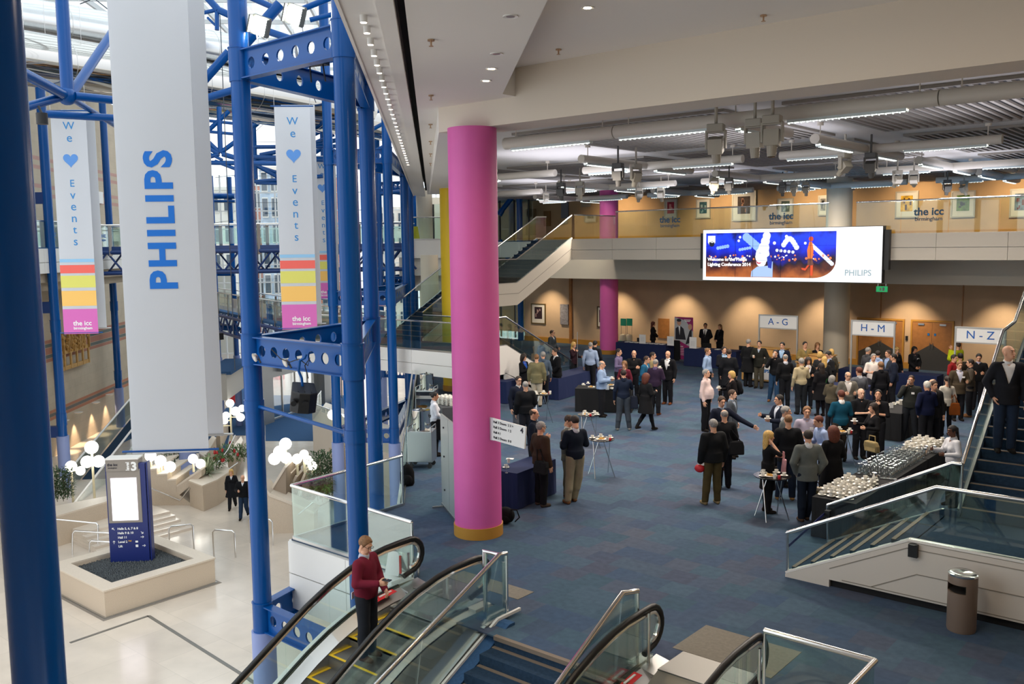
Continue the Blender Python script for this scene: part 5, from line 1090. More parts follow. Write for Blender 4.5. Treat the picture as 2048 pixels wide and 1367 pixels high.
for px in (103, 205):
    q = GT(px, 465, -16.93); text('the icc', .34, BLUET, t, plane_m((q.x, q.y, 6.15), (-SQ, SQ, 0), (0, 0, 1)), .01); text('birmingham', .18, BLUET, t, plane_m((q.x, q.y, 5.92), (-SQ, SQ, 0), (0, 0, 1)), .003)
m = MB(); a = GT(200, 395, -19.9); tag(small('wall_panel', MB().box((0, 0, 0), (.1, .8, .7)), FASC, a, 'small white box on the block wall beside the left banner', 'panel', AR, None, False), 'small white box on the block wall beside the left banner', 'panel')
# wooden sculpture
o0 = GT(115, 745, -19.8); o1 = GT(178, 728, -19.8); zt = GT(115, 662, -19.8).z-o0.z; L_ = (o1-o0).length
t = thing('wooden_relief', 'carved golden wooden relief hanging on the block wall below the left banner', 'artwork', o0, math.atan2((o1-o0).y, (o1-o0).x)); GW = M('golden_wood', 'b88d4a', .6, noise=.15, nscale=5)
m = MB().bb(0, L_, -.06, .0, .0, .22).bb(0, L_, -.06, 0, .85, 1.05); x = 0; k = 0
while x < L_: m.bb(x, x+.16, -.08, 0, 0, 1.0); x += (L_-.16)/5; 
m.build('lattice_base', GW, t); m = MB()
for k in range(26):
    x = R_.uniform(0, L_-.1); z = R_.uniform(.95, zt-.7); m.beam((x, -.06-R_.random()*.05, z), (x+R_.uniform(-.25, .25), -.08, z+R_.uniform(.4, .9)), .12, .05)
for k in range(7): x = (L_-.12)*k/6; m.beam((x+.06, -.08, .9), (x+.06+R_.uniform(-.1, .1), -.08, zt-R_.uniform(0, .4)), .14, .08)
for k in range(30):
    x = R_.uniform(0, L_-.1); z = R_.uniform(1.0, zt-.1); m.sphere((x, -.12, z), R_.uniform(.05, .12), 8, 6)
m.build('carved_stems', GW, t)
for i, (px, py) in enumerate(((148, 826), (183, 806), (211, 790), (120, 842))):
    p = GT(px, py, -19.95); d = Vector((SQ, SQ, 0)); t = thing('wall_lamp', 'saucer-shaped lamp washing the block wall, %s' % ('second from the left', 'third from the left, by the small carving', 'rightmost', 'leftmost behind the blue column')[i], 'wall lamp', p+d*.25, 0, 'saucer lamps on the block wall')
    MB().lathe([(0, -.05), (.1, -.03), (.24, .05), (.22, .06), (0, .06)], n=24).build('saucer', M('pale_lamp_metal', 'd8d5d0', .4), t, True); MB().tube([(0, 0, 0), -d*.25], .02, 6).build('arm', STEEL, t)
    spot('wall_lamp_beam', p+d*.35+Z*-.08, p-Z*3-d*.0, 160, (1, .72, .45), 60, .7)
# moving walkway behind the lamps: white sided ramp with tinted glass
a0 = GT(105, 1010, -16.2); a1 = GT(272, 845, -16.2); b0 = GT(105, 985, -16.2); 
t = thing('escalator', 'white-sided escalator with tinted glass rising along the block wall', 'escalator')
q0 = GT(205, 985, -15.2); q1 = GT(275, 890, -15.2); dd = (q1-q0); e0 = q0-dd*1.4; e1 = q1+dd*1.6
nrm = Vector((SQ, SQ, 0)); up = Vector((0, 0, 1))
def off(p, h, b=0.): return p+up*h-nrm*b
top0, top1 = GT(220, 923, -15.2), GT(267, 853, -15.2)
hg = 1.0
MB().extr([off(e0, -1.2), off(e1, -1.2), off(e1, .0), off(e0, .0)], -nrm*.25).build('side_cladding', FASC, t)
MB().extr([off(e0, -1.35), off(e1, -1.35), off(e1, -1.2), off(e0, -1.2)], -nrm*1.6).build('underside', WOODTRIM, t)
MB().extr([off(e0, 0, .1), off(e1, 0, .1), off(e1, .95, .1), off(e0, .95, .1)], -nrm*.012).build('balustrade_glass', GLASS, t); MB().extr([off(e0, 0, 1.5), off(e1, 0, 1.5), off(e1, .95, 1.5), off(e0, .95, 1.5)], -nrm*.012).build('balustrade_glass', GLASS, t)
MB().tube([off(e0, .98, .1), off(e1, .98, .1)], .05, 8).build('handrail', FASC, t, True); MB().tube([off(e0, .98, 1.5), off(e1, .98, 1.5)], .05, 8).build('handrail', FASC, t, True)
MB().extr([off(e0, -.1, .2), off(e1, -.1, .2), off(e1, -.1, 1.5), off(e0, -.1, 1.5)], (0, 0, -.1)).build('steps', CARPETD, t)
# ================================================================ LOWER FLOOR: FOUNTAIN, TOTEM
ZL = -5.3
t = thing('fountain_plinth', 'square beige stone plinth filled with dark gravel under the totem sign', 'plinth', (-27.57, 13.75, ZL))
w2 = 1.8; g = MB()
for (x0, x1, y0, y1) in ((-w2, w2, -w2, -w2+.45), (-w2, w2, w2-.45, w2), (-w2, -w2+.45, -w2+.45, w2-.45), (w2-.45, w2, -w2+.45, w2-.45)): g.bb(x0, x1, y0, y1, 0, .80)
g.build('stone_wall', STONE, t); g = MB()
for (x0, x1, y0, y1) in ((-w2-.03, w2+.03, -w2-.03, -w2+.45), (-w2-.03, w2+.03, w2-.45, w2+.03), (-w2-.03, -w2+.45, -w2+.45, w2-.45), (w2-.45, w2+.03, -w2+.45, w2-.45)): g.bb(x0, x1, y0, y1, .80, .85)
g.build('coping', STONETOP, t); MB().bb(-w2-.14, w2+.14, -w2-.14, w2+.14, 0, .012).build('base_margin', M('grey_stone_margin', '8f867c', .6), t)
MB().bb(-w2-.05, w2+.05, -w2-.05, w2+.05, 0, .04).build('base_strip', STEEL, t)
gv = MB(); gv.bb(-1.34, 1.34, -1.34, 1.34, .5, .68); rr_ = random.Random(5)
for i in range(46):
    for j in range(46):
        x, y = -1.33+i*.058+rr_.uniform(-.02, .02), -1.33+j*.058+rr_.uniform(-.02, .02); r = rr_.uniform(.02, .042); h = rr_.uniform(.015, .05)
        gv.add([(x-r, y, .68), (x, y-r, .68), (x+r, y, .68), (x, y+r, .68), (x+rr_.uniform(-.01, .01), y, .68+h)], [(0, 1, 4), (1, 2, 4), (2, 3, 4), (3, 0, 4)])
o = gv.build('gravel_bed', M('dark_slate_gravel', '33393c', .45, noise=.45, nscale=30), t)
pa, pb = F(221, 1124, -4.62), F(300, 1121, -4.62); d = pb-pa; rz = math.atan2(d.y, d.x); W_ = d.length; pt = F(222, 1124, -4.62)
t = thing('totem_sign', 'tall navy totem sign with white screen and Level 3 directions, in the gravel', 'sign', (pa+pb)/2+Vector((-math.sin(rz), math.cos(rz), 0))*.12, rz)
NV = M('navy_totem', '17276a', .35); GT_ = M('taupe_totem_panel', '8d857c', .5)
Ht = 3.35; w2 = W_/2
bd_ = MB().bb(-w2, w2*1.0, -.12, .1, 0, Ht-.12).build('body', NV, t, False, .01); MB().bb(w2+.02, w2+.07, -.1, .2, 0, Ht-.1).build('side_fin', NV, t, False, .01)
MB().bb(-w2+.04, w2-.2, -.16, .3, Ht-.35, Ht+.02).bb(-w2+.04, w2-.16, -.135, -.12, 1.3, Ht-.3).build('taupe_panel', GT_, t); MB().bb(-w2+.02, w2-.18, -.18, .34, Ht+.02, Ht+.06).build('cap', FASC, t)
MB().bb(-w2+.16, w2-.28, -.15, -.134, 1.38, Ht-.58).build('screen', em('totem_screen', 'f4ecfa', 1.15), t)
text('the icc', .12, TXD, t, plane_m((-w2+.25, -.165, Ht-.14), (1, 0, 0), (0, 0, 1)), .004); text('birmingham', .06, TXD, t, plane_m((-w2+.25, -.165, Ht-.24), (1, 0, 0), (0, 0, 1)), .001)
text('3', .38, WHITEP, t, plane_m((w2-.33, -.165, Ht-.22), (1, 0, 0), (0, 0, 1)), .016); text('level', .15, WHITEP, t, plane_m((w2-.52, -.165, Ht-.2), (0, 0, 1), (-1, 0, 0)), .005)
for i, s_ in enumerate(('Halls 5, 6, 7 & 8', 'Halls 9 & 10', 'Hall 11', 'Level 2', 'Lift')): text(s_, .1, WHITEP, bd_, plane_m((-w2+.28, -.125, 1.1-i*.145), (1, 0, 0), (0, 0, 1)), .003, align='LEFT')
text('Mall', .06, M('yellow_print', 'e8b23a', .6), bd_, plane_m((-.02, -.125, .69), (1, 0, 0), (0, 0, 1)), .002, align='LEFT')
g = MB()
for (x, z, a_) in ((-w2+.15, 1.1, 2.4), (w2-.2, .955, -.8), (w2-.2, .81, 0), (w2-.16, .52, 0), (-w2+.15, .66, 1.57)):
    c, s_ = math.cos(a_), math.sin(a_)
    for (u, v, u2, v2) in ((-.05, 0, .05, 0), (.05, 0, .01, .035), (.05, 0, .01, -.035)): g.beam((x+u*c-v*s_, -.125, z+u*s_+v*c), (x+u2*c-v2*s_, -.125, z+u2*s_+v2*c), .008, .014)
g.bb(w2-.42, w2-.34, -.127, -.123, .48, .56).bb(w2-.42, w2-.34, -.127, -.123, .63, .69); g.build('arrows_and_icons', WHITEP, bd_)
# ---------------------------------------------------------------- handrails on the marble
def hoop(pts, lab, r=.028, grp=None):
    t = thing('handrail', lab, 'handrail', pts[0], 0, grp); b0 = Vector(pts[0]); MB().tube([Vector(p)-b0 for p in pts], r, 10).build('rail', CHROME, t, True); return t
def zf(px, py, z): return F(px, py, z)
def hoop2(x0, y0, x1, y1, lab, h0=.95, h1=.95, z0=ZL, z1=ZL):
    a, b = F(x0, y0, z0), F(x1, y1, z1); d = (b-a).normalized()*.08; return hoop([a, a+Z*(h0-.08), a+Z*h0+d, b+Z*h1-d, b+Z*(h1-.08), b], lab)
hoop2(428, 1112, 471, 1114, 'free-standing chrome hoop rail on the marble right of the plinth')
hoop2(340, 1105, 388, 1099, 'low chrome hoop rail directly behind the plinth')
hoop2(500, 1085, 546, 1090, 'chrome hoop rail behind the foot of the front blue column')
t = thing('marble_steps', 'pale marble steps going down to the left of the totem sign', 'steps'); D3 = 33.; m = MB()
for k in range(5): P_ = [F(112+k*16, 1086-k*2+6, ZL), F(222+k*4, 1096+k*0, ZL)]; 
q = F(215, 1108, ZL)
for k in range(5): m.bb(q.x-4.6+.01*k, q.x-.35*k-.2, q.y-.2+.02*k, q.y+3.4-.02*k, ZL+.1*k, ZL+.1*(k+1))
m.build('treads', MARB, t)
for j, pts in enumerate(([(100, 1037), (193, 1046), (196, 1050), (196, 1098)], [(145, 1112), (145, 1066), (150, 1061), (222, 1066)], [(179, 1103), (179, 1085), (183, 1081), (222, 1084)])):
    b0 = AT(*pts[0], D3); hoop([AT(x, y, D3-j*.6) for x, y in pts], ('long chrome handrail at the left edge above the marble steps', 'chrome handrail in front of the marble steps, left of the totem sign', 'shortest chrome handrail beside the totem sign at the steps')[j])
# low stone wall with shrub at the left
def wallpoly(name, lab, cat, px, z0, z1, mat=STONE, cap=True, th=None):
    pts = [F(x, y, z1) for x, y in px]; c = sum(pts, Vector())/len(pts); t = thing(name, lab, cat, (c.x, c.y, z0))
    P2 = [(p.x-c.x, p.y-c.y) for p in pts]; MB().prism(P2, 0, z1-z0-.06).build('stone_body', mat, t)
    P3 = [(x*1.02, y*1.02) for x, y in P2]; MB().prism(P3, z1-z0-.06, z1-z0).build('coping', STONETOP, t); return t, c
T0, c0 = wallpoly('stone_parapet', 'beige stone parapet running behind the totem sign on the left', 'parapet', [(105, 1033), (220, 1000), (300, 990), (300, 975), (105, 1012)], ZL, ZL+1.15)
# hexagonal planter
T1, c1_ = wallpoly('stone_planter', 'angular beige stone planter with spiky plant in front of the walking couple', 'planter', [(378, 960), (405, 970), (434, 958), (462, 940), (457, 935), (445, 928), (420, 930)], ZL, ZL+1.1)
hoop([F(378, 962, ZL+.75), F(405, 983, ZL+.7), F(436, 970, ZL+.72), F(452, 957, ZL+.75)], 'chrome handrail wrapped around the angular planter')
# plants
LEAF = M('green_leaves', '4f6b35', .6, noise=.35, nscale=3); LEAF2 = M('dark_green_leaves', '36502c', .6, noise=.3, nscale=3); SPK = M('silver_green_spikes', '8f9a7c', .6); REDL = M('red_flowers', 'b02a2a', .6)
def leafm(rng, n, R, H, ln, wd, droop=.3):
    m = MB()
    for k in range(n):
        a_ = rng.uniform(0, 2*PI); rr0 = R*math.sqrt(rng.random())*.7; z = rng.uniform(.1, 1)*H; o = Vector((rr0*math.cos(a_), rr0*math.sin(a_), z)); a_ += rng.uniform(-.8, .8); e = rng.uniform(-.2, 1.1)
        d = Vector((math.cos(a_)*math.cos(e), math.sin(a_)*math.cos(e), math.sin(e))); s_ = d.cross(Z); s_ = s_.normalized() if s_.length > .01 else Vector((1, 0, 0)); l = ln*rng.uniform(.6, 1.2)
        q = [o-s_*wd*.3, o+d*l*.5-s_*wd, o+d*l-Z*droop*l, o+d*l*.5+s_*wd, o+s_*wd*.3]; m.add(q, [(0, 1, 2, 3, 4)])
    return m
def plant(p, lab, R, H, n, ln, wd, mat, name='potted_plant', red=0, seed=1, stems=True):
    t = thing(name, lab, 'plant', p); rg = random.Random(seed); leafm(rg, n, R, H, ln, wd).build('leaves', mat, t)
    if stems:
        m = MB()
        for k in range(6): a_ = k*1.05; m.tube([(0.3*R*math.cos(a_), .3*R*math.sin(a_), 0), (R*.5*math.cos(a_), R*.5*math.sin(a_), H*.8)], .012, 5)
        m.build('stems', M('plant_stem', '5a4a30', .8), t)
    if red:
        m = MB()
        for k in range(red): a_ = rg.uniform(0, 6.3); m.sphere((R*.7*math.cos(a_), R*.7*math.sin(a_), H*rg.uniform(.6, 1.1)), .06, 7, 5, (1, 1, 1.6))
        m.build('flowers', REDL, t)
def spiky(p, lab, n, L_, mat, seed=1):
    t = thing('spiky_plant', lab, 'plant', p); rg = random.Random(seed); m = MB()
    for k in range(n):
        a_ = rg.uniform(0, 2*PI); e = rg.uniform(.15, 1.4); l = L_*rg.uniform(.7, 1.1); h = Vector((math.cos(a_), math.sin(a_), 0)); s_ = Vector((-h.y, h.x, 0))*.018
        p1 = h*l*.5*math.cos(e)+Z*l*.5*math.sin(e); p2 = h*l*math.cos(e)*1.05+Z*(l*math.sin(e)-.18*l*math.cos(e)); m.add([-s_, p1-s_, p2, p1+s_, s_], [(0, 1, 2, 3, 4)])
    m.build('leaves', mat, t); MB().cyl((0, 0, -.05), .05, .12, 8).build('stem', M('plant_stem', '5a4a30', .8), t)
spiky(F(415, 948, ZL+1.1), 'silvery spiky plant in the angular planter', 90, .9, SPK, 2)
plant(F(428, 938, ZL+1.1), 'green plant with red flowers in the angular planter', .6, .6, 160, .25, .05, LEAF, red=6, seed=3)
plant(F(122, 1000, ZL+.6), 'bushy green shrub at the lower left, by the lilac column sleeve', .75, 1.3, 1300, .16, .03, LEAF2, 'shrub', seed=4)
plant(F(470, 918, ZL+.6), 'flowering bed plants behind the angular planter, left of the front column', 1.3, .6, 900, .22, .03, LEAF, 'flower_bed_plant', 8, 5)
plant(F(358, 925, ZL+.4), 'dark green plant behind the globe lamps under the large banner', 1.1, 1.2, 700, .25, .035, LEAF2, seed=6)
spiky(F(590, 1010, ZL+.6), 'spiky green plant behind the glass corner, at the lamp post', 70, 1.0, LEAF, 7)
plant(F(650, 1000, ZL+.8), 'tall leafy plant seen through the glass corner balustrade', .9, 1.9, 1500, .22, .03, LEAF2, seed=8)
plant(F(650, 985, ZL+2.2), 'yellow-green shoot on top of the tall leafy plant', .3, .5, 90, .3, .05, LEAF, seed=9)
# stepped and sawtooth stone walls (outline in its own vertical plane, real thickness)
HF = Vector((_f.x, _f.y, 0)).normalized()
def depth(p): return (p-C0).dot(_f)
def block(t, D, pts, th, mat=STONE, cop=True, nm='wall_block', back=None):
    P_ = [AT(x, y, D) for x, y in pts]; v = HF*th+(back or Vector()); MB().extr(P_, v).build(nm, mat, t)
D1 = depth(F(345, 1010, ZL))
t = thing('stepped_wall', 'stepped beige stone wall carrying the row of globes, behind the totem sign', 'stone wall', (0, 0, 0))
block(t, D1, [(292, 1014), (292, 942), (313, 939), (314, 951), (334, 949), (335, 962), (352, 960), (353, 985), (388, 1011)], 1.6)
block(t, D1-.02, [(291, 942), (291, 939), (313.5, 936), (313.5, 939)], 2.6, STONETOP, nm='coping'); block(t, D1-.02, [(313.5, 951), (313.5, 948), (334.5, 946), (334.5, 949)], 2.6, STONETOP, nm='coping'); block(t, D1-.02, [(334.5, 962), (334.5, 959), (352.5, 957), (352.5, 960)], 2.6, STONETOP, nm='coping')
block(t, D1-.02, [(353, 974), (353, 987), (358, 990), (403, 952), (403, 940)], .5, nm='slanting_block'); block(t, D1-.04, [(353, 974), (353, 970), (400, 937), (403, 940)], .9, STONETOP, nm='slanting_coping')
D2 = depth(F(570, 1066, ZL))
t = thing('sawtooth_wall', 'sawtooth stone wall with white slanting tops beside the cluster of blazing globes', 'stone wall', (0, 0, 0))
block(t, D2, [(527, 974), (538, 992), (590, 1012), (628, 1028), (628, 1068), (527, 1066)], .7); block(t, D2-.03, [(527, 968), (527, 974), (538, 992), (590, 1012), (628, 1028), (628, 1023), (591, 1006), (540, 986)], .9, STONETOP, nm='coping')
for (a_, b_, c_) in (((538, 990), (572, 935), (572, 999)), ((576, 960), (583, 946), (583, 985)), ((588, 965), (594, 954), (594, 985)), ((604, 966), (617, 936), (619, 1000)), ((621, 958), (626, 945), (627, 1000))):
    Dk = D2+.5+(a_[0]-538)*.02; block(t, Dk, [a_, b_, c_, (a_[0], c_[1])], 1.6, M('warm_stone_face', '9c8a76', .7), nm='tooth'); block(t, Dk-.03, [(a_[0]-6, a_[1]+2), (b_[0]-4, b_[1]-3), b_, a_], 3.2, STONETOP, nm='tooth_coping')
# stone ramp walls by the blue carpet
for (pts, lab) in (([(398, 905), (425, 870), (432, 875), (410, 912)], 'beige stone wall left of the tall globe lamp post'), ([(432, 868), (452, 830), (456, 836), (440, 870)], 'beige stone wall behind the tall globe lamp post'), ([(455, 905), (482, 872), (486, 880), (470, 915)], 'beige stone ramp wall beside the flower bed')):
    wallpoly('stone_parapet', lab, 'parapet', pts, ZL, ZL+.9)
hoop([F(400, 960, ZL+.9), F(420, 945, ZL+.9), F(455, 900, ZL+1.2), F(470, 870, ZL+1.6)], 'chrome handrail climbing past the flower bed'); hoop([F(405, 968, ZL+.9), F(440, 950, ZL+.95), F(475, 925, ZL+1.1)], 'chrome handrail in front of the flower bed')
hoop([F(300, 975, ZL+.9), F(360, 1000, ZL+.2), F(380, 975, ZL+.8)], 'chrome handrail along the slanting walls behind the totem')
hoop([F(595, 1030, ZL+.9), F(625, 1005, ZL+1.2), F(640, 1012, ZL+1.2), F(680, 990, ZL+1.3)], 'chrome handrail seen through the glass corner')
# white parapet with glass at the carpet edge
pA, pB, pC = F(627, 900, ZL), F(800, 985, ZL), F(640, 870, ZL)
t = thing('white_parapet', 'white panelled parapet with glass top beside the blue carpet of the entrance level', 'parapet'); hh_ = 1.55
MB().extr([pA, pB, pB+Z*hh_, pA+Z*hh_], Vector((-SQ, SQ, 0))*6).build('parapet_panel', M('warm_white_panel', 'e9dfd2', .6), t)
a = pA+Z*hh_; b = pB+Z*hh_; MB().extr([a, b, b+Z*1.0, a+Z*1.0], (0, .012, 0)).build('glass_panel', GLASS, t); MB().tube([a+Z*1.0, b+Z*1.0], .03, 8).build('handrail', CHROME, t, True)
c = a+Vector((-SQ, SQ, 0))*4; MB().extr([a, c, c+Z*1.0, a+Z*1.0], (.012, 0, 0)).build('glass_panel', GLASS, t); MB().tube([a+Z, c+Z], .03, 8).build('handrail', CHROME, t, True)
q = a.lerp(b, .07)+Z*.6+Vector((0, .6, 0)); text('the icc', .5, M('cyan_lettering', '2a8fb0', .6), t, plane_m(q, (-(b-a).x, -(b-a).y, 0), (0, 0, 1)), .01)
t = thing('info_lectern', 'small stone-coloured lectern with black device behind the blue column', 'lectern', F(678, 935, ZL)); MB().bb(-.35, .35, -.3, .3, 0, 1.0).build('body', STONE, t); MB().bb(.0, .25, -.1, .1, 1.0, 1.25).build('device', BLACK, t)
# globe lamps
GP = M('cream_lamp_post', 'd9cfae', .5)
def lamp_post(globes, foot, D, lab, arms=True, zfoot=ZL):
    f_ = F(*foot, zfoot) if foot else None
    if f_ is None: f_ = AT(globes[0][0], globes[0][1], D); f_.z = zfoot
    dd = (f_-C0).dot(_f); t = thing('globe_lamp', lab, 'lamp post', f_, 0, 'white globe lamps'); pts = []
    for (x, y, r) in globes:
        p = AT(x, y, dd)-f_; pts.append(p); MB().sphere(p, r/1830*dd, 20, 12).build('globe', GLOBE, t, True)
    top = pts[0]; MB().tube([(top.x, top.y, 0), (top.x, top.y, top.z)], .05, 10).build('pole', GP, t, True)
    for p in pts[1:]: MB().tube([(top.x, top.y, p.z), p], .03, 8).build('arm', GP, t, True)
    return t
lamp_post([(183, 894, 13), (174, 923, 12), (197, 922, 12)], (191, 1003), 0, 'three-globe lamp post behind the left shrub')
lamp_post([(142, 932, 11), (161, 941, 9)], (150, 1010), 0, 'pair of globes at the far left by the lilac column sleeve')
lamp_post([(460, 806, 8), (452, 830, 7), (449, 841, 7), (471, 822, 9), (481, 834, 8), (484, 816, 7), (433, 852, 7)], (464, 893), 0, 'tall lamp post with a spray of globes left of the front column')
lamp_post([(571, 887, 12), (559, 903, 12), (549, 917, 12), (572, 915, 11), (583, 929, 9)], (577, 1015), 0, 'lamp post with a cluster of blazing globes behind the glass corner')
for i, (x, y, r, fy, l) in enumerate(((301, 911, 11, 939, 'left of the three just under the large banner'), (321, 921, 11, 949, 'middle of the three under the large banner'), (340, 933, 11, 960, 'right of the three under the large banner'), (386, 917, 9.5, 944, 'left of the pair above the angular planter'), (401, 927, 9.5, 950, 'right of the pair above the angular planter'), (594, 917, 10, 950, 'in the middle of the sawtooth walls'), (608, 908, 9, 945, 'highest over the sawtooth walls'), (617, 920, 9, 940, 'second from the right over the sawtooth walls'), (625, 931, 9, 948, 'rightmost over the sawtooth walls'), (665, 829, 10, 880, 'alone behind the glass, right of the loudspeaker'))):
    D = D1+.4 if i < 5 else D2+1.4 if i < 9 else 45; q = AT(x, fy, D); f0 = Vector((AT(x, y, D).x, AT(x, y, D).y, q.z)); p = AT(x, y, D); t = thing('globe_lamp', 'single globe lamp %s' % l, 'lamp post', f0, 0, 'white globe lamps')
    MB().sphere(p-f0, r/1830*D, 20, 12).build('globe', GLOBE, t, True); MB().tube([(0, 0, 0), p-f0], .05, 10).build('pole', GP, t, True)
# ================================================================ END WALL, ENTRANCE, BRIDGES
SE = 66
m = MB(); fr = M('white_glazing_bar', 'e4e8ea', .5); nw = 0
for k in range(24): t_ = -21+k*1.25; tbox(m, SE-.06, SE+.06, t_-.05, t_+.05, ZL, 10.5)
z = -2
while z < 10.5: tbox(m, SE-.05, SE+.05, -21, 8, z-.04, z+.04); z += 1.25
struct(m.build('window_1', fr)); m = MB(); tbox(m, SE-.01, SE+.01, -21, 8, -2, 10.5); struct(m.build('window_2', CLEAR))
# outside: brick buildings, pale tower
BRK = M('orange_brick', 'c4714e', .9, noise=.12, nscale=4); WINB = M('dark_window_pane', '3c4a58', .2); PALE = M('pale_facade', 'd8d5cd', .8)
def building(px0, px1, py, s_, lab, mat, name='building', dep=8, floors=6, z0=-6, cols=3):
    a = GS(px0, py, s_); b = GS(px1, py, s_); t0_, t1_ = (a.x+a.y)*SQ, (b.x+b.y)*SQ; h = a.z
    c = ST(s_+dep/2, (t0_+t1_)/2); t = thing(name, lab, 'building', (c.x, c.y, z0), AR); W = t1_-t0_
    MB().bb(-W/2, W/2, -dep/2, dep/2, 0, h-z0).build('wall', mat, t); MB().bb(-W/2-.1, W/2+.1, -dep/2-.1, dep/2+.1, h-z0, h-z0+.3).build('parapet', PALE, t)
    for i in range(cols):
        for j in range(floors):
            x = -W/2+W*(i+.5)/cols; z = (h-z0)*(j+.55)/floors; f = MB().bb(x-W/cols*.33, x+W/cols*.33, -dep/2-.08, -dep/2-.01, z-.9, z+.9).build('window', PALE, t)
            MB().bb(x-W/cols*.28, x+W/cols*.28, -dep/2-.1, -dep/2-.07, z-.8, z+.8).build('pane', WINB, f)
building(497, 552, 372, 95, 'orange brick building outside the end glazing, left of the right banner', BRK, cols=2)
building(518, 575, 340, 85, 'glass-fronted stair tower outside, with blue reflections', M('bluish_curtain_wall', '9fb3c8', .3, noise=.35, nscale=1.2), cols=3, floors=8)
building(634, 668, 352, 88, 'orange brick building with dark windows right of the right banner', BRK, cols=2, floors=8)
building(735, 830, 420, 95, 'pale building outside behind the second column group', PALE, cols=5)
building(412, 470, 380, 90, 'white clad building outside at the left of the end wall', PALE, cols=2)
building(436, 560, 700, 80, 'low white shop front outside with red seating', M('shop_white', 'ece9e6', .6), dep=4, floors=1, z0=-6, cols=5)
red = M('red_seating', 'd42e30', .5)
for i in range(7): p = F(505+i*9+(i % 2)*5, 758-(i % 3)*5, ZL); small('red_chair', MB().bb(-.3, .3, -.3, .3, 0, .5).bb(-.3, .3, .22, .3, .5, 1.0), red, p, 'red chair in the cafe outside, seen over the entrance doors', 'chair', 0, 'red cafe chairs', False)
for i in range(4): p = F(466+i*4, 805-i*14, ZL); small('red_stool', MB().cyl((0, 0, 0), .3, .9, 12), red, p, 'red stool outside, left of the front column', 'stool', 0, 'red stools')
struct(MB().prism([tl(66, -40), tl(140, -60), tl(140, 60), tl(66, 40)], -5.45, -5.31).build('floor', M('outdoor_paving', 'b8bab6', .9)))
# entrance portal
q0, q1 = F(538, 843, ZL), F(640, 808, ZL); d = q1-q0; rz = math.atan2(d.y, d.x); L_ = d.length
t = thing('entrance_portal', 'grey steel entrance portal with two glass doors', 'entrance', q0, rz); PS = M('grey_portal_steel', '8c8e8f', .35, .6); H_ = 3.7
MB().bb(-1.6, 0, -.4, .6, 0, H_).bb(L_, L_+.9, -.4, .6, 0, H_).bb(-1.6, L_+.9, -.5, .6, H_-.9, H_+.2).bb(.4, L_-.2, -.8, -.5, H_-.6, H_).build('portal_frame', PS, t); MB().bb(-1.6, L_+.9, -.5, .6, H_+.2, H_+.26).build('portal_top', FASC, t)
for i in range(4):
    x0_ = L_*i/4; MB().bb(x0_, x0_+.08, -.05, .05, 0, H_-.9).bb(x0_, x0_+L_/4, -.05, .05, 0, .12).bb(x0_, x0_+L_/4, -.05, .05, H_-1.0, H_-.9).build('door_frame', STEEL, t); MB().bb(x0_+.08, x0_+L_/4, -.01, .01, .12, H_-1).build('door_glass', CLEAR, t)
q0 = F(655, 800, ZL); t = thing('revolving_door', 'steel revolving door at the right of the entrance portal', 'door', q0); MB().lathe([(1.3, 3.2), (1.35, 3.2), (1.35, 3.9), (0, 3.95)], n=30).build('drum_top', PS, t, True)
for k in range(8): a_ = k*PI/4; MB().cyl((1.3*math.cos(a_), 1.3*math.sin(a_), 0), .05, 3.2, 8).build('post', PS, t)
p = F(540, 845, ZL); small('fire_extinguisher', MB().cyl((0, 0, .1), .1, .7, 12).cyl((0, 0, .8), .04, .12, 8), red, p, 'red fire extinguisher beside the entrance portal', 'extinguisher')
# level 5 footbridge
t = thing('footbridge', 'blue steel footbridge with glass rails crossing the atrium at balcony level', 'bridge'); s0, s1, ta, tb = 47.0, 49.4, -16.9, -1.0
m = MB(); tbox(m, s0, s1, ta, tb, 5.42, 5.55); m.build('deck', CARPET2, t); m = MB()
for s_ in (s0, s1):
    m.tube([ST(s_, ta, 5.28), ST(s_, tb, 5.28)], .11, 12).tube([ST(s_, ta, 4.25), ST(s_, tb, 4.25)], .1, 12).beam(ST(s_, ta, 5.45), ST(s_, tb, 5.45), .08, .22)
    k = ta; i = 0
    while k < tb-.5: m.tube([ST(s_, k, 5.28 if i % 2 else 4.25), ST(s_, k+.8, 4.25 if i % 2 else 5.28)], .05, 8); k += .8; i += 1
m.build('truss', NAVY, t, True)
for s_ in (s0, s1):
    k = ta+1
    while k < tb: MB().beam(ST(s_-.05, k, 5.1), ST(s_-.05, k, 6.6), .16, .05).build('post', STEEL, t); MB().extr([ST(s_, k+.1, 5.65), ST(s_, min(k+2.3, tb), 5.65), ST(s_, min(k+2.3, tb), 6.45), ST(s_, k+.1, 6.45)], (.012, 0, 0)).build('glass_panel', GLASS, t); k += 2.4
    MB().tube([ST(s_, ta, 6.62), ST(s_, tb, 6.62)], .04, 8).build('handrail', CHROME, t, True)
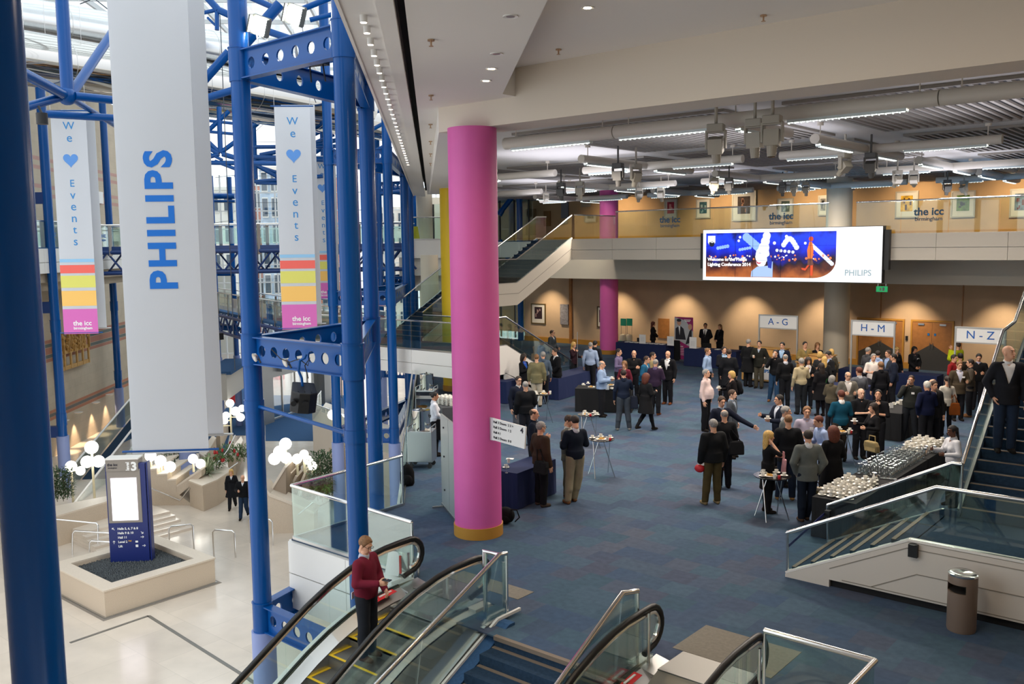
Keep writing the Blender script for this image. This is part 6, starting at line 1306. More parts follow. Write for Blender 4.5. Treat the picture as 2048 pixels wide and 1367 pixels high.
# lower ramp bridge
t = thing('ramp_bridge', 'blue carpeted lower footbridge running towards the landing', 'bridge'); zr = 1.87
near = [F(395, 612, zr), F(565, 649, zr), F(670, 663, zr), F(757, 690, zr)]; far = [F(395, 602, zr), F(565, 632, zr), F(700, 648, zr), F(775, 662, zr)]
MB().extr(near+far[::-1], (0, 0, -.12)).build('deck', CARPET2, t); m = MB()
for P_ in (near, far):
    for a, b in zip(P_, P_[1:]):
        m.tube([a-Z*.25, b-Z*.25], .1, 10).tube([a-Z*1.2, b-Z*1.2], .09, 10); L_ = (b-a).length; n_ = max(2, int(L_/.9)); 
        for i in range(n_): m.tube([a.lerp(b, i/n_)-Z*(.25 if i % 2 else 1.2), a.lerp(b, (i+1)/n_)-Z*(1.2 if i % 2 else .25)], .05, 6)
m.build('truss', NAVY, t, True)
for P_ in (near, far):
    for a, b in zip(P_, P_[1:]):
        L_ = (b-a).length; n_ = max(1, int(L_/1.9)); MB().tube([a+Z*1.05, b+Z*1.05], .03, 8).tube([a+Z*.8, b+Z*.8], .012, 6).build('handrail', CHROME, t, True)
        for i in range(n_):
            q = a.lerp(b, (i+.5)/n_); MB().beam(q-Z*.3, q+Z*1.0, .1, .05).build('post', STEEL, t); q2 = a.lerp(b, i/n_); q3 = a.lerp(b, (i+.97)/n_); MB().extr([q2+Z*.12, q3+Z*.12, q3+Z*.85, q2+Z*.85], (.012, 0, 0)).build('glass_panel', GLASS, t)
# level terraces by the yellow column
def pbox(nm, lab, s0_, s1_, x0_, x1_, ytop, ybot, mat, cat='wall'):
    a = GS(x0_, ytop, s0_); b = GS(x1_, ybot, s0_); t0_, t1_ = (a.x+a.y)*SQ, (b.x+b.y)*SQ; m = MB(); tbox(m, s0_, s1_, t0_, t1_, b.z, a.z); return struct(m.build(nm, mat))
pbox('trim_14', '', 47, 52, 818, 905, 478, 515, FASC); pbox('trim_14', '', 47.5, 52, 798, 905, 515, 550, FASC); pbox('trim_14', '', 48.5, 52, 830, 905, 550, 580, M('warm_white_panel', 'e9dfd2', .6)); pbox('wall_atrium', '', 62, 63, 835, 905, 395, 800, CREAM)
pbox('wall_atrium', '', 70, 71, 395, 480, 540, 800, FASC)
pbox('trim_15', '', 50, 56, 400, 455, 748, 800, M('pale_grey_panel', 'b9b4ac', .6)); pbox('floor', '', 50, 56, 400, 462, 744, 749, CARPET2)
for (px, y, D, lab, r_) in ((850, 480, 48, 'cream column on the far balcony, left of the yellow column', .42), (862, 680, 42, 'pale cream column behind the middle stair flight', .4)):
    v = AT(px, y, D); column(v.x, v.y, 0 if D == 42 else 5.6, 5.0 if D == 42 else 8.4, CREAM, lab, r_, False)
t = thing('balcony_balustrade', 'short glass balustrade by the yellow floor sign on the far balcony', 'balustrade'); a = GS(826, 478, 47.0); b = GS(905, 478, 47.0); balustrade(t, [a, b], [a+Z*1.1, b+Z*1.1], .03, [(a, a+Z*1.1)])
v = GS(832, 478, 47.6); t = thing('wet_floor_sign', 'yellow A-shaped floor sign on the far balcony', 'floor sign', v, 1.0)
for s_ in (-1, 1): MB().extr([(-.16, s_*.2, 0), (.16, s_*.2, 0), (.1, s_*.02, .65), (-.1, s_*.02, .65)], (0, .015, 0)).build('sign_leaf', M('safety_yellow', 'f0d818', .5), t)
# blue column at the end of the far wall and glazed lobby behind the stairs
v = GY(1041, 600, 40.0); blue_col(None, (-v.x+v.y)*SQ, (v.x+v.y)*SQ, 0, 8.0, 'dark blue column at the left end of the tan back wall', .17, (), 0)
m = MB(); a = GY(1000, 600, 44); b = GY(1040, 600, 44); m.bb(-42, -33, 44, 44.2, 0, 8); struct(m.build('wall_back_lobby', M('lobby_tan', 'a08a6a', .7)))
m = MB()
for k in range(8): m.bb(-41+k*1.1-.04, -41+k*1.1+.04, 41, 41.08, 0, 8)
m.bb(-41, -33, 41, 41.08, 2.4, 2.5).bb(-41, -33, 41, 41.08, 4.7, 5.5); struct(m.build('window_3', M('dark_bronze_frame', '2d2a28', .5))); struct(MB().bb(-41, -33, 41.03, 41.05, 0, 8).build('window_4', GLASS))
truss('blue diagonal brace by the dark column at the left end of the upper floor', 52, [(1004, 420, 1032, 385, 10), (1004, 420, 998, 430, 12), (1026, 384, 1046, 384, 10), (1000, 480, 1018, 522, 9)])
# glass roof over the atrium
m = MB()
for k in range(14): t_ = -21+k*1.7; m.beam(ST(-5, t_, 17), ST(66, t_, 17), .12, .25)
for k in range(18): s_ = -5+k*4.2; m.beam(ST(s_, -21, 17), ST(s_, 1, 17), .12, .2)
struct(m.build('window_5', fr)); m = MB(); tbox(m, -5, 66, -21, 1, 17.15, 17.17); struct(m.build('window_6', CLEAR))
# small trash: laptop-like sheet by the glass, rope barrier
p = F(778, 1140, .02)+Vector((-.4, .2, 0)); t = thing('tilted_notice', 'white A4 notice leaning inside the glass corner by the escalator', 'notice', F(783, 1150), .3); MB().extr([(-.13, 0, 0), (.13, 0, 0), (.13, .14, .36), (-.13, .14, .36)], (0, .012, 0)).build('board', WHITEP, t); MB().bb(.15, .18, 0, .03, .05, .35).build('red_strip', red, t)
pA_ = Vector((-5.98, 15.6, .62)); pB_ = F(1590, 1075, .5); t = thing('barrier_strap', 'dark blue retractable barrier strap between the post and the right stair rail', 'barrier strap')
MB().box((pA_.x+.05, pA_.y, .62), (.09, .09, .12)).build('strap_head', BLACK, t); MB().beam(pA_, Vector((-5.9, 13.87, .5)), .004, .05).build('strap', M('navy_strap', '1c2a70', .7), t)
# ================================================================ PEOPLE  (implicit surfaces -> one continuous body mesh, clothes and hair as parts)
class SDF:
    def __init__(s, lo, hi, h):
        s.lo = np.array(lo, float); s.h = h; s.n = np.ceil((np.array(hi)-s.lo)/h).astype(int)+1
        s.f = np.full(tuple(s.n), .4, np.float32); s.ax = [s.lo[i]+h*np.arange(s.n[i]) for i in range(3)]
    def _sub(s, lo, hi):
        a = np.maximum(0, np.floor((lo-s.lo)/s.h).astype(int)); b = np.minimum(s.n, np.ceil((hi-s.lo)/s.h).astype(int)+1)
        if (b <= a).any(): return None
        X, Y, Z_ = np.meshgrid(*[s.ax[i][a[i]:b[i]] for i in range(3)], indexing='ij', sparse=True); return (slice(a[0], b[0]), slice(a[1], b[1]), slice(a[2], b[2])), X, Y, Z_
    def put(s, fn, lo, hi, k, mode='u'):
        r = s._sub(np.array(lo)-.06, np.array(hi)+.06)
        if r is None: return
        sl, X, Y, Z_ = r; d = fn(X, Y, Z_).astype(np.float32); o = s.f[sl]
        if mode == 'u':
            if k > 0: hh = np.clip(.5+.5*(o-d)/k, 0, 1); s.f[sl] = o*(1-hh)+d*hh-k*hh*(1-hh)
            else: s.f[sl] = np.minimum(o, d)
        elif mode == 's':
            d = -d; hh = np.clip(.5-.5*(o-d)/max(k, 1e-4), 0, 1); s.f[sl] = o*(1-hh)+d*hh+k*hh*(1-hh)
    def cap(s, a, b, ra, rb, k=.02, mode='u'):
        a = np.array(a, float); b = np.array(b, float); ab = b-a; L2 = max(ab@ab, 1e-9)
        def fn(X, Y, Z_):
            t = np.clip(((X-a[0])*ab[0]+(Y-a[1])*ab[1]+(Z_-a[2])*ab[2])/L2, 0, 1)
            return np.sqrt((X-a[0]-t*ab[0])**2+(Y-a[1]-t*ab[1])**2+(Z_-a[2]-t*ab[2])**2)-(ra+(rb-ra)*t)
        m = max(ra, rb); s.put(fn, np.minimum(a, b)-m, np.maximum(a, b)+m, k, mode)
    def ell(s, c, r, k=.02, mode='u', tilt=0):
        c = np.array(c, float); r = np.array(r, float); ct, st_ = math.cos(tilt), math.sin(tilt)
        def fn(X, Y, Z_):
            x = X-c[0]; y = Y-c[1]; z = Z_-c[2]; y, z = y*ct+z*st_, -y*st_+z*ct
            k0 = np.sqrt((x/r[0])**2+(y/r[1])**2+(z/r[2])**2); return (k0-1)*r.min()*np.where(k0 > 1, 1, 1)
        m = r.max(); s.put(fn, c-m, c+m, k, mode)
    def clip(s, fn):            # keep where fn<0
        X, Y, Z_ = np.meshgrid(*s.ax, indexing='ij', sparse=True); s.f = np.maximum(s.f, fn(X, Y, Z_).astype(np.float32)+0*s.f)
    def mesh(s):
        f = s.f; ins = f < 0; nx, ny, nz = f.shape
        if not ins.any(): return [], []
        f = f.copy(); f[0], f[-1] = .4, .4; f[:, 0], f[:, -1] = .4, .4; f[:, :, 0], f[:, :, -1] = .4, .4; ins = f < 0
        cs = np.zeros((nx-1, ny-1, nz-1), np.int8)
        for dx in (0, 1):
            for dy in (0, 1):
                for dz in (0, 1): cs += ins[dx:nx-1+dx, dy:ny-1+dy, dz:nz-1+dz]
        act = (cs > 0) & (cs < 8); idx = np.argwhere(act); vid = np.full(act.shape, -1, np.int64); vid[act] = np.arange(len(idx))
        acc = np.zeros((len(idx), 3)); cnt = np.zeros(len(idx)); C = [(a, b, c) for a in (0, 1) for b in (0, 1) for c in (0, 1)]
        for i, a in enumerate(C):
            for b in C[i+1:]:
                if sum(abs(p-q) for p, q in zip(a, b)) != 1: continue
                fa = f[idx[:, 0]+a[0], idx[:, 1]+a[1], idx[:, 2]+a[2]]; fb = f[idx[:, 0]+b[0], idx[:, 1]+b[1], idx[:, 2]+b[2]]
                m = (fa < 0) != (fb < 0); t = np.where(m, fa/(fa-fb+1e-12), 0)
                acc += m[:, None]*(np.array(a)+t[:, None]*(np.array(b)-np.array(a))); cnt += m
        V = (idx+acc/np.maximum(cnt, 1)[:, None])*s.h+s.lo; Fs = []
        for ax in range(3):
            u, v = (ax+1) % 3, (ax+2) % 3
            sl0 = [slice(None)]*3; sl1 = [slice(None)]*3; sl0[ax] = slice(0, -1); sl1[ax] = slice(1, None); A = ins[tuple(sl0)]; B = ins[tuple(sl1)]
            for flip in (0, 1):
                e = np.argwhere((A & ~B) if not flip else (~A & B)); e = e[(e[:, u] > 0) & (e[:, v] > 0) & (e[:, u] < f.shape[u]-1) & (e[:, v] < f.shape[v]-1)]
                if not len(e): continue
                q = []
                for du, dv_ in ((0, 0), (-1, 0), (-1, -1), (0, -1)):
                    c = e.copy(); c[:, u] += du; c[:, v] += dv_; q.append(vid[c[:, 0], c[:, 1], c[:, 2]])
                q = np.stack(q, 1); Fs.append(q if not flip else q[:, ::-1])
        Fq = np.concatenate(Fs); Fq = Fq[(Fq >= 0).all(1)]
        return V, Fq
def np_mesh(name, parts, mats, matsel=None):
    V = []; Fq = []; mi = []; o = 0
    for (v, f, m) in parts:
        if not len(v): continue
        V.append(v); Fq.append(f+o); o += len(v); mi.append(np.full(len(f), m) if np.isscalar(m) else m)
    V = np.concatenate(V); Fq = np.concatenate(Fq); mi = np.concatenate(mi)
    me = bpy.data.meshes.new(name); me.vertices.add(len(V)); me.vertices.foreach_set('co', V.astype(np.float32).ravel()); me.loops.add(len(Fq)*4); me.loops.foreach_set('vertex_index', Fq.ravel().astype(np.int32))
    me.polygons.add(len(Fq)); me.polygons.foreach_set('loop_start', np.arange(0, len(Fq)*4, 4, dtype=np.int32)); me.polygons.foreach_set('material_index', mi.astype(np.int32)); me.polygons.foreach_set('use_smooth', np.ones(len(Fq), bool))
    for m in mats: me.materials.append(m)
    me.update(calc_edges=True); me.validate(); return me
# ---- head template, centre of the skull at the origin, looking along +Y
def head_template(fem):
    s = SDF((-.11, -.13, -.2), (.11, .15, .14), .0075); k = .015
    s.ell((0, -.01, .025), (.073, .095, .085), 0); s.ell((0, .02, -.035), (.055, .068, .07), .03); s.ell((0, .055, -.085), (.03 if fem else .036, .028, .028), .03)
    s.cap((0, .085, .012), (0, .108, -.03), .008, .014, .012); s.ell((-.072, -.005, -.01), (.012, .022, .032), .008); s.ell((.072, -.005, -.01), (.012, .022, .032), .008)
    s.ell((0, .078, .032), (.045, .016, .01), .012); s.ell((0, .088, -.063), (.024, .012, .01), .008)
    for x in (-.03, .03): s.ell((x, .09, .008), (.017, .012, .011), .008, 's'); s.ell((x, .074, .008), (.013, .013, .012), .002)
    s.cap((0, -.015, -.05), (0, -.024, -.115), .05 if fem else .056, .045 if fem else .05, .03)
    V, Fq = s.mesh(); c = V[Fq].mean(1); mi = np.zeros(len(Fq), int)
    for x in (-.03, .03): mi[(np.linalg.norm((c-[x, .088, .008])/[1, 1, .7], axis=1) < .0115)] = 1
    for x in (-.03, .03): mi[(abs(c[:, 0]-x) < .019) & (abs(c[:, 2]-.031) < .0045) & (c[:, 1] > .07)] = 3
    mi[(abs(c[:, 0]) < .024) & (abs(c[:, 2]+.063) < .008) & (c[:, 1] > .08)] = 2
    return V, Fq, mi
HEADT = {0: head_template(0), 1: head_template(1)}
def hand_template(curl):
    s = SDF((-.06, -.06, -.21), (.07, .07, .02), .0052)      # wrist at origin, fingers along -Z, palm facing -Y.. thumb at +X
    s.cap((0, 0, .01), (0, 0, -.03), .024, .026, .01); s.ell((0, 0, -.06), (.041, .017, .048), .012)
    for i, (x, L_) in enumerate(((.029, .068), (.010, .078), (-.010, .072), (-.028, .056))):
        p = np.array((x, 0, -.09)); a_ = curl*.5
        for j, l in enumerate((.45, .3, .25)):
            q = p+np.array((x*.06, math.sin(a_)*L_*l, -math.cos(a_)*L_*l)); s.cap(p, q, .0088-.0008*j, .0082-.0008*j, .004 if j == 0 else .002); p = q; a_ += curl
    p = np.array((.033, .002, -.035)); q = p+np.array((.022, .012, -.028)); s.cap(p, q, .012, .0105, .008); s.cap(q, q+np.array((.004, .014, -.028)), .0105, .0085, .003)
    V, Fq = s.mesh(); return V, Fq
HANDT = {'r': hand_template(.28), 'g': hand_template(.8), 'o': hand_template(.05)}
# arm poses for the right arm (x>0): elbow, wrist relative to shoulder (.19,0,1.43); left is mirrored
ARM = {'d': ((.26, -.02, 1.15), (.27, .05, .89)), 'c': ((.27, .02, 1.16), (.15, .27, 1.17)), 'm': ((.26, .12, 1.2), (.06, .20, 1.50)), 'x': ((.25, .06, 1.14), (-.06, .20, 1.18)), 'p': ((.30, -.06, 1.15), (.22, .03, .93)),
       'b': ((.26, -.10, 1.14), (.05, -.17, .96)), 'f': ((.24, .1, 1.18), (.12, .38, 1.25)), 'o': ((.40, .12, 1.22), (.62, .34, 1.08)), 'h': ((.3, .16, 1.3), (.09, .0, 1.58)), 'w': ((.25, -.12, 1.18), (.26, -.02, .92)), 'q': ((.24, .06, 1.15), (.10, .22, 1.0)), 'g': ((.27, .0, 1.14), (.24, .16, .98)), 't': ((.24, .14, 1.24), (.05, .16, 1.38))}
LEG = {'s': ((.095, .015, .50), (.10, -.01, .085)), 'w': ((.09, .12, .5), (.10, .22, .1)), 'v': ((.09, .0, .48), (.09, -.28, .16)), 'k': ((.1, .05, .5), (.03, .1, .085)), 'a': ((.12, .02, .5), (.17, .0, .085))}
def rotx(v, a): c, s_ = math.cos(a), math.sin(a); return (v[0], v[1]*c-v[2]*s_, v[1]*s_+v[2]*c)
PCACHE = {}
def person_meshes(key):
    if key in PCACHE: return PCACHE[key]
    fem, arms, legs, top, bot, hair, fat, turn, lean, nod = key
    ra, la = arms; rl, ll = legs; out = {}
    sw = .155 if fem else .178; wst = (.125 if fem else .145)+fat*.05; dep = .095+fat*.055
    def ln(p):                 # lean the upper body forward about the hips
        x, y, z = p; y2, z2 = y, z-.95
        if z2 <= 0: return (x, y, z)
        c, s_ = math.cos(lean), math.sin(lean); return (x, y2*c+z2*s_, .95+z2*c-y2*s_)
    J = {}
    for sd, a in ((1, ra), (-1, la)):
        e, w_ = ARM[a]; f_ = .92 if fem else 1; sh = (sd*sw, 0, 1.40); e = (sd*(e[0]-.19+sw), e[1], e[2]); w_ = (sd*w_[0]*f_ if a not in 'dpbgwo' else sd*(w_[0]-.19+sw), w_[1]+(fat*.09 if a in 'xcqt' else 0), w_[2]); J[sd] = (ln(sh), ln(e), ln(w_))
    K = {}
    for sd, l in ((1, rl), (-1, ll)):
        k_, an = LEG[l]; K[sd] = ((sd*.09, 0, .92), (sd*k_[0], k_[1], k_[2]), (sd*an[0], an[1], an[2]))
    def torso(s, o, z0=.9):
        s.ell(ln((0, 0, 1.0)), (.155+o+fat*.02, .105+o+fat*.03, .13), 0); s.ell(ln((0, fat*.03+.005, 1.1)), (wst+o, dep+o, .2), .06); s.ell(ln((0, 0, 1.3)), (.155+o+(0 if fem else .012), .105+o, .16), .06)
        s.cap(ln((-sw+.04, 0, 1.385)), ln((sw-.04, 0, 1.385)), .058+o*.8, .058+o*.8, .04)
        for q_ in (-1, 1): s.cap(ln((q_*.03, -.01, 1.455)), ln((q_*(sw-.03), 0, 1.40)), .035+o*.5, .04+o*.5, .03)
        if fem:
            for x in (-.065, .065): s.ell(ln((x, .085+o, 1.27)), (.058, .05, .058), .03)
    def arms_(s, o, full=True, upto=1.):
        for sd in (1, -1):
            sh, e, w_ = J[sd]; u = .048 if fem else .054; s.cap(sh, e, u+o, .042+o, .03)
            if full: w2 = tuple(np.array(e)+(np.array(w_)-e)*upto); s.cap(e, w2, .041+o, .030+o*.8, .015)
    def legs_(s, o, zc=.0):
        for sd in (1, -1):
            h, k_, a = K[sd]; s.cap(h, k_, .088+o, .058+o, .03); s.cap(k_, (k_[0]*.5+a[0]*.5, k_[1]*.5+a[1]*.5-.012, k_[2]*.5+a[2]*.5), .058+o, .056+o, .02); s.cap(k_, a, .055+o, .04+o*1.3, .02)
    lo, hi = (-.75, -.45, -.02), (.75, .75, 1.62)
    allp = np.array([p for sd in (1, -1) for p in J[sd]+K[sd]]); lo = np.minimum(allp.min(0)-.14, (-.33, -.24, -.02)); hi = np.maximum(allp.max(0)+.14, (.33, .3, 1.6)); lo[2] = -.02
    # body
    s = SDF(lo, hi, .024); torso(s, -.012); arms_(s, -.004); legs_(s, -.008)
    nk = ln((0, -.01, 1.47)); hc = np.array(ln((0, .015, 1.635)))
    s.cap(nk, tuple(np.array(ln((0, 0, 1.56)))), .06, .05 if fem else .055, .03)
    for sd in (1, -1): a = K[sd][2]; s.cap(a, (a[0]*1.06, a[1]+.05, a[2]-.035), .03, .02, .02)
    bV, bF = s.mesh(); parts = [(bV, bF, 0)]
    Rz = Matrix.Rotation(turn, 3, 'Z')@Matrix.Rotation(-nod, 3, 'X'); HR = np.array(Rz); hV, hF, hM = HEADT[fem]; parts.append((hV@HR.T+hc, hF, hM))
    for sd, a in ((1, ra), (-1, la)):
        v, f = HANDT['g' if a in 'cmfwxqgt' else 'r']; v = v.copy()*(.93 if fem else 1.03)
        e, w_ = np.array(J[sd][1]), np.array(J[sd][2]); d = (w_-e)/np.linalg.norm(w_-e)
        if a in 'cfgq': d = d*.85+np.array((0, .1, .1)); d /= np.linalg.norm(d)
        if sd < 0: v[:, 0] *= -1; f = f[:, ::-1]
        side_ = np.array((0, 1., 0)) if abs(d[2]) > .8 else np.array((0, 0, 1.)); side_ = side_-d*(side_@d); side_ /= np.linalg.norm(side_)   # thumb direction
        ez = -d; ex = side_*sd; ey = np.cross(ez, ex); Rm = np.stack([ex, ey, ez], 1); parts.append((v@Rm.T+w_+d*.005, f, 0))
    out['body'] = parts; out['hc'] = hc; out['HR'] = HR; out['J'] = J; out['K'] = K
    # upper garment
    long_ = {'coat': .55, 'dress': .52, 'jacket': .80, 'blazer': .80, 'shirt': .93, 'sweater': .90, 'polo': .92, 'bomber': .88, 'vis': .82, 'top': .88}[top]
    o = {'coat': .03, 'dress': .008, 'jacket': .032, 'blazer': .028, 'shirt': .014, 'sweater': .022, 'polo': .015, 'bomber': .042, 'vis': .048, 'top': .010}[top]
    def upper(o, z_low, sleeves=1., flare=0, vneck=None, h=.0155):
        s = SDF(lo, hi, h); torso(s, o); arms_(s, o, sleeves > 0, max(sleeves, .01))
        if z_low < .9:
            r0 = .155+o+fat*.02; zz = z_low
            def fn(X, Y, Z_):
                t = np.clip((1.0-Z_)/(1.0-zz), 0, 1); rx = r0+flare*t; ry = .11+o+fat*.03+flare*.8*t; yl = 0; kk = np.sqrt((X/rx)**2+((Y-yl)/ry)**2); return np.maximum((kk-1)*.11, np.maximum(zz-Z_, Z_-1.08))
            s.put(fn, (-.32, -.3, zz-.02), (.32, .3, 1.1), .03)
        else:
            zz = z_low; rx, ry = .158+o+fat*.03, .108+o+fat*.05
            s.put(lambda X, Y, Z_: np.maximum((np.sqrt((X/rx)**2+((Y-fat*.02)/ry)**2)-1)*.11, np.maximum(zz-.02-Z_, Z_-1.06)), (-.3, -.25, zz-.03), (.3, .3, 1.08), .03)
        c, s_ = math.cos(lean), math.sin(lean)
        for sd in (1, -1):      # remove nothing under the cuffs, clip only the torso hem
            pass
        hands = [np.array(J[sd][2]) for sd in (1, -1)]
        def clipf(X, Y, Z_):
            low = zz-Z_
            near = np.full(np.broadcast(X, Y, Z_).shape, 9., np.float32)
            for sd in (1, -1):
                for a, b in ((J[sd][0], J[sd][1]), (J[sd][1], J[sd][2])):
                    a = np.array(a); b = np.array(b); ab = b-a; t = np.clip(((X-a[0])*ab[0]+(Y-a[1])*ab[1]+(Z_-a[2])*ab[2])/(ab@ab), 0, 1); near = np.minimum(near, np.sqrt((X-a[0]-t*ab[0])**2+(Y-a[1]-t*ab[1])**2+(Z_-a[2]-t*ab[2])**2))
            return np.minimum(low, near-.075-o)
        s.clip(clipf)
        yy, zt = ln((0, 0, 1.475))[1:]
        s.clip(lambda X, Y, Z_: (Z_-zt)*c+(Y-yy)*s_*1.0-.012)
        if vneck:
            w_, z0 = vneck
            def vf(X, Y, Z_): zl = (Z_-ln((0, 0, z0))[2]); return -np.maximum(abs(X)-np.clip(zl, 0, 1)*w_, np.maximum(-zl, -(Y-ln((0, .03, 1.3))[1]+0*Z_)))
            s.clip(vf)
        return s.mesh()
    fl = .1 if top == 'coat' else .05 if top == 'dress' else .02
    slv = .12 if top in ('polo',) else 1. if top not in ('dress',) else 0
    if top in ('blazer', 'jacket', 'bomber', 'coat', 'vis'):
        out['upper'] = upper(o, long_, .97, fl, (.30, 1.12) if top == 'blazer' else (.35, 1.3)); out['shirt'] = upper(.004, .95, 0, 0, (.3, 1.40), .017)
    else: out['upper'] = upper(o, long_, slv, fl, (.6, 1.38) if fem else (.5, 1.41))
    # collar
    s = SDF(np.array(ln((0, 0, 1.47)))-(.12, .14, .08), np.array(ln((0, 0, 1.5)))+(.12, .14, .1), .011); s.cap(ln((0, -.02, 1.455)), ln((0, -.005, 1.515)), .078, .066, 0); s.cap(ln((0, -.02, 1.44)), ln((0, 0, 1.58)), .06, .052, 0, 's')
    cz = ln((0, 0, 1.515)); s.clip(lambda X, Y, Z_: Z_-cz[2]+(Y-cz[1])*.35); out['collar'] = s.mesh()
    # lower garment
    s = SDF((lo[0], lo[1], -.02), (hi[0], hi[1], 1.12), .017)
    s.ell((0, 0, .98), (.15+fat*.02, .105+fat*.03, .12), 0)
    if bot == 'skirt':
        legs_(s, .002)
    else: legs_(s, .022 if bot == 'trousers' else .006)
    if bot == 'skirt': s.clip(lambda X, Y, Z_: .46-Z_+0*X); s.cap((0, 0, .9), (0, 0, .55), .16, .2, .03); s.clip(lambda X, Y, Z_: .47-Z_+0*X)
    s.clip(lambda X, Y, Z_: Z_-1.04+0*X); s.clip(lambda X, Y, Z_: .055-Z_+0*X); out['lower'] = s.mesh()
    if bot == 'skirt':
        s = SDF((lo[0], lo[1], -.02), (hi[0], hi[1], .6), .02); legs_(s, .002); s.clip(lambda X, Y, Z_: Z_-.52+0*X); out['tights'] = s.mesh()
    # shoes
    for sd, nm in ((1, 'shoe_a'), (-1, 'shoe_b')):
        a = np.array(K[sd][2]); zt = a[2]-.085; s = SDF(a-(.09, .14, .13), a+(.1, .24, .06), .012)
        s.cap(a+(0, -.025, -.045), a+(sd*.008, .06, -.05), .042, .042, 0); s.cap(a+(sd*.008, .06, -.052), a+(sd*.014, .135, -.058), .045, .036, .02); s.cap(a, a+(0, -.02, -.04), .046, .044, .02); s.clip(lambda X, Y, Z_: (zt+.002)-Z_+0*X); out[nm] = s.mesh()
    # hair
    if hair != 'bald':
        s = SDF((-.17, -.2, -.42 if hair in ('long', 'pony', 'curly') else -.2), (.17, .16, .16), .0105)
        big = {'short': .010, 'crop': .003, 'fringe': .003, 'long': .018, 'bob': .02, 'pony': .008, 'bun': .008, 'curly': .03}[hair]
        s.ell((0, -.012, .028), (.076+big, .098+big, .088+big), 0)
        if hair == 'long': s.ell((0, -.06, -.12), (.095, .06, .2), .04)
        if hair == 'curly': s.ell((0, -.05, -.07), (.125, .08, .16), .05)
        if hair == 'bob': s.ell((0, -.035, -.03), (.1, .085, .1), .03)
        if hair == 'pony': s.cap((0, -.11, .03), (0, -.14, -.24), .035, .02, .02)
        if hair == 'bun': s.ell((0, -.115, .045), (.04, .04, .04), .01)
        if hair in ('long', 'curly', 'bob', 'pony'):
            def face(X, Y, Z_): return -np.maximum(np.maximum(abs(X)-.058, -(Y-.03)), Z_-.055)
            def low(X, Y, Z_): return np.where(Z_+0*X+0*Y < -.06, Y-.05, -1.)
            s.clip(face)
        else:
            top_ = {'fringe': .055}.get(hair)
            def cut(X, Y, Z_): u = np.clip((.075-Y)/.065, 0, 1); return -(Z_-(.082+.008*np.cos(X*60)-.105*u*u*(3-2*u)-np.clip(-Y, 0, .2)*.45))
            s.clip(cut); s.clip(lambda X, Y, Z_: -.075-Z_+0*X)
            s.clip(lambda X, Y, Z_: -np.maximum(np.maximum(abs(abs(X)-.085)-.03, abs(Y+.004)-.017), Z_-.012))
            if hair == 'fringe': s.clip(lambda X, Y, Z_: -(np.sqrt(X**2+(Y-.01)**2+(Z_-.12)**2)-.085))
        X, Y, Z_ = np.meshgrid(*s.ax, indexing='ij', sparse=True); s.f = s.f+(.0028*np.sin(X*230+Y*60)*np.cos(Y*150+Z_*90)).astype(np.float32)
        V, Fq = s.mesh(); out['hair'] = (V@HR.T+hc if len(V) else V, Fq)
    PCACHE[key] = out; return out
SKIN = {'f': 'd9a586', 't': 'c68d6b', 'b': '6b432f', 'l': 'e6b89c'}
EYE = M('eye_dark', '241c18', .3)
def cloth(c): return M('cloth_'+c, c, .88, noise=.1, nscale=9, spec=.2)
def hairm(c): return M('hair_'+c, c, .65, noise=.3, nscale=40)
HAIRC = {'br': '3a2618', 'bk': '15110f', 'gr': '8d8a86', 'wh': 'c9c5bd', 'bl': 'c9a35e', 'dk': '241812', 'rd': '5c2a1a', 'lb': '7a5634'}
def loc_mesh(name, vf, mat): return np_mesh(name, [(vf[0], vf[1], 0)], [mat])
NP_ = 0
MCACHE = {}
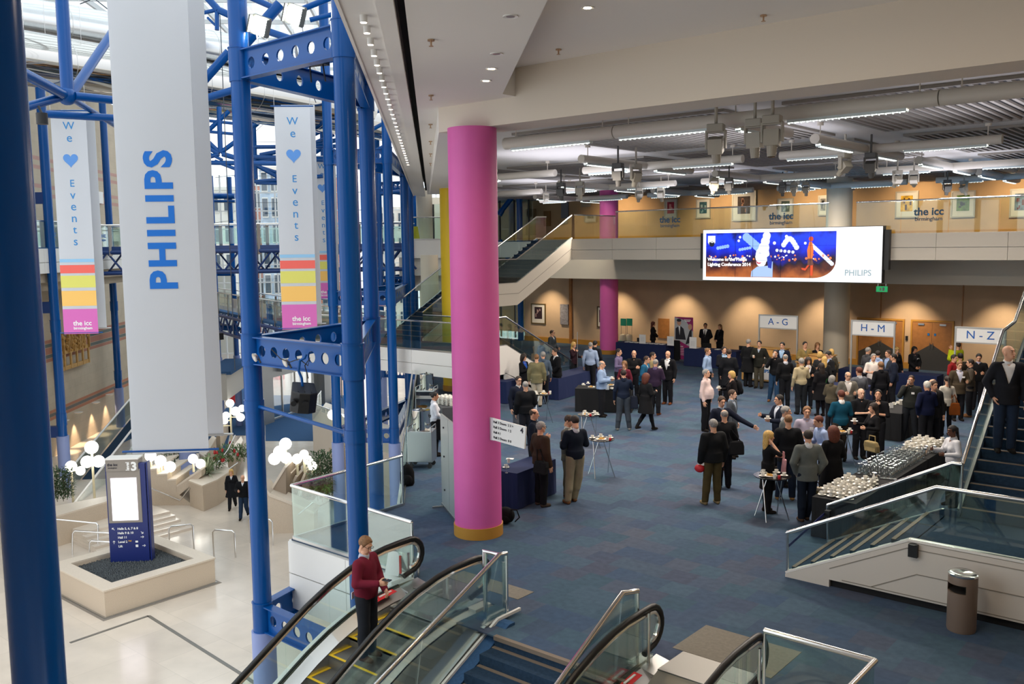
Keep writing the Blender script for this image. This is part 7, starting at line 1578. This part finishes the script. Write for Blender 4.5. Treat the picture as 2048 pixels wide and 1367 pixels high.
def person(px, py, h, face, label, top='shirt', tc='5a6a8a', bot='trousers', bc='1a1b20', hair='short', hc='br', fem=0, arms='dd', legs='ss', fat=0., sk='f', sh='1b1613', shirt=None, turn=0., lean=0., nod=.08, z=0., pos=None, badge=False, extra=None, glasses=False, tie=None, collar=None, group=None):
    """px,py = top of the head in the photograph; face = 0 towards the camera, 90 to the right, 180 away"""
    P_ = Vector(pos) if pos is not None else F(px, py, z+h*.997); P_ = Vector((P_.x, P_.y, z))
    a = math.radians(face); fv = Vector((-_f.x, -_f.y, 0)).normalized(); rv = Vector((_r0.x, _r0.y, 0)); d = fv*math.cos(a)+rv*math.sin(a)
    rz = math.atan2(d.y, d.x)-PI/2
    t = thing('person', label, 'person', P_, rz, group); sc = h/1.755; t.scale = (sc,)*3
    key = (fem, arms, legs, top, bot, hair, fat, turn, lean, nod); m = person_meshes(key)
    def add(nm, k, mat, lb=None):
        if k not in m or not len(m[k][0]): return
        ck = (key, k); 
        if ck not in MCACHE: MCACHE[ck] = loc_mesh(nm, m[k], mat)
        me = MCACHE[ck]; o = bpy.data.objects.new(nm, me); COL.objects.link(o); o.parent = t
        if me.materials[0] != mat: o.material_slots[0].link = 'OBJECT'; o.material_slots[0].material = mat
        return o
    sm = M('skin_'+sk, SKIN[sk], .5, noise=.04, nscale=8); lip = M('lips_'+sk, {'f': 'b06a5c', 't': 'a0604e', 'b': '5a302a', 'l': 'c07468'}[sk], .5); br = hairm(HAIRC[hc])
    ck = (key, 'body')
    if ck not in MCACHE: MCACHE[ck] = np_mesh('body', m['body'], [sm, EYE, lip, br])
    o = bpy.data.objects.new('body', MCACHE[ck]); COL.objects.link(o); o.parent = t
    for i, mt in enumerate((sm, EYE, lip, br)): o.material_slots[i].link = 'OBJECT'; o.material_slots[i].material = mt
    UN = {'coat': 'coat', 'dress': 'dress', 'jacket': 'jacket', 'blazer': 'blazer', 'shirt': 'shirt', 'sweater': 'sweater', 'polo': 'polo_shirt', 'bomber': 'jacket', 'vis': 'jacket', 'top': 'blouse'}[top]
    up_ = add(UN, 'upper', cloth(tc)); sh_ = None
    if 'shirt' in m: sh_ = add('shirt', 'shirt', cloth(shirt or 'dcdfe4'))
    if collar or top in ('blazer', 'shirt', 'polo', 'sweater'): add('collar', 'collar', cloth(collar or (tc if top in ('shirt', 'polo') else shirt or (tc)))).parent = (sh_ or up_ or t)
    add('skirt' if bot == 'skirt' else 'trousers', 'lower', cloth(bc)); add('tights', 'tights', cloth('16141a')); add('shoe', 'shoe_a', cloth(sh)); add('shoe', 'shoe_b', cloth(sh)); add('hair', 'hair', br)
    yc = .135+fat*.07
    if badge: MB().box((-.08, yc, 1.3), (.075, .012, .05)).build('name_badge', WHITEP, up_ or t)
    if tie: MB().extr([(-.012, .118, 1.44), (.012, .118, 1.44), (.03, .135, 1.2), (0, .135, 1.12), (-.03, .135, 1.2)], (0, .012, 0)).build('tie', cloth(tie), sh_ or t)
    if glasses:
        HR = Matrix(m['HR'].tolist()); c = Vector(m['hc']); g = MB()
        for x in (-.031, .031): g.tube([c+HR@Vector((x+.021*math.cos(u), .106, .01+.016*math.sin(u))) for u in [PI*2*k/10 for k in range(10)]], .0028, 5, closed=True)
        g.tube([c+HR@Vector(v) for v in ((-.052, .106, .012), (-.078, .0, .012))], .0025, 5).tube([c+HR@Vector(v) for v in ((.052, .106, .012), (.078, .0, .012))], .0025, 5).tube([c+HR@Vector(v) for v in ((-.01, .108, .014), (.01, .108, .014))], .0025, 5); g.build('glasses', BLACK, t, True)
    T = Matrix.Translation(P_)@Matrix.Rotation(rz, 4, 'Z')@Matrix.Scale(sc, 4)
    W = lambda sd: T@(Vector(m['J'][sd][2])+(Vector(m['J'][sd][2])-Vector(m['J'][sd][1])).normalized()*.08)
    t['_w'] = 0; del t['_w']
    return t, T, W, rz
def held_cup(pr, sd, who):
    p = pr[2](sd)+Vector((0, 0, .035)); return dup(CUP, p, R_.random()*6, 'white cup and saucer held by the '+who, None, 1.1)
def held_beaker(pr, sd, who): return small('paper_cup', MB().lathe([(.028, -.03), (.038, .06), (.036, .06), (.027, -.02), (0, -.02)], n=14), WPORC, pr[2](sd)+Vector((0, 0, .02)), 'white cup raised by the '+who, 'cup')
def bag(pr, off, size, col, who, rot=0., strap=None, cat='bag', name='shoulder_bag'):
    T, rz = pr[1], pr[3]; p = T@Vector(off); t = thing(name, who, cat, p, rz+rot); cm = cloth(col); w_, d, h = size
    m = MB(); m.extr([(-w_/2, -d/2, 0), (w_/2, -d/2, 0), (w_/2*1.04, -d*.3, h*.6), (w_/2*.85, -d*.15, h), (-w_/2*.85, -d*.15, h), (-w_/2*1.04, -d*.3, h*.6)], (0, d*.8, 0)); m.build('bag_body', cm, t, False, min(d, w_)*.2)
    MB().extr([(-w_*.42, d*.32, h*.1), (w_*.42, d*.32, h*.1), (w_*.42, d*.32, h*.5), (-w_*.42, d*.32, h*.5)], (0, d*.14, 0)).build('pocket', cm, t, False, .01)
    if strap == 'hand': MB().tube([(-w_*.25, 0, h*.95), (-w_*.22, 0, h*1.45), (w_*.22, 0, h*1.45), (w_*.25, 0, h*.95)], .011, 6).build('handles', cm, t, True)
    elif strap: MB().tube([(-w_*.3, 0, h*.95), (strap[0]*.5-w_*.1, strap[1]*.5, h+strap[2]*.5), strap, (strap[0]*.5+w_*.15, strap[1]*.5, h+strap[2]*.5), (w_*.3, 0, h*.95)], .012, 6).build('strap', cm, t, True)
    return t
def backpack(pr, who, col='15161a', off=(0, -.2, 1.02)):
    T, rz = pr[1], pr[3]; t = thing('backpack', who, 'backpack', T@Vector(off), rz); cm = cloth(col)
    MB().sphere((0, -.02, .2), .2, 14, 10, (.8, .55, 1.15)).build('pack_body', cm, t, True); MB().sphere((0, -.11, .1), .12, 12, 8, (1, .5, .9)).build('front_pocket', cm, t, True)
    for s_ in (-1, 1): MB().tube([(s_*.1, .06, .38), (s_*.13, .12, .44), (s_*.13, .3, .3), (s_*.13, .28, .12), (s_*.12, .06, .02)], .014, 6).build('strap', cm, t, True)
P = person
# --- lower atrium
P(462, 938, 1.68, 10, 'person with long blonde hair and black coat walking on the marble', 'coat', '15161b', hair='long', hc='bl', fem=1, arms='dd', legs='wv', z=ZL)
p = P(485, 949, 1.78, 5, 'bald person in black jacket and jeans walking beside the blonde one on the marble', 'bomber', '121317', bc='24354c', hair='bald', legs='wv', arms='cd', z=ZL)
P(519, 955, 1.78, 190, 'person in dark coat half hidden behind the front blue column on the marble', 'coat', '17181d', hair='short', hc='dk', z=ZL)
# --- man on the escalator
zs = zprof(7.95)-.14
q = GX(722, 1275, -9.72); sy = q.y
p = P(0, 0, 1.80, 65, 'person in dark red sweater reading a phone on the left escalator', 'sweater', '6e1d30', bc='23262d', hair='short', hc='lb', arms='cq', collar='b9c0d0', nod=.42, fat=.25, turn=-.15, sh='4a3022', pos=(-9.75, 8.25, 0), z=min(zprof(8.05)-.12, 0), glasses=True)
small('phone', MB().box((0, 0, 0), (.07, .14, .01)), BLKGL, p[2](1)+Vector((.03, .03, .05)), 'dark phone in the hands of the person on the escalator', 'phone', p[3], None, False)
small('white_label', MB().box((0, 0, 0), (.06, .008, .1)), WHITEP, p[1]@Vector((.12, -.14, .93)), 'white label hanging from the back pocket of the person on the escalator', 'label', p[3], None, False)
# --- man on the right stairs
p = P(0, 0, 1.80, -15, 'bald person in dark blazer, white shirt and jeans coming down the right staircase', 'blazer', '1d1f25', bc='1f2c40', hair='bald', shirt='e2e2e2', arms='pd', turn=.7, nod=-.15, pos=(-3.42, 16.75, 0), z=.93+1.87*(5/12)+.155, sh='15110f')
p = P(0, 0, 1.78, 10, 'person cut by the right edge of the picture on the staircase, grey jacket', 'jacket', '5b5f66', bc='1c2028', hair='short', pos=(-2.88, 16.95, 0), z=.93+1.87*(6/12)+.15)
# --- group left of the pink column / stairs
p = P(1104, 660, 1.76, 60, 'person with glasses in dark grey jacket holding a black bundle beside the stairs', 'jacket', '3c4247', hair='short', arms='gg', glasses=True); small('black_bundle', MB().sphere((0, 0, 0), .17, 12, 8, (1.2, .9, .8)), cloth('101114'), p[2](1)+Vector((0, 0, -.03)), 'black folded coat carried by the person with glasses by the stairs', 'coat')
P(1047, 708, 1.66, 50, 'person with dark curly hair, black blazer and blue top by the left stair panel', 'blazer', '15161a', shirt='2450a8', hair='curly', hc='dk', fem=1, arms='xd')
P(1073, 708, 1.78, 175, 'person seen from behind in olive khaki jacket and beige trousers', 'jacket', '756f52', bc='b5ab98', hc='lb')
P(1086, 703, 1.80, 185, 'grey-haired person in blue-grey shirt behind the khaki jacket', 'shirt', '4c5b6c', hc='gr', bc='1b1c21')
p = P(1114, 696, 1.80, -60, 'person in black jacket with white collar pointing down at the navy table', 'jacket', '131418', shirt='e8e8e8', collar='e8e8e8', arms='fq', lean=.12, hc='dk', sh='6a3b22'); bag(p, (.22, -.06, .72), (.34, .12, .24), '17181b', 'black shoulder bag of the person pointing at the navy table', 0, (-.2, .05, .5))
p = P(1147, 684, 1.70, 45, 'smiling blonde person in maroon top holding an upright pole', 'top', '2e1a22', hair='long', hc='bl', fem=1, arms='tc', glasses=True, fat=.2); small('upright_pole', MB().cyl((0, 0, 0), .012, 2.1, 8), STEEL, Vector((p[2](1).x, p[2](1).y, 0)), 'thin upright pole held by the smiling blonde person', 'pole')
P(1181, 684, 1.82, 165, 'cropped-haired person in light blue shirt and black trousers seen from behind', 'shirt', '9fb2d0', hair='crop', hc='gr', arms='dd')
P(1190, 681, 1.80, 150, 'dark-haired person in dark shirt hidden behind the light blue shirt', 'shirt', '20222a', hc='bk')
p = P(1203, 721, 1.78, 75, 'balding person in pale blue and navy jacket eating beside the coffee table', 'bomber', '8fa6c8', hair='fringe', hc='gr', arms='cc', shirt='e6e6e6'); held_cup(p, 1, 'balding person in pale blue jacket')
p = P(1237, 697, 1.78, 60, 'person in purple-grey shirt holding a cup behind the coffee table', 'shirt', '6d6384', hc='dk', arms='cd', bc='1d2029'); held_beaker(p, 1, 'person in purple-grey shirt')
P(1268, 700, 1.78, -10, 'bald person in black shirt facing the camera behind the coffee table', 'shirt', '17181b', hair='bald', arms='xd')
P(1250, 721, 1.64, -25, 'person with long brown hair and red-maroon top leaning at the coffee table', 'top', '6a2434', hair='long', hc='lb', fem=1, arms='cd', lean=.1)
P(1287, 711, 1.76, 60, 'person in teal blue anorak bending over the coffee table', 'jacket', '1f5a7c', hc='br', arms='cc', lean=.15)
P(1305, 704, 1.74, 70, 'person in beige jacket behind the teal anorak', 'jacket', '8b7d5c', hc='dk')
p = P(1311, 718, 1.78, 150, 'person in dark purple sweater and brown shoes seen from behind', 'sweater', '32243a', hair='crop', hc='gr', arms='cd', fat=.3, sh='6a3b22', collar='6a5a80')
p = P(1336, 701, 1.82, -35, 'bald person in black suit and white shirt holding a saucer, facing the camera', 'blazer', '121317', shirt='ececec', hair='bald', arms='cd', badge=True, sh='6a3b22'); held_cup(p, 1, 'bald person in black suit')
p = P(1247, 739, 1.78, 178, 'person in navy shirt and grey jeans with backpack in hand, back to the camera', 'shirt', '182236', bc='3c444e', hc='dk', arms='md', sh='8a8a86', legs='aa'); bag(p, (.30, .05, .62), (.24, .16, .36), '1c2333', 'dark blue backpack carried low by the person in grey jeans', 0, (0, 0, .3), 'backpack', 'backpack')
p = P(1292, 747, 1.67, 125, 'person with long brown hair and black coat striding past the coffee table', 'coat', '16171a', shirt='e6e4e0', hair='curly', hc='rd', fem=1, arms='cd', legs='wv', bot='slim', bc='121318'); bag(p, (-.24, -.02, .78), (.38, .14, .28), '1b1c1a', 'black handbag on the shoulder of the striding person', 0, (.1, 0, .4))
P(1037, 752, 1.78, 25, 'person with glasses in dark navy sweater by the magenta column', 'sweater', '151b2b', collar='d8d8d8', shirt='d8d8d8', bc='55585f', hc='dk', glasses=True, arms='dc')
p = P(1051, 762, 1.76, 195, 'person in black hooded jacket seen from behind, left group', 'bomber', '101216', hair='crop', hc='gr', arms='cd', bc='24262c')
P(1067, 817, 1.80, 75, 'balding person in dark navy shirt gesturing next to the directory sign', 'shirt', '131a2a', hair='fringe', hc='br', arms='cd')
p = P(1081, 843, 1.78, 120, 'grey-haired person in brown leather jacket with black bag behind the directory sign', 'bomber', '3a2a20', hc='gr', bc='15161a', glasses=True, sh='4a4038'); bag(p, (.22, -.14, .74), (.36, .14, .26), '17181a', 'black messenger bag of the person in brown leather jacket', .2, (-.25, .1, .45))
p = P(1137, 830, 1.78, 60, 'person in grey tweed jacket and light shirt looking at a phone', 'blazer', '5c5a56', shirt='d5d2c8', bc='6b6556', hc='br', arms='cc', nod=.4, sh='5a3420')
p = P(1150, 831, 1.86, 205, 'person in dark navy sweater and khaki trousers, back to the camera', 'sweater', '141c2a', collar='c8ccd4', bc='8f8770', hc='dk', arms='cc', nod=.35, sh='7a5638', legs='ka')
p = P(868, 783, 1.68, 100, 'waiting staff person in white shirt and black apron beside the cup stacks', 'shirt', 'd8dae2', hair='bun', hc='bk', fem=1, sk='t', arms='qq', bc='121216', bot='trousers', legs='ss')
MB().extr([(-.15, .13, 1.02), (.15, .13, 1.02), (.19, .15, .45), (-.19, .15, .45)], (0, .014, 0)).extr([(.15, .13, 1.02), (.17, .0, 1.02), (.19, .0, .5), (.19, .15, .45)], (.012, 0, 0)).extr([(-.15, .13, 1.02), (-.17, .0, 1.02), (-.19, .0, .5), (-.19, .15, .45)], (-.012, 0, 0)).build('apron', cloth('121318'), p[0])
# --- desks staff
P(1306, 643, 1.66, 75, 'registration staff person with dark red hair and black suit behind the left desk', 'blazer', '121216', shirt='121216', hair='long', hc='rd', fem=1, arms='qq')
P(1411, 646, 1.76, -25, 'registration staff person in black suit, white shirt and tie by the right desk', 'blazer', '121217', shirt='e0e0e0', tie='1a1a20', hc='bk', arms='bb', sk='t')
P(1440, 648, 1.68, -60, 'registration staff person with ponytail and black suit at the right desk', 'blazer', '131317', shirt='2a2a30', hair='pony', hc='lb', fem=1, arms='qq')
P(1829, 693, 1.64, 10, 'person with dark hair and black blazer waiting before the double doors', 'blazer', '17181c', shirt='2a2a30', hair='long', hc='bk', fem=1, arms='qq', sk='t', badge=True)
# --- centre
p = P(1412, 738, 1.80, 55, 'stout grey-haired person in pinkish white shirt with hand in pocket, centre of the floor', 'shirt', 'd9c3c0', hc='gr', fat=1.3, arms='dp', bc='131318', nod=-.1)
p = P(1464, 742, 1.66, -75, 'person with blonde bob and black floral top holding a saucer, with backpack', 'top', '1a1618', hair='bob', hc='bl', fem=1, arms='cd', fat=.4); held_cup(p, 1, 'person with blonde bob'); backpack(p, 'black backpack worn by the person with the blonde bob')
P(1464, 779, 1.74, 60, 'person in grey jacket half hidden by the pointing one', 'blazer', '4a5058', shirt='8896a8', hc='br', sk='l')
p = P(1443, 792, 1.80, 15, 'person in navy sweater stretching an arm out to the right, centre', 'sweater', '161c2c', collar='aab4c8', hc='br', arms='do', nod=.25, bc='1c2230', sh='6a3b22')
p = P(1449, 819, 1.76, 185, 'bald person in black coat with shoulder bag, back to the camera, centre', 'jacket', '141519', hair='fringe', hc='gr', bc='17181d'); bag(p, (.22, -.16, .78), (.34, .14, .3), '15161a', 'black laptop bag on the back of the bald person in the centre', 0, (-.3, .1, .5))
p = P(1427, 838, 1.79, 195, 'grey-blond person in black leather jacket and brown trousers, back to the camera', 'bomber', '15171a', hc='gr', bc='4c4228', arms='dd', sh='8a7a5a', legs='sa'); small('woollen_hat', MB().sphere((0, 0, -.05), .11, 12, 8, (1, .8, .8)), REDP, p[2](-1)+Vector((0, 0, -.02)), 'red woollen hat carried by the person in black leather jacket', 'hat'); small('white_papers', MB().box((0, 0, .02), (.14, .03, .1)), WHITEP, p[2](-1)+Vector((.04, 0, .03)), 'white papers held together with the red hat', 'papers', .4, None, False)
P(1415, 696, 1.78, 55, 'person in light blue shirt standing before the right registration desk', 'shirt', '8ea6c8', hc='lb', arms='dd', bc='20242c')
P(1448, 693, 1.78, 10, 'person in dark suit and blue shirt with crossed arms near the registration desk', 'blazer', '16181e', shirt='8fb0d0', hc='dk', arms='xx')
P(1458, 698, 1.80, 170, 'person in long black coat, back to the camera, near the registration desk', 'coat', '14161b', hc='br', sh='5a2a20')
P(1497, 678, 1.80, 130, 'heavy grey-haired person in wide black coat left of the A - G counter', 'coat', '16171a', hc='gr', arms='cd', fat=.8)
p = P(1519, 681, 1.78, -30, 'person in dark jacket and olive trousers holding a cup near the A-G counter', 'jacket', '23241f', shirt='9fb0c4', bc='4a463a', hc='bk', arms='cp'); held_beaker(p, 1, 'person in olive trousers')
p = P(1551, 699, 1.78, -25, 'person in black shirt and blue jeans drinking before the A-G counter', 'sweater', '121316', bc='24405e', hc='bk', arms='md', sh='6b4a30', legs='aw'); held_beaker(p, 1, 'person in blue jeans')
P(1565, 684, 1.82, -35, 'person in navy blazer and pale blue shirt behind the bald one in black sweater', 'blazer', '171b2a', shirt='9dbbdc', hc='bk')
p = P(1571, 708, 1.76, 185, 'bald person in black sweater, back to the camera, before the A - G counter', 'sweater', '111215', collar='b8bcc6', hair='fringe', hc='gr', arms='cd')
P(1610, 683, 1.78, 5, 'person in tan patterned jacket near the cream column', 'jacket', '8a7748', shirt='6a6a5a', hc='bk', arms='cd')
P(1635, 685, 1.68, 0, 'person with long straight fair hair and black cardigan by the cream column', 'top', '17171a', hair='long', hc='lb', fem=1)
P(1640, 703, 1.66, 150, 'blonde person partly hidden left of the cream column', 'top', '2a2a2c', hair='bob', hc='bl', fem=1)
P(1603, 716, 1.78, 190, 'grey-haired person in beige shirt and dark trousers, back to the camera', 'shirt', 'b3a584', hc='gr', bc='25282c', arms='cd')
p = P(1617, 715, 1.66, -10, 'dark curly-haired person in white top and black jacket sipping a cup', 'blazer', '15161a', shirt='e0dde0', hair='curly', hc='dk', fem=1, arms='tc', sk='t'); held_beaker(p, 1, 'person with dark curly hair and white top')
P(1649, 713, 1.66, 160, 'person with long blonde hair next to the cream column, facing away', 'top', '1c1d20', hair='long', hc='bl', fem=1)
p = P(1643, 726, 1.66, 190, 'person with long dark brown hair and black dress, back to camera', 'coat', '131216', hair='long', hc='dk', fem=1, bot='slim', bc='1a1416', arms='cd'); bag(p, (.22, -.05, .62), (.3, .12, .24), '2a6b34', 'green shoulder bag beside the black dress', 0, (-.05, 0, .6))
P(1658, 702, 1.78, -75, 'dark-haired person in dark blazer looking down beside the cream column', 'blazer', '1b1c20', shirt='9db2d4', hc='bk', nod=.5, arms='cc')
P(1663, 698, 1.64, 170, 'fair-haired person behind the one looking down by the cream column', 'top', '4a4438', hair='bob', hc='bl', fem=1)
P(1664, 751, 1.62, 130, 'grey bob-haired person in olive-brown cardigan, centre right group', 'sweater', '5a5242', hair='bob', hc='gr', fem=1, arms='cc', fat=.3)
P(1696, 743, 1.76, -5, 'balding person with glasses, grey blazer and white shirt in the crowd', 'blazer', '6a665e', shirt='e0dcd8', hair='fringe', hc='gr', glasses=True, arms='cc')
P(1719, 734, 1.80, 200, 'reddish-haired person in mid-grey blazer, back to the camera', 'blazer', '5f626a', shirt='c8ccd4', hc='rd', arms='cc')
P(1683, 780, 1.78, 185, 'reddish-haired person in teal sweater with white collar, back to the camera', 'sweater', '114a62', collar='e6e6e6', hc='rd', arms='cc', bc='2e2822')
P(1722, 776, 1.78, 5, 'smiling bald person in black polo shirt in the crowd at right', 'polo', '15171c', hair='bald', arms='xd', fat=.6, sk='l')
P(1757, 779, 1.76, -30, 'dark-haired person in black polo touching the chin', 'polo', '121317', hc='bk', arms='tx', nod=-.1)
p = P(1748, 806, 1.68, -80, 'dark-haired person in black holding a cup and a beige handbag', 'top', '141417', hair='long', hc='dk', fem=1, arms='fc', bot='slim', bc='131317'); held_cup(p, 1, 'person with the beige handbag'); bag(p, (-.26, .18, .62), (.36, .16, .26), 'a89468', 'large beige handbag hanging from the arm of the person in black', .3, 'hand', 'handbag', 'handbag')
P(1736, 694, 1.78, 110, 'bald person in dark grey shirt before the H - M counter', 'shirt', '4a4a4e', hair='crop', hc='gr', arms='cc')
P(1747, 707, 1.76, -5, 'grey-haired person in white polo shirt near the H - M counter', 'polo', 'e2d9d2', hc='gr', arms='cc', bc='3a3a40')
P(1762, 723, 1.76, 190, 'reddish-haired person in black shirt, back to the camera, right crowd', 'shirt', '121318', hc='lb', fat=.5)
P(1777, 700, 1.78, -70, 'brown-haired person in grey blazer and blue shirt near the doors', 'blazer', '3c3e44', shirt='8fa8d0', hc='br')
P(1788, 707, 1.78, -110, 'black-haired person with glasses and dark blue jacket, right crowd', 'bomber', '1b2233', hc='bk', glasses=True, arms='cd')
P(1756, 701, 1.74, 160, 'person in pale blue shirt hidden behind the white polo', 'shirt', '9fb4d8', hc='dk')
P(1793, 694, 1.66, 10, 'blonde staff person in black before the wooden doors', 'top', '141418', hair='bob', hc='bl', fem=1)
p = P(1823, 750, 1.80, -35, 'person in dark green-grey sweater drinking from a cup at right', 'sweater', '2e302d', bc='23262b', hc='br', hair='crop', arms='md', badge=True, legs='aa', fat=.3); held_beaker(p, 1, 'person in dark green-grey sweater')
p = P(1855, 762, 1.80, 190, 'white-haired person in navy sweater, back to the camera, right crowd', 'sweater', '131a38', hair='short', hc='wh', fat=.7, arms='cp', sh='9a9a90')
P(1868, 761, 1.78, 10, 'brown-haired person mostly hidden by the white-haired one', 'jacket', '1c1c1e', hc='br')
P(1883, 756, 1.74, -110, 'balding person in brown jacket stooping beside the white-haired one', 'bomber', '2c261f', hair='fringe', hc='lb', lean=.3, nod=.4, arms='cc', sh='6a3b22')
p = P(1895, 752, 1.66, 175, 'person with dark ponytail and white scarf seen from behind, with an orange bag', 'top', 'c9c4b8', hair='pony', hc='dk', fem=1, nod=.3, bot='slim'); bag(p, (.2, -.1, .62), (.28, .12, .34), '8a4a1a', 'orange-brown leather bag of the person with the ponytail', 0, (-.1, .05, .45))
P(1919, 722, 1.80, -5, 'person in brown blazer and striped shirt with name badge, far right crowd', 'blazer', '4a4032', shirt='c9cbdc', hc='lb', badge=True, arms='dc', nod=.2)
P(1942, 718, 1.78, -110, 'dark-haired person with glasses and grey-brown blazer handing over a folder', 'blazer', '4c453c', shirt='20202a', hc='dk', glasses=True, arms='fc', sh='7a5638')
P(1958, 707, 1.80, -25, 'dark-haired person in black sweater and pale collar by the right stair rail', 'sweater', '111214', collar='9aa4c4', hc='bk', nod=.35, arms='cc')
p = P(1916, 684, 1.82, 215, 'person in yellow high-visibility jacket under the N - Z sign', 'vis', 'c9d624', hc='br', arms='cm'); 
MB().tube([(.17*math.cos(a_), .145*math.sin(a_), 1.1) for a_ in [k*PI/8 for k in range(16)]], .02, 6, closed=True).build('reflective_band', M('reflective_tape', 'b9bcb8', .4), p[0])
P(1908, 709, 1.76, 30, 'person in red shirt behind the brown blazer at far right', 'shirt', '8e2024', hc='dk', arms='cd')
P(1921, 706, 1.78, 170, 'dark-haired person in brown coat behind the brown blazer', 'coat', '2c2620', hc='bk')
p = P(1909, 850, 1.68, -80, 'catering staff person with ponytail and white shirt behind the serving tables', 'shirt', 'd6d6da', hair='pony', hc='bk', fem=1, sk='b', arms='fc', bc='111114', lean=.05)
# --- right foreground group
p = P(1559, 789, 1.78, -80, 'dark-haired person in navy suit with open hand and cup, right foreground group', 'blazer', '1a2030', shirt='d0d8e4', hc='bk', arms='fc'); held_cup(p, -1, 'person in navy suit with open hand')
P(1571, 812, 1.80, 70, 'grey-haired person in grey sweater with white collar behind the black jacket', 'sweater', '5a5d5c', collar='e0e0e0', hc='gr', arms='cd')
p = P(1577, 829, 1.82, 172, 'balding person in black jacket, jeans and tan shoes, back to the camera', 'jacket', '15171b', shirt='8fb0dc', hair='crop', hc='lb', bc='1b2434', arms='cc', sh='9a7444', legs='sa')
p = P(1537, 862, 1.66, 95, 'person with long blonde hair and black dress holding the hair, by the foreground table', 'dress', '111013', hair='long', hc='bl', fem=1, arms='hc', bot='slim', bc='111013', fat=.2); bag(p, (.0, .34, .78), (.12, .08, .34), 'd8a0a8', 'narrow pink patterned bag in the hand of the blonde person', 0, 'hand', 'bag', 'gift_bag')
p = P(1614, 812, 1.80, -10, 'brown-haired person in fine checked shirt holding a cup, facing the camera', 'shirt', 'a9a2b4', hc='lb', arms='cp', badge=True, fat=.6); held_beaker(p, 1, 'person in checked shirt')
P(1652, 829, 1.76, -85, 'reddish-haired person in pale blue shirt leaning over the hidden table', 'shirt', '9eb0d6', hc='rd', arms='fc', lean=.22, nod=.3, bc='20242c')
P(1617, 860, 1.80, 180, 'person in grey blazer and dark jeans with hands in pockets, back to the camera', 'blazer', '5d615e', shirt='d8d8d8', hc='dk', hair='short', bc='141c2a', arms='pp', legs='ks', sh='5a4436')
P(1667, 853, 1.72, 190, 'person with long dark red hair and black coat, back to the camera, right foreground', 'coat', '111114', hair='curly', hc='rd', fem=1, arms='cc', bot='slim')
p = F(1630, 1003); t = thing('handbag', 'brown and cream handbag standing on the floor by the grey blazer', 'handbag', p, .3); MB().extr([(-.17, 0, 0), (.17, 0, 0), (.14, 0, .26), (-.14, 0, .26)], (0, .14, 0)).build('bag_body', cloth('6a5c38'), t, False, .02); MB().bb(-.145, .145, -.005, .145, .24, .3).build('bag_top', cloth('b5ab98'), t); MB().tube([(-.08, .07, .28), (-.07, .07, .4), (.07, .07, .4), (.08, .07, .28)], .01, 6).build('handles', cloth('3a2c20'), t, True)
p = F(815, 970); t = thing('backpack', 'black backpack on the floor in front of the closed catering cart', 'backpack', p, .8); MB().lathe([(.13, 0), (.16, .05), (.16, .3), (.12, .42), (.05, .48), (0, .49)], n=14, mat=Matrix.Diagonal((1, .65, 1)).to_3x3()).build('pack_body', cloth('111215'), t, True); MB().sphere((0, -.1, .15), .12, 12, 8, (1, .5, 1)).build('front_pocket', cloth('16171a'), t, True); MB().tube([(-.04, 0, .45), (0, 0, .53), (.04, 0, .45)], .01, 6).build('grab_handle', cloth('111215'), t, True)
p = F(1012, 1045); t = thing('backpack', 'black backpack with loose strap at the foot of the big magenta column', 'backpack', p, .2); MB().sphere((0, 0, .16), .19, 14, 10, (1, .65, .85)).sphere((.02, -.08, .1), .12, 10, 8, (1, .6, .8)).build('pack_body', cloth('111215'), t, True); MB().tube([(.1, 0, .28), (.26, -.03, .3), (.3, 0, .15), (.2, 0, .05)], .012, 6).build('strap', cloth('111215'), t, True)
for o_ in (CUP, GLS):
    for c_ in list(o_.children): bpy.data.objects.remove(c_)
    bpy.data.objects.remove(o_)
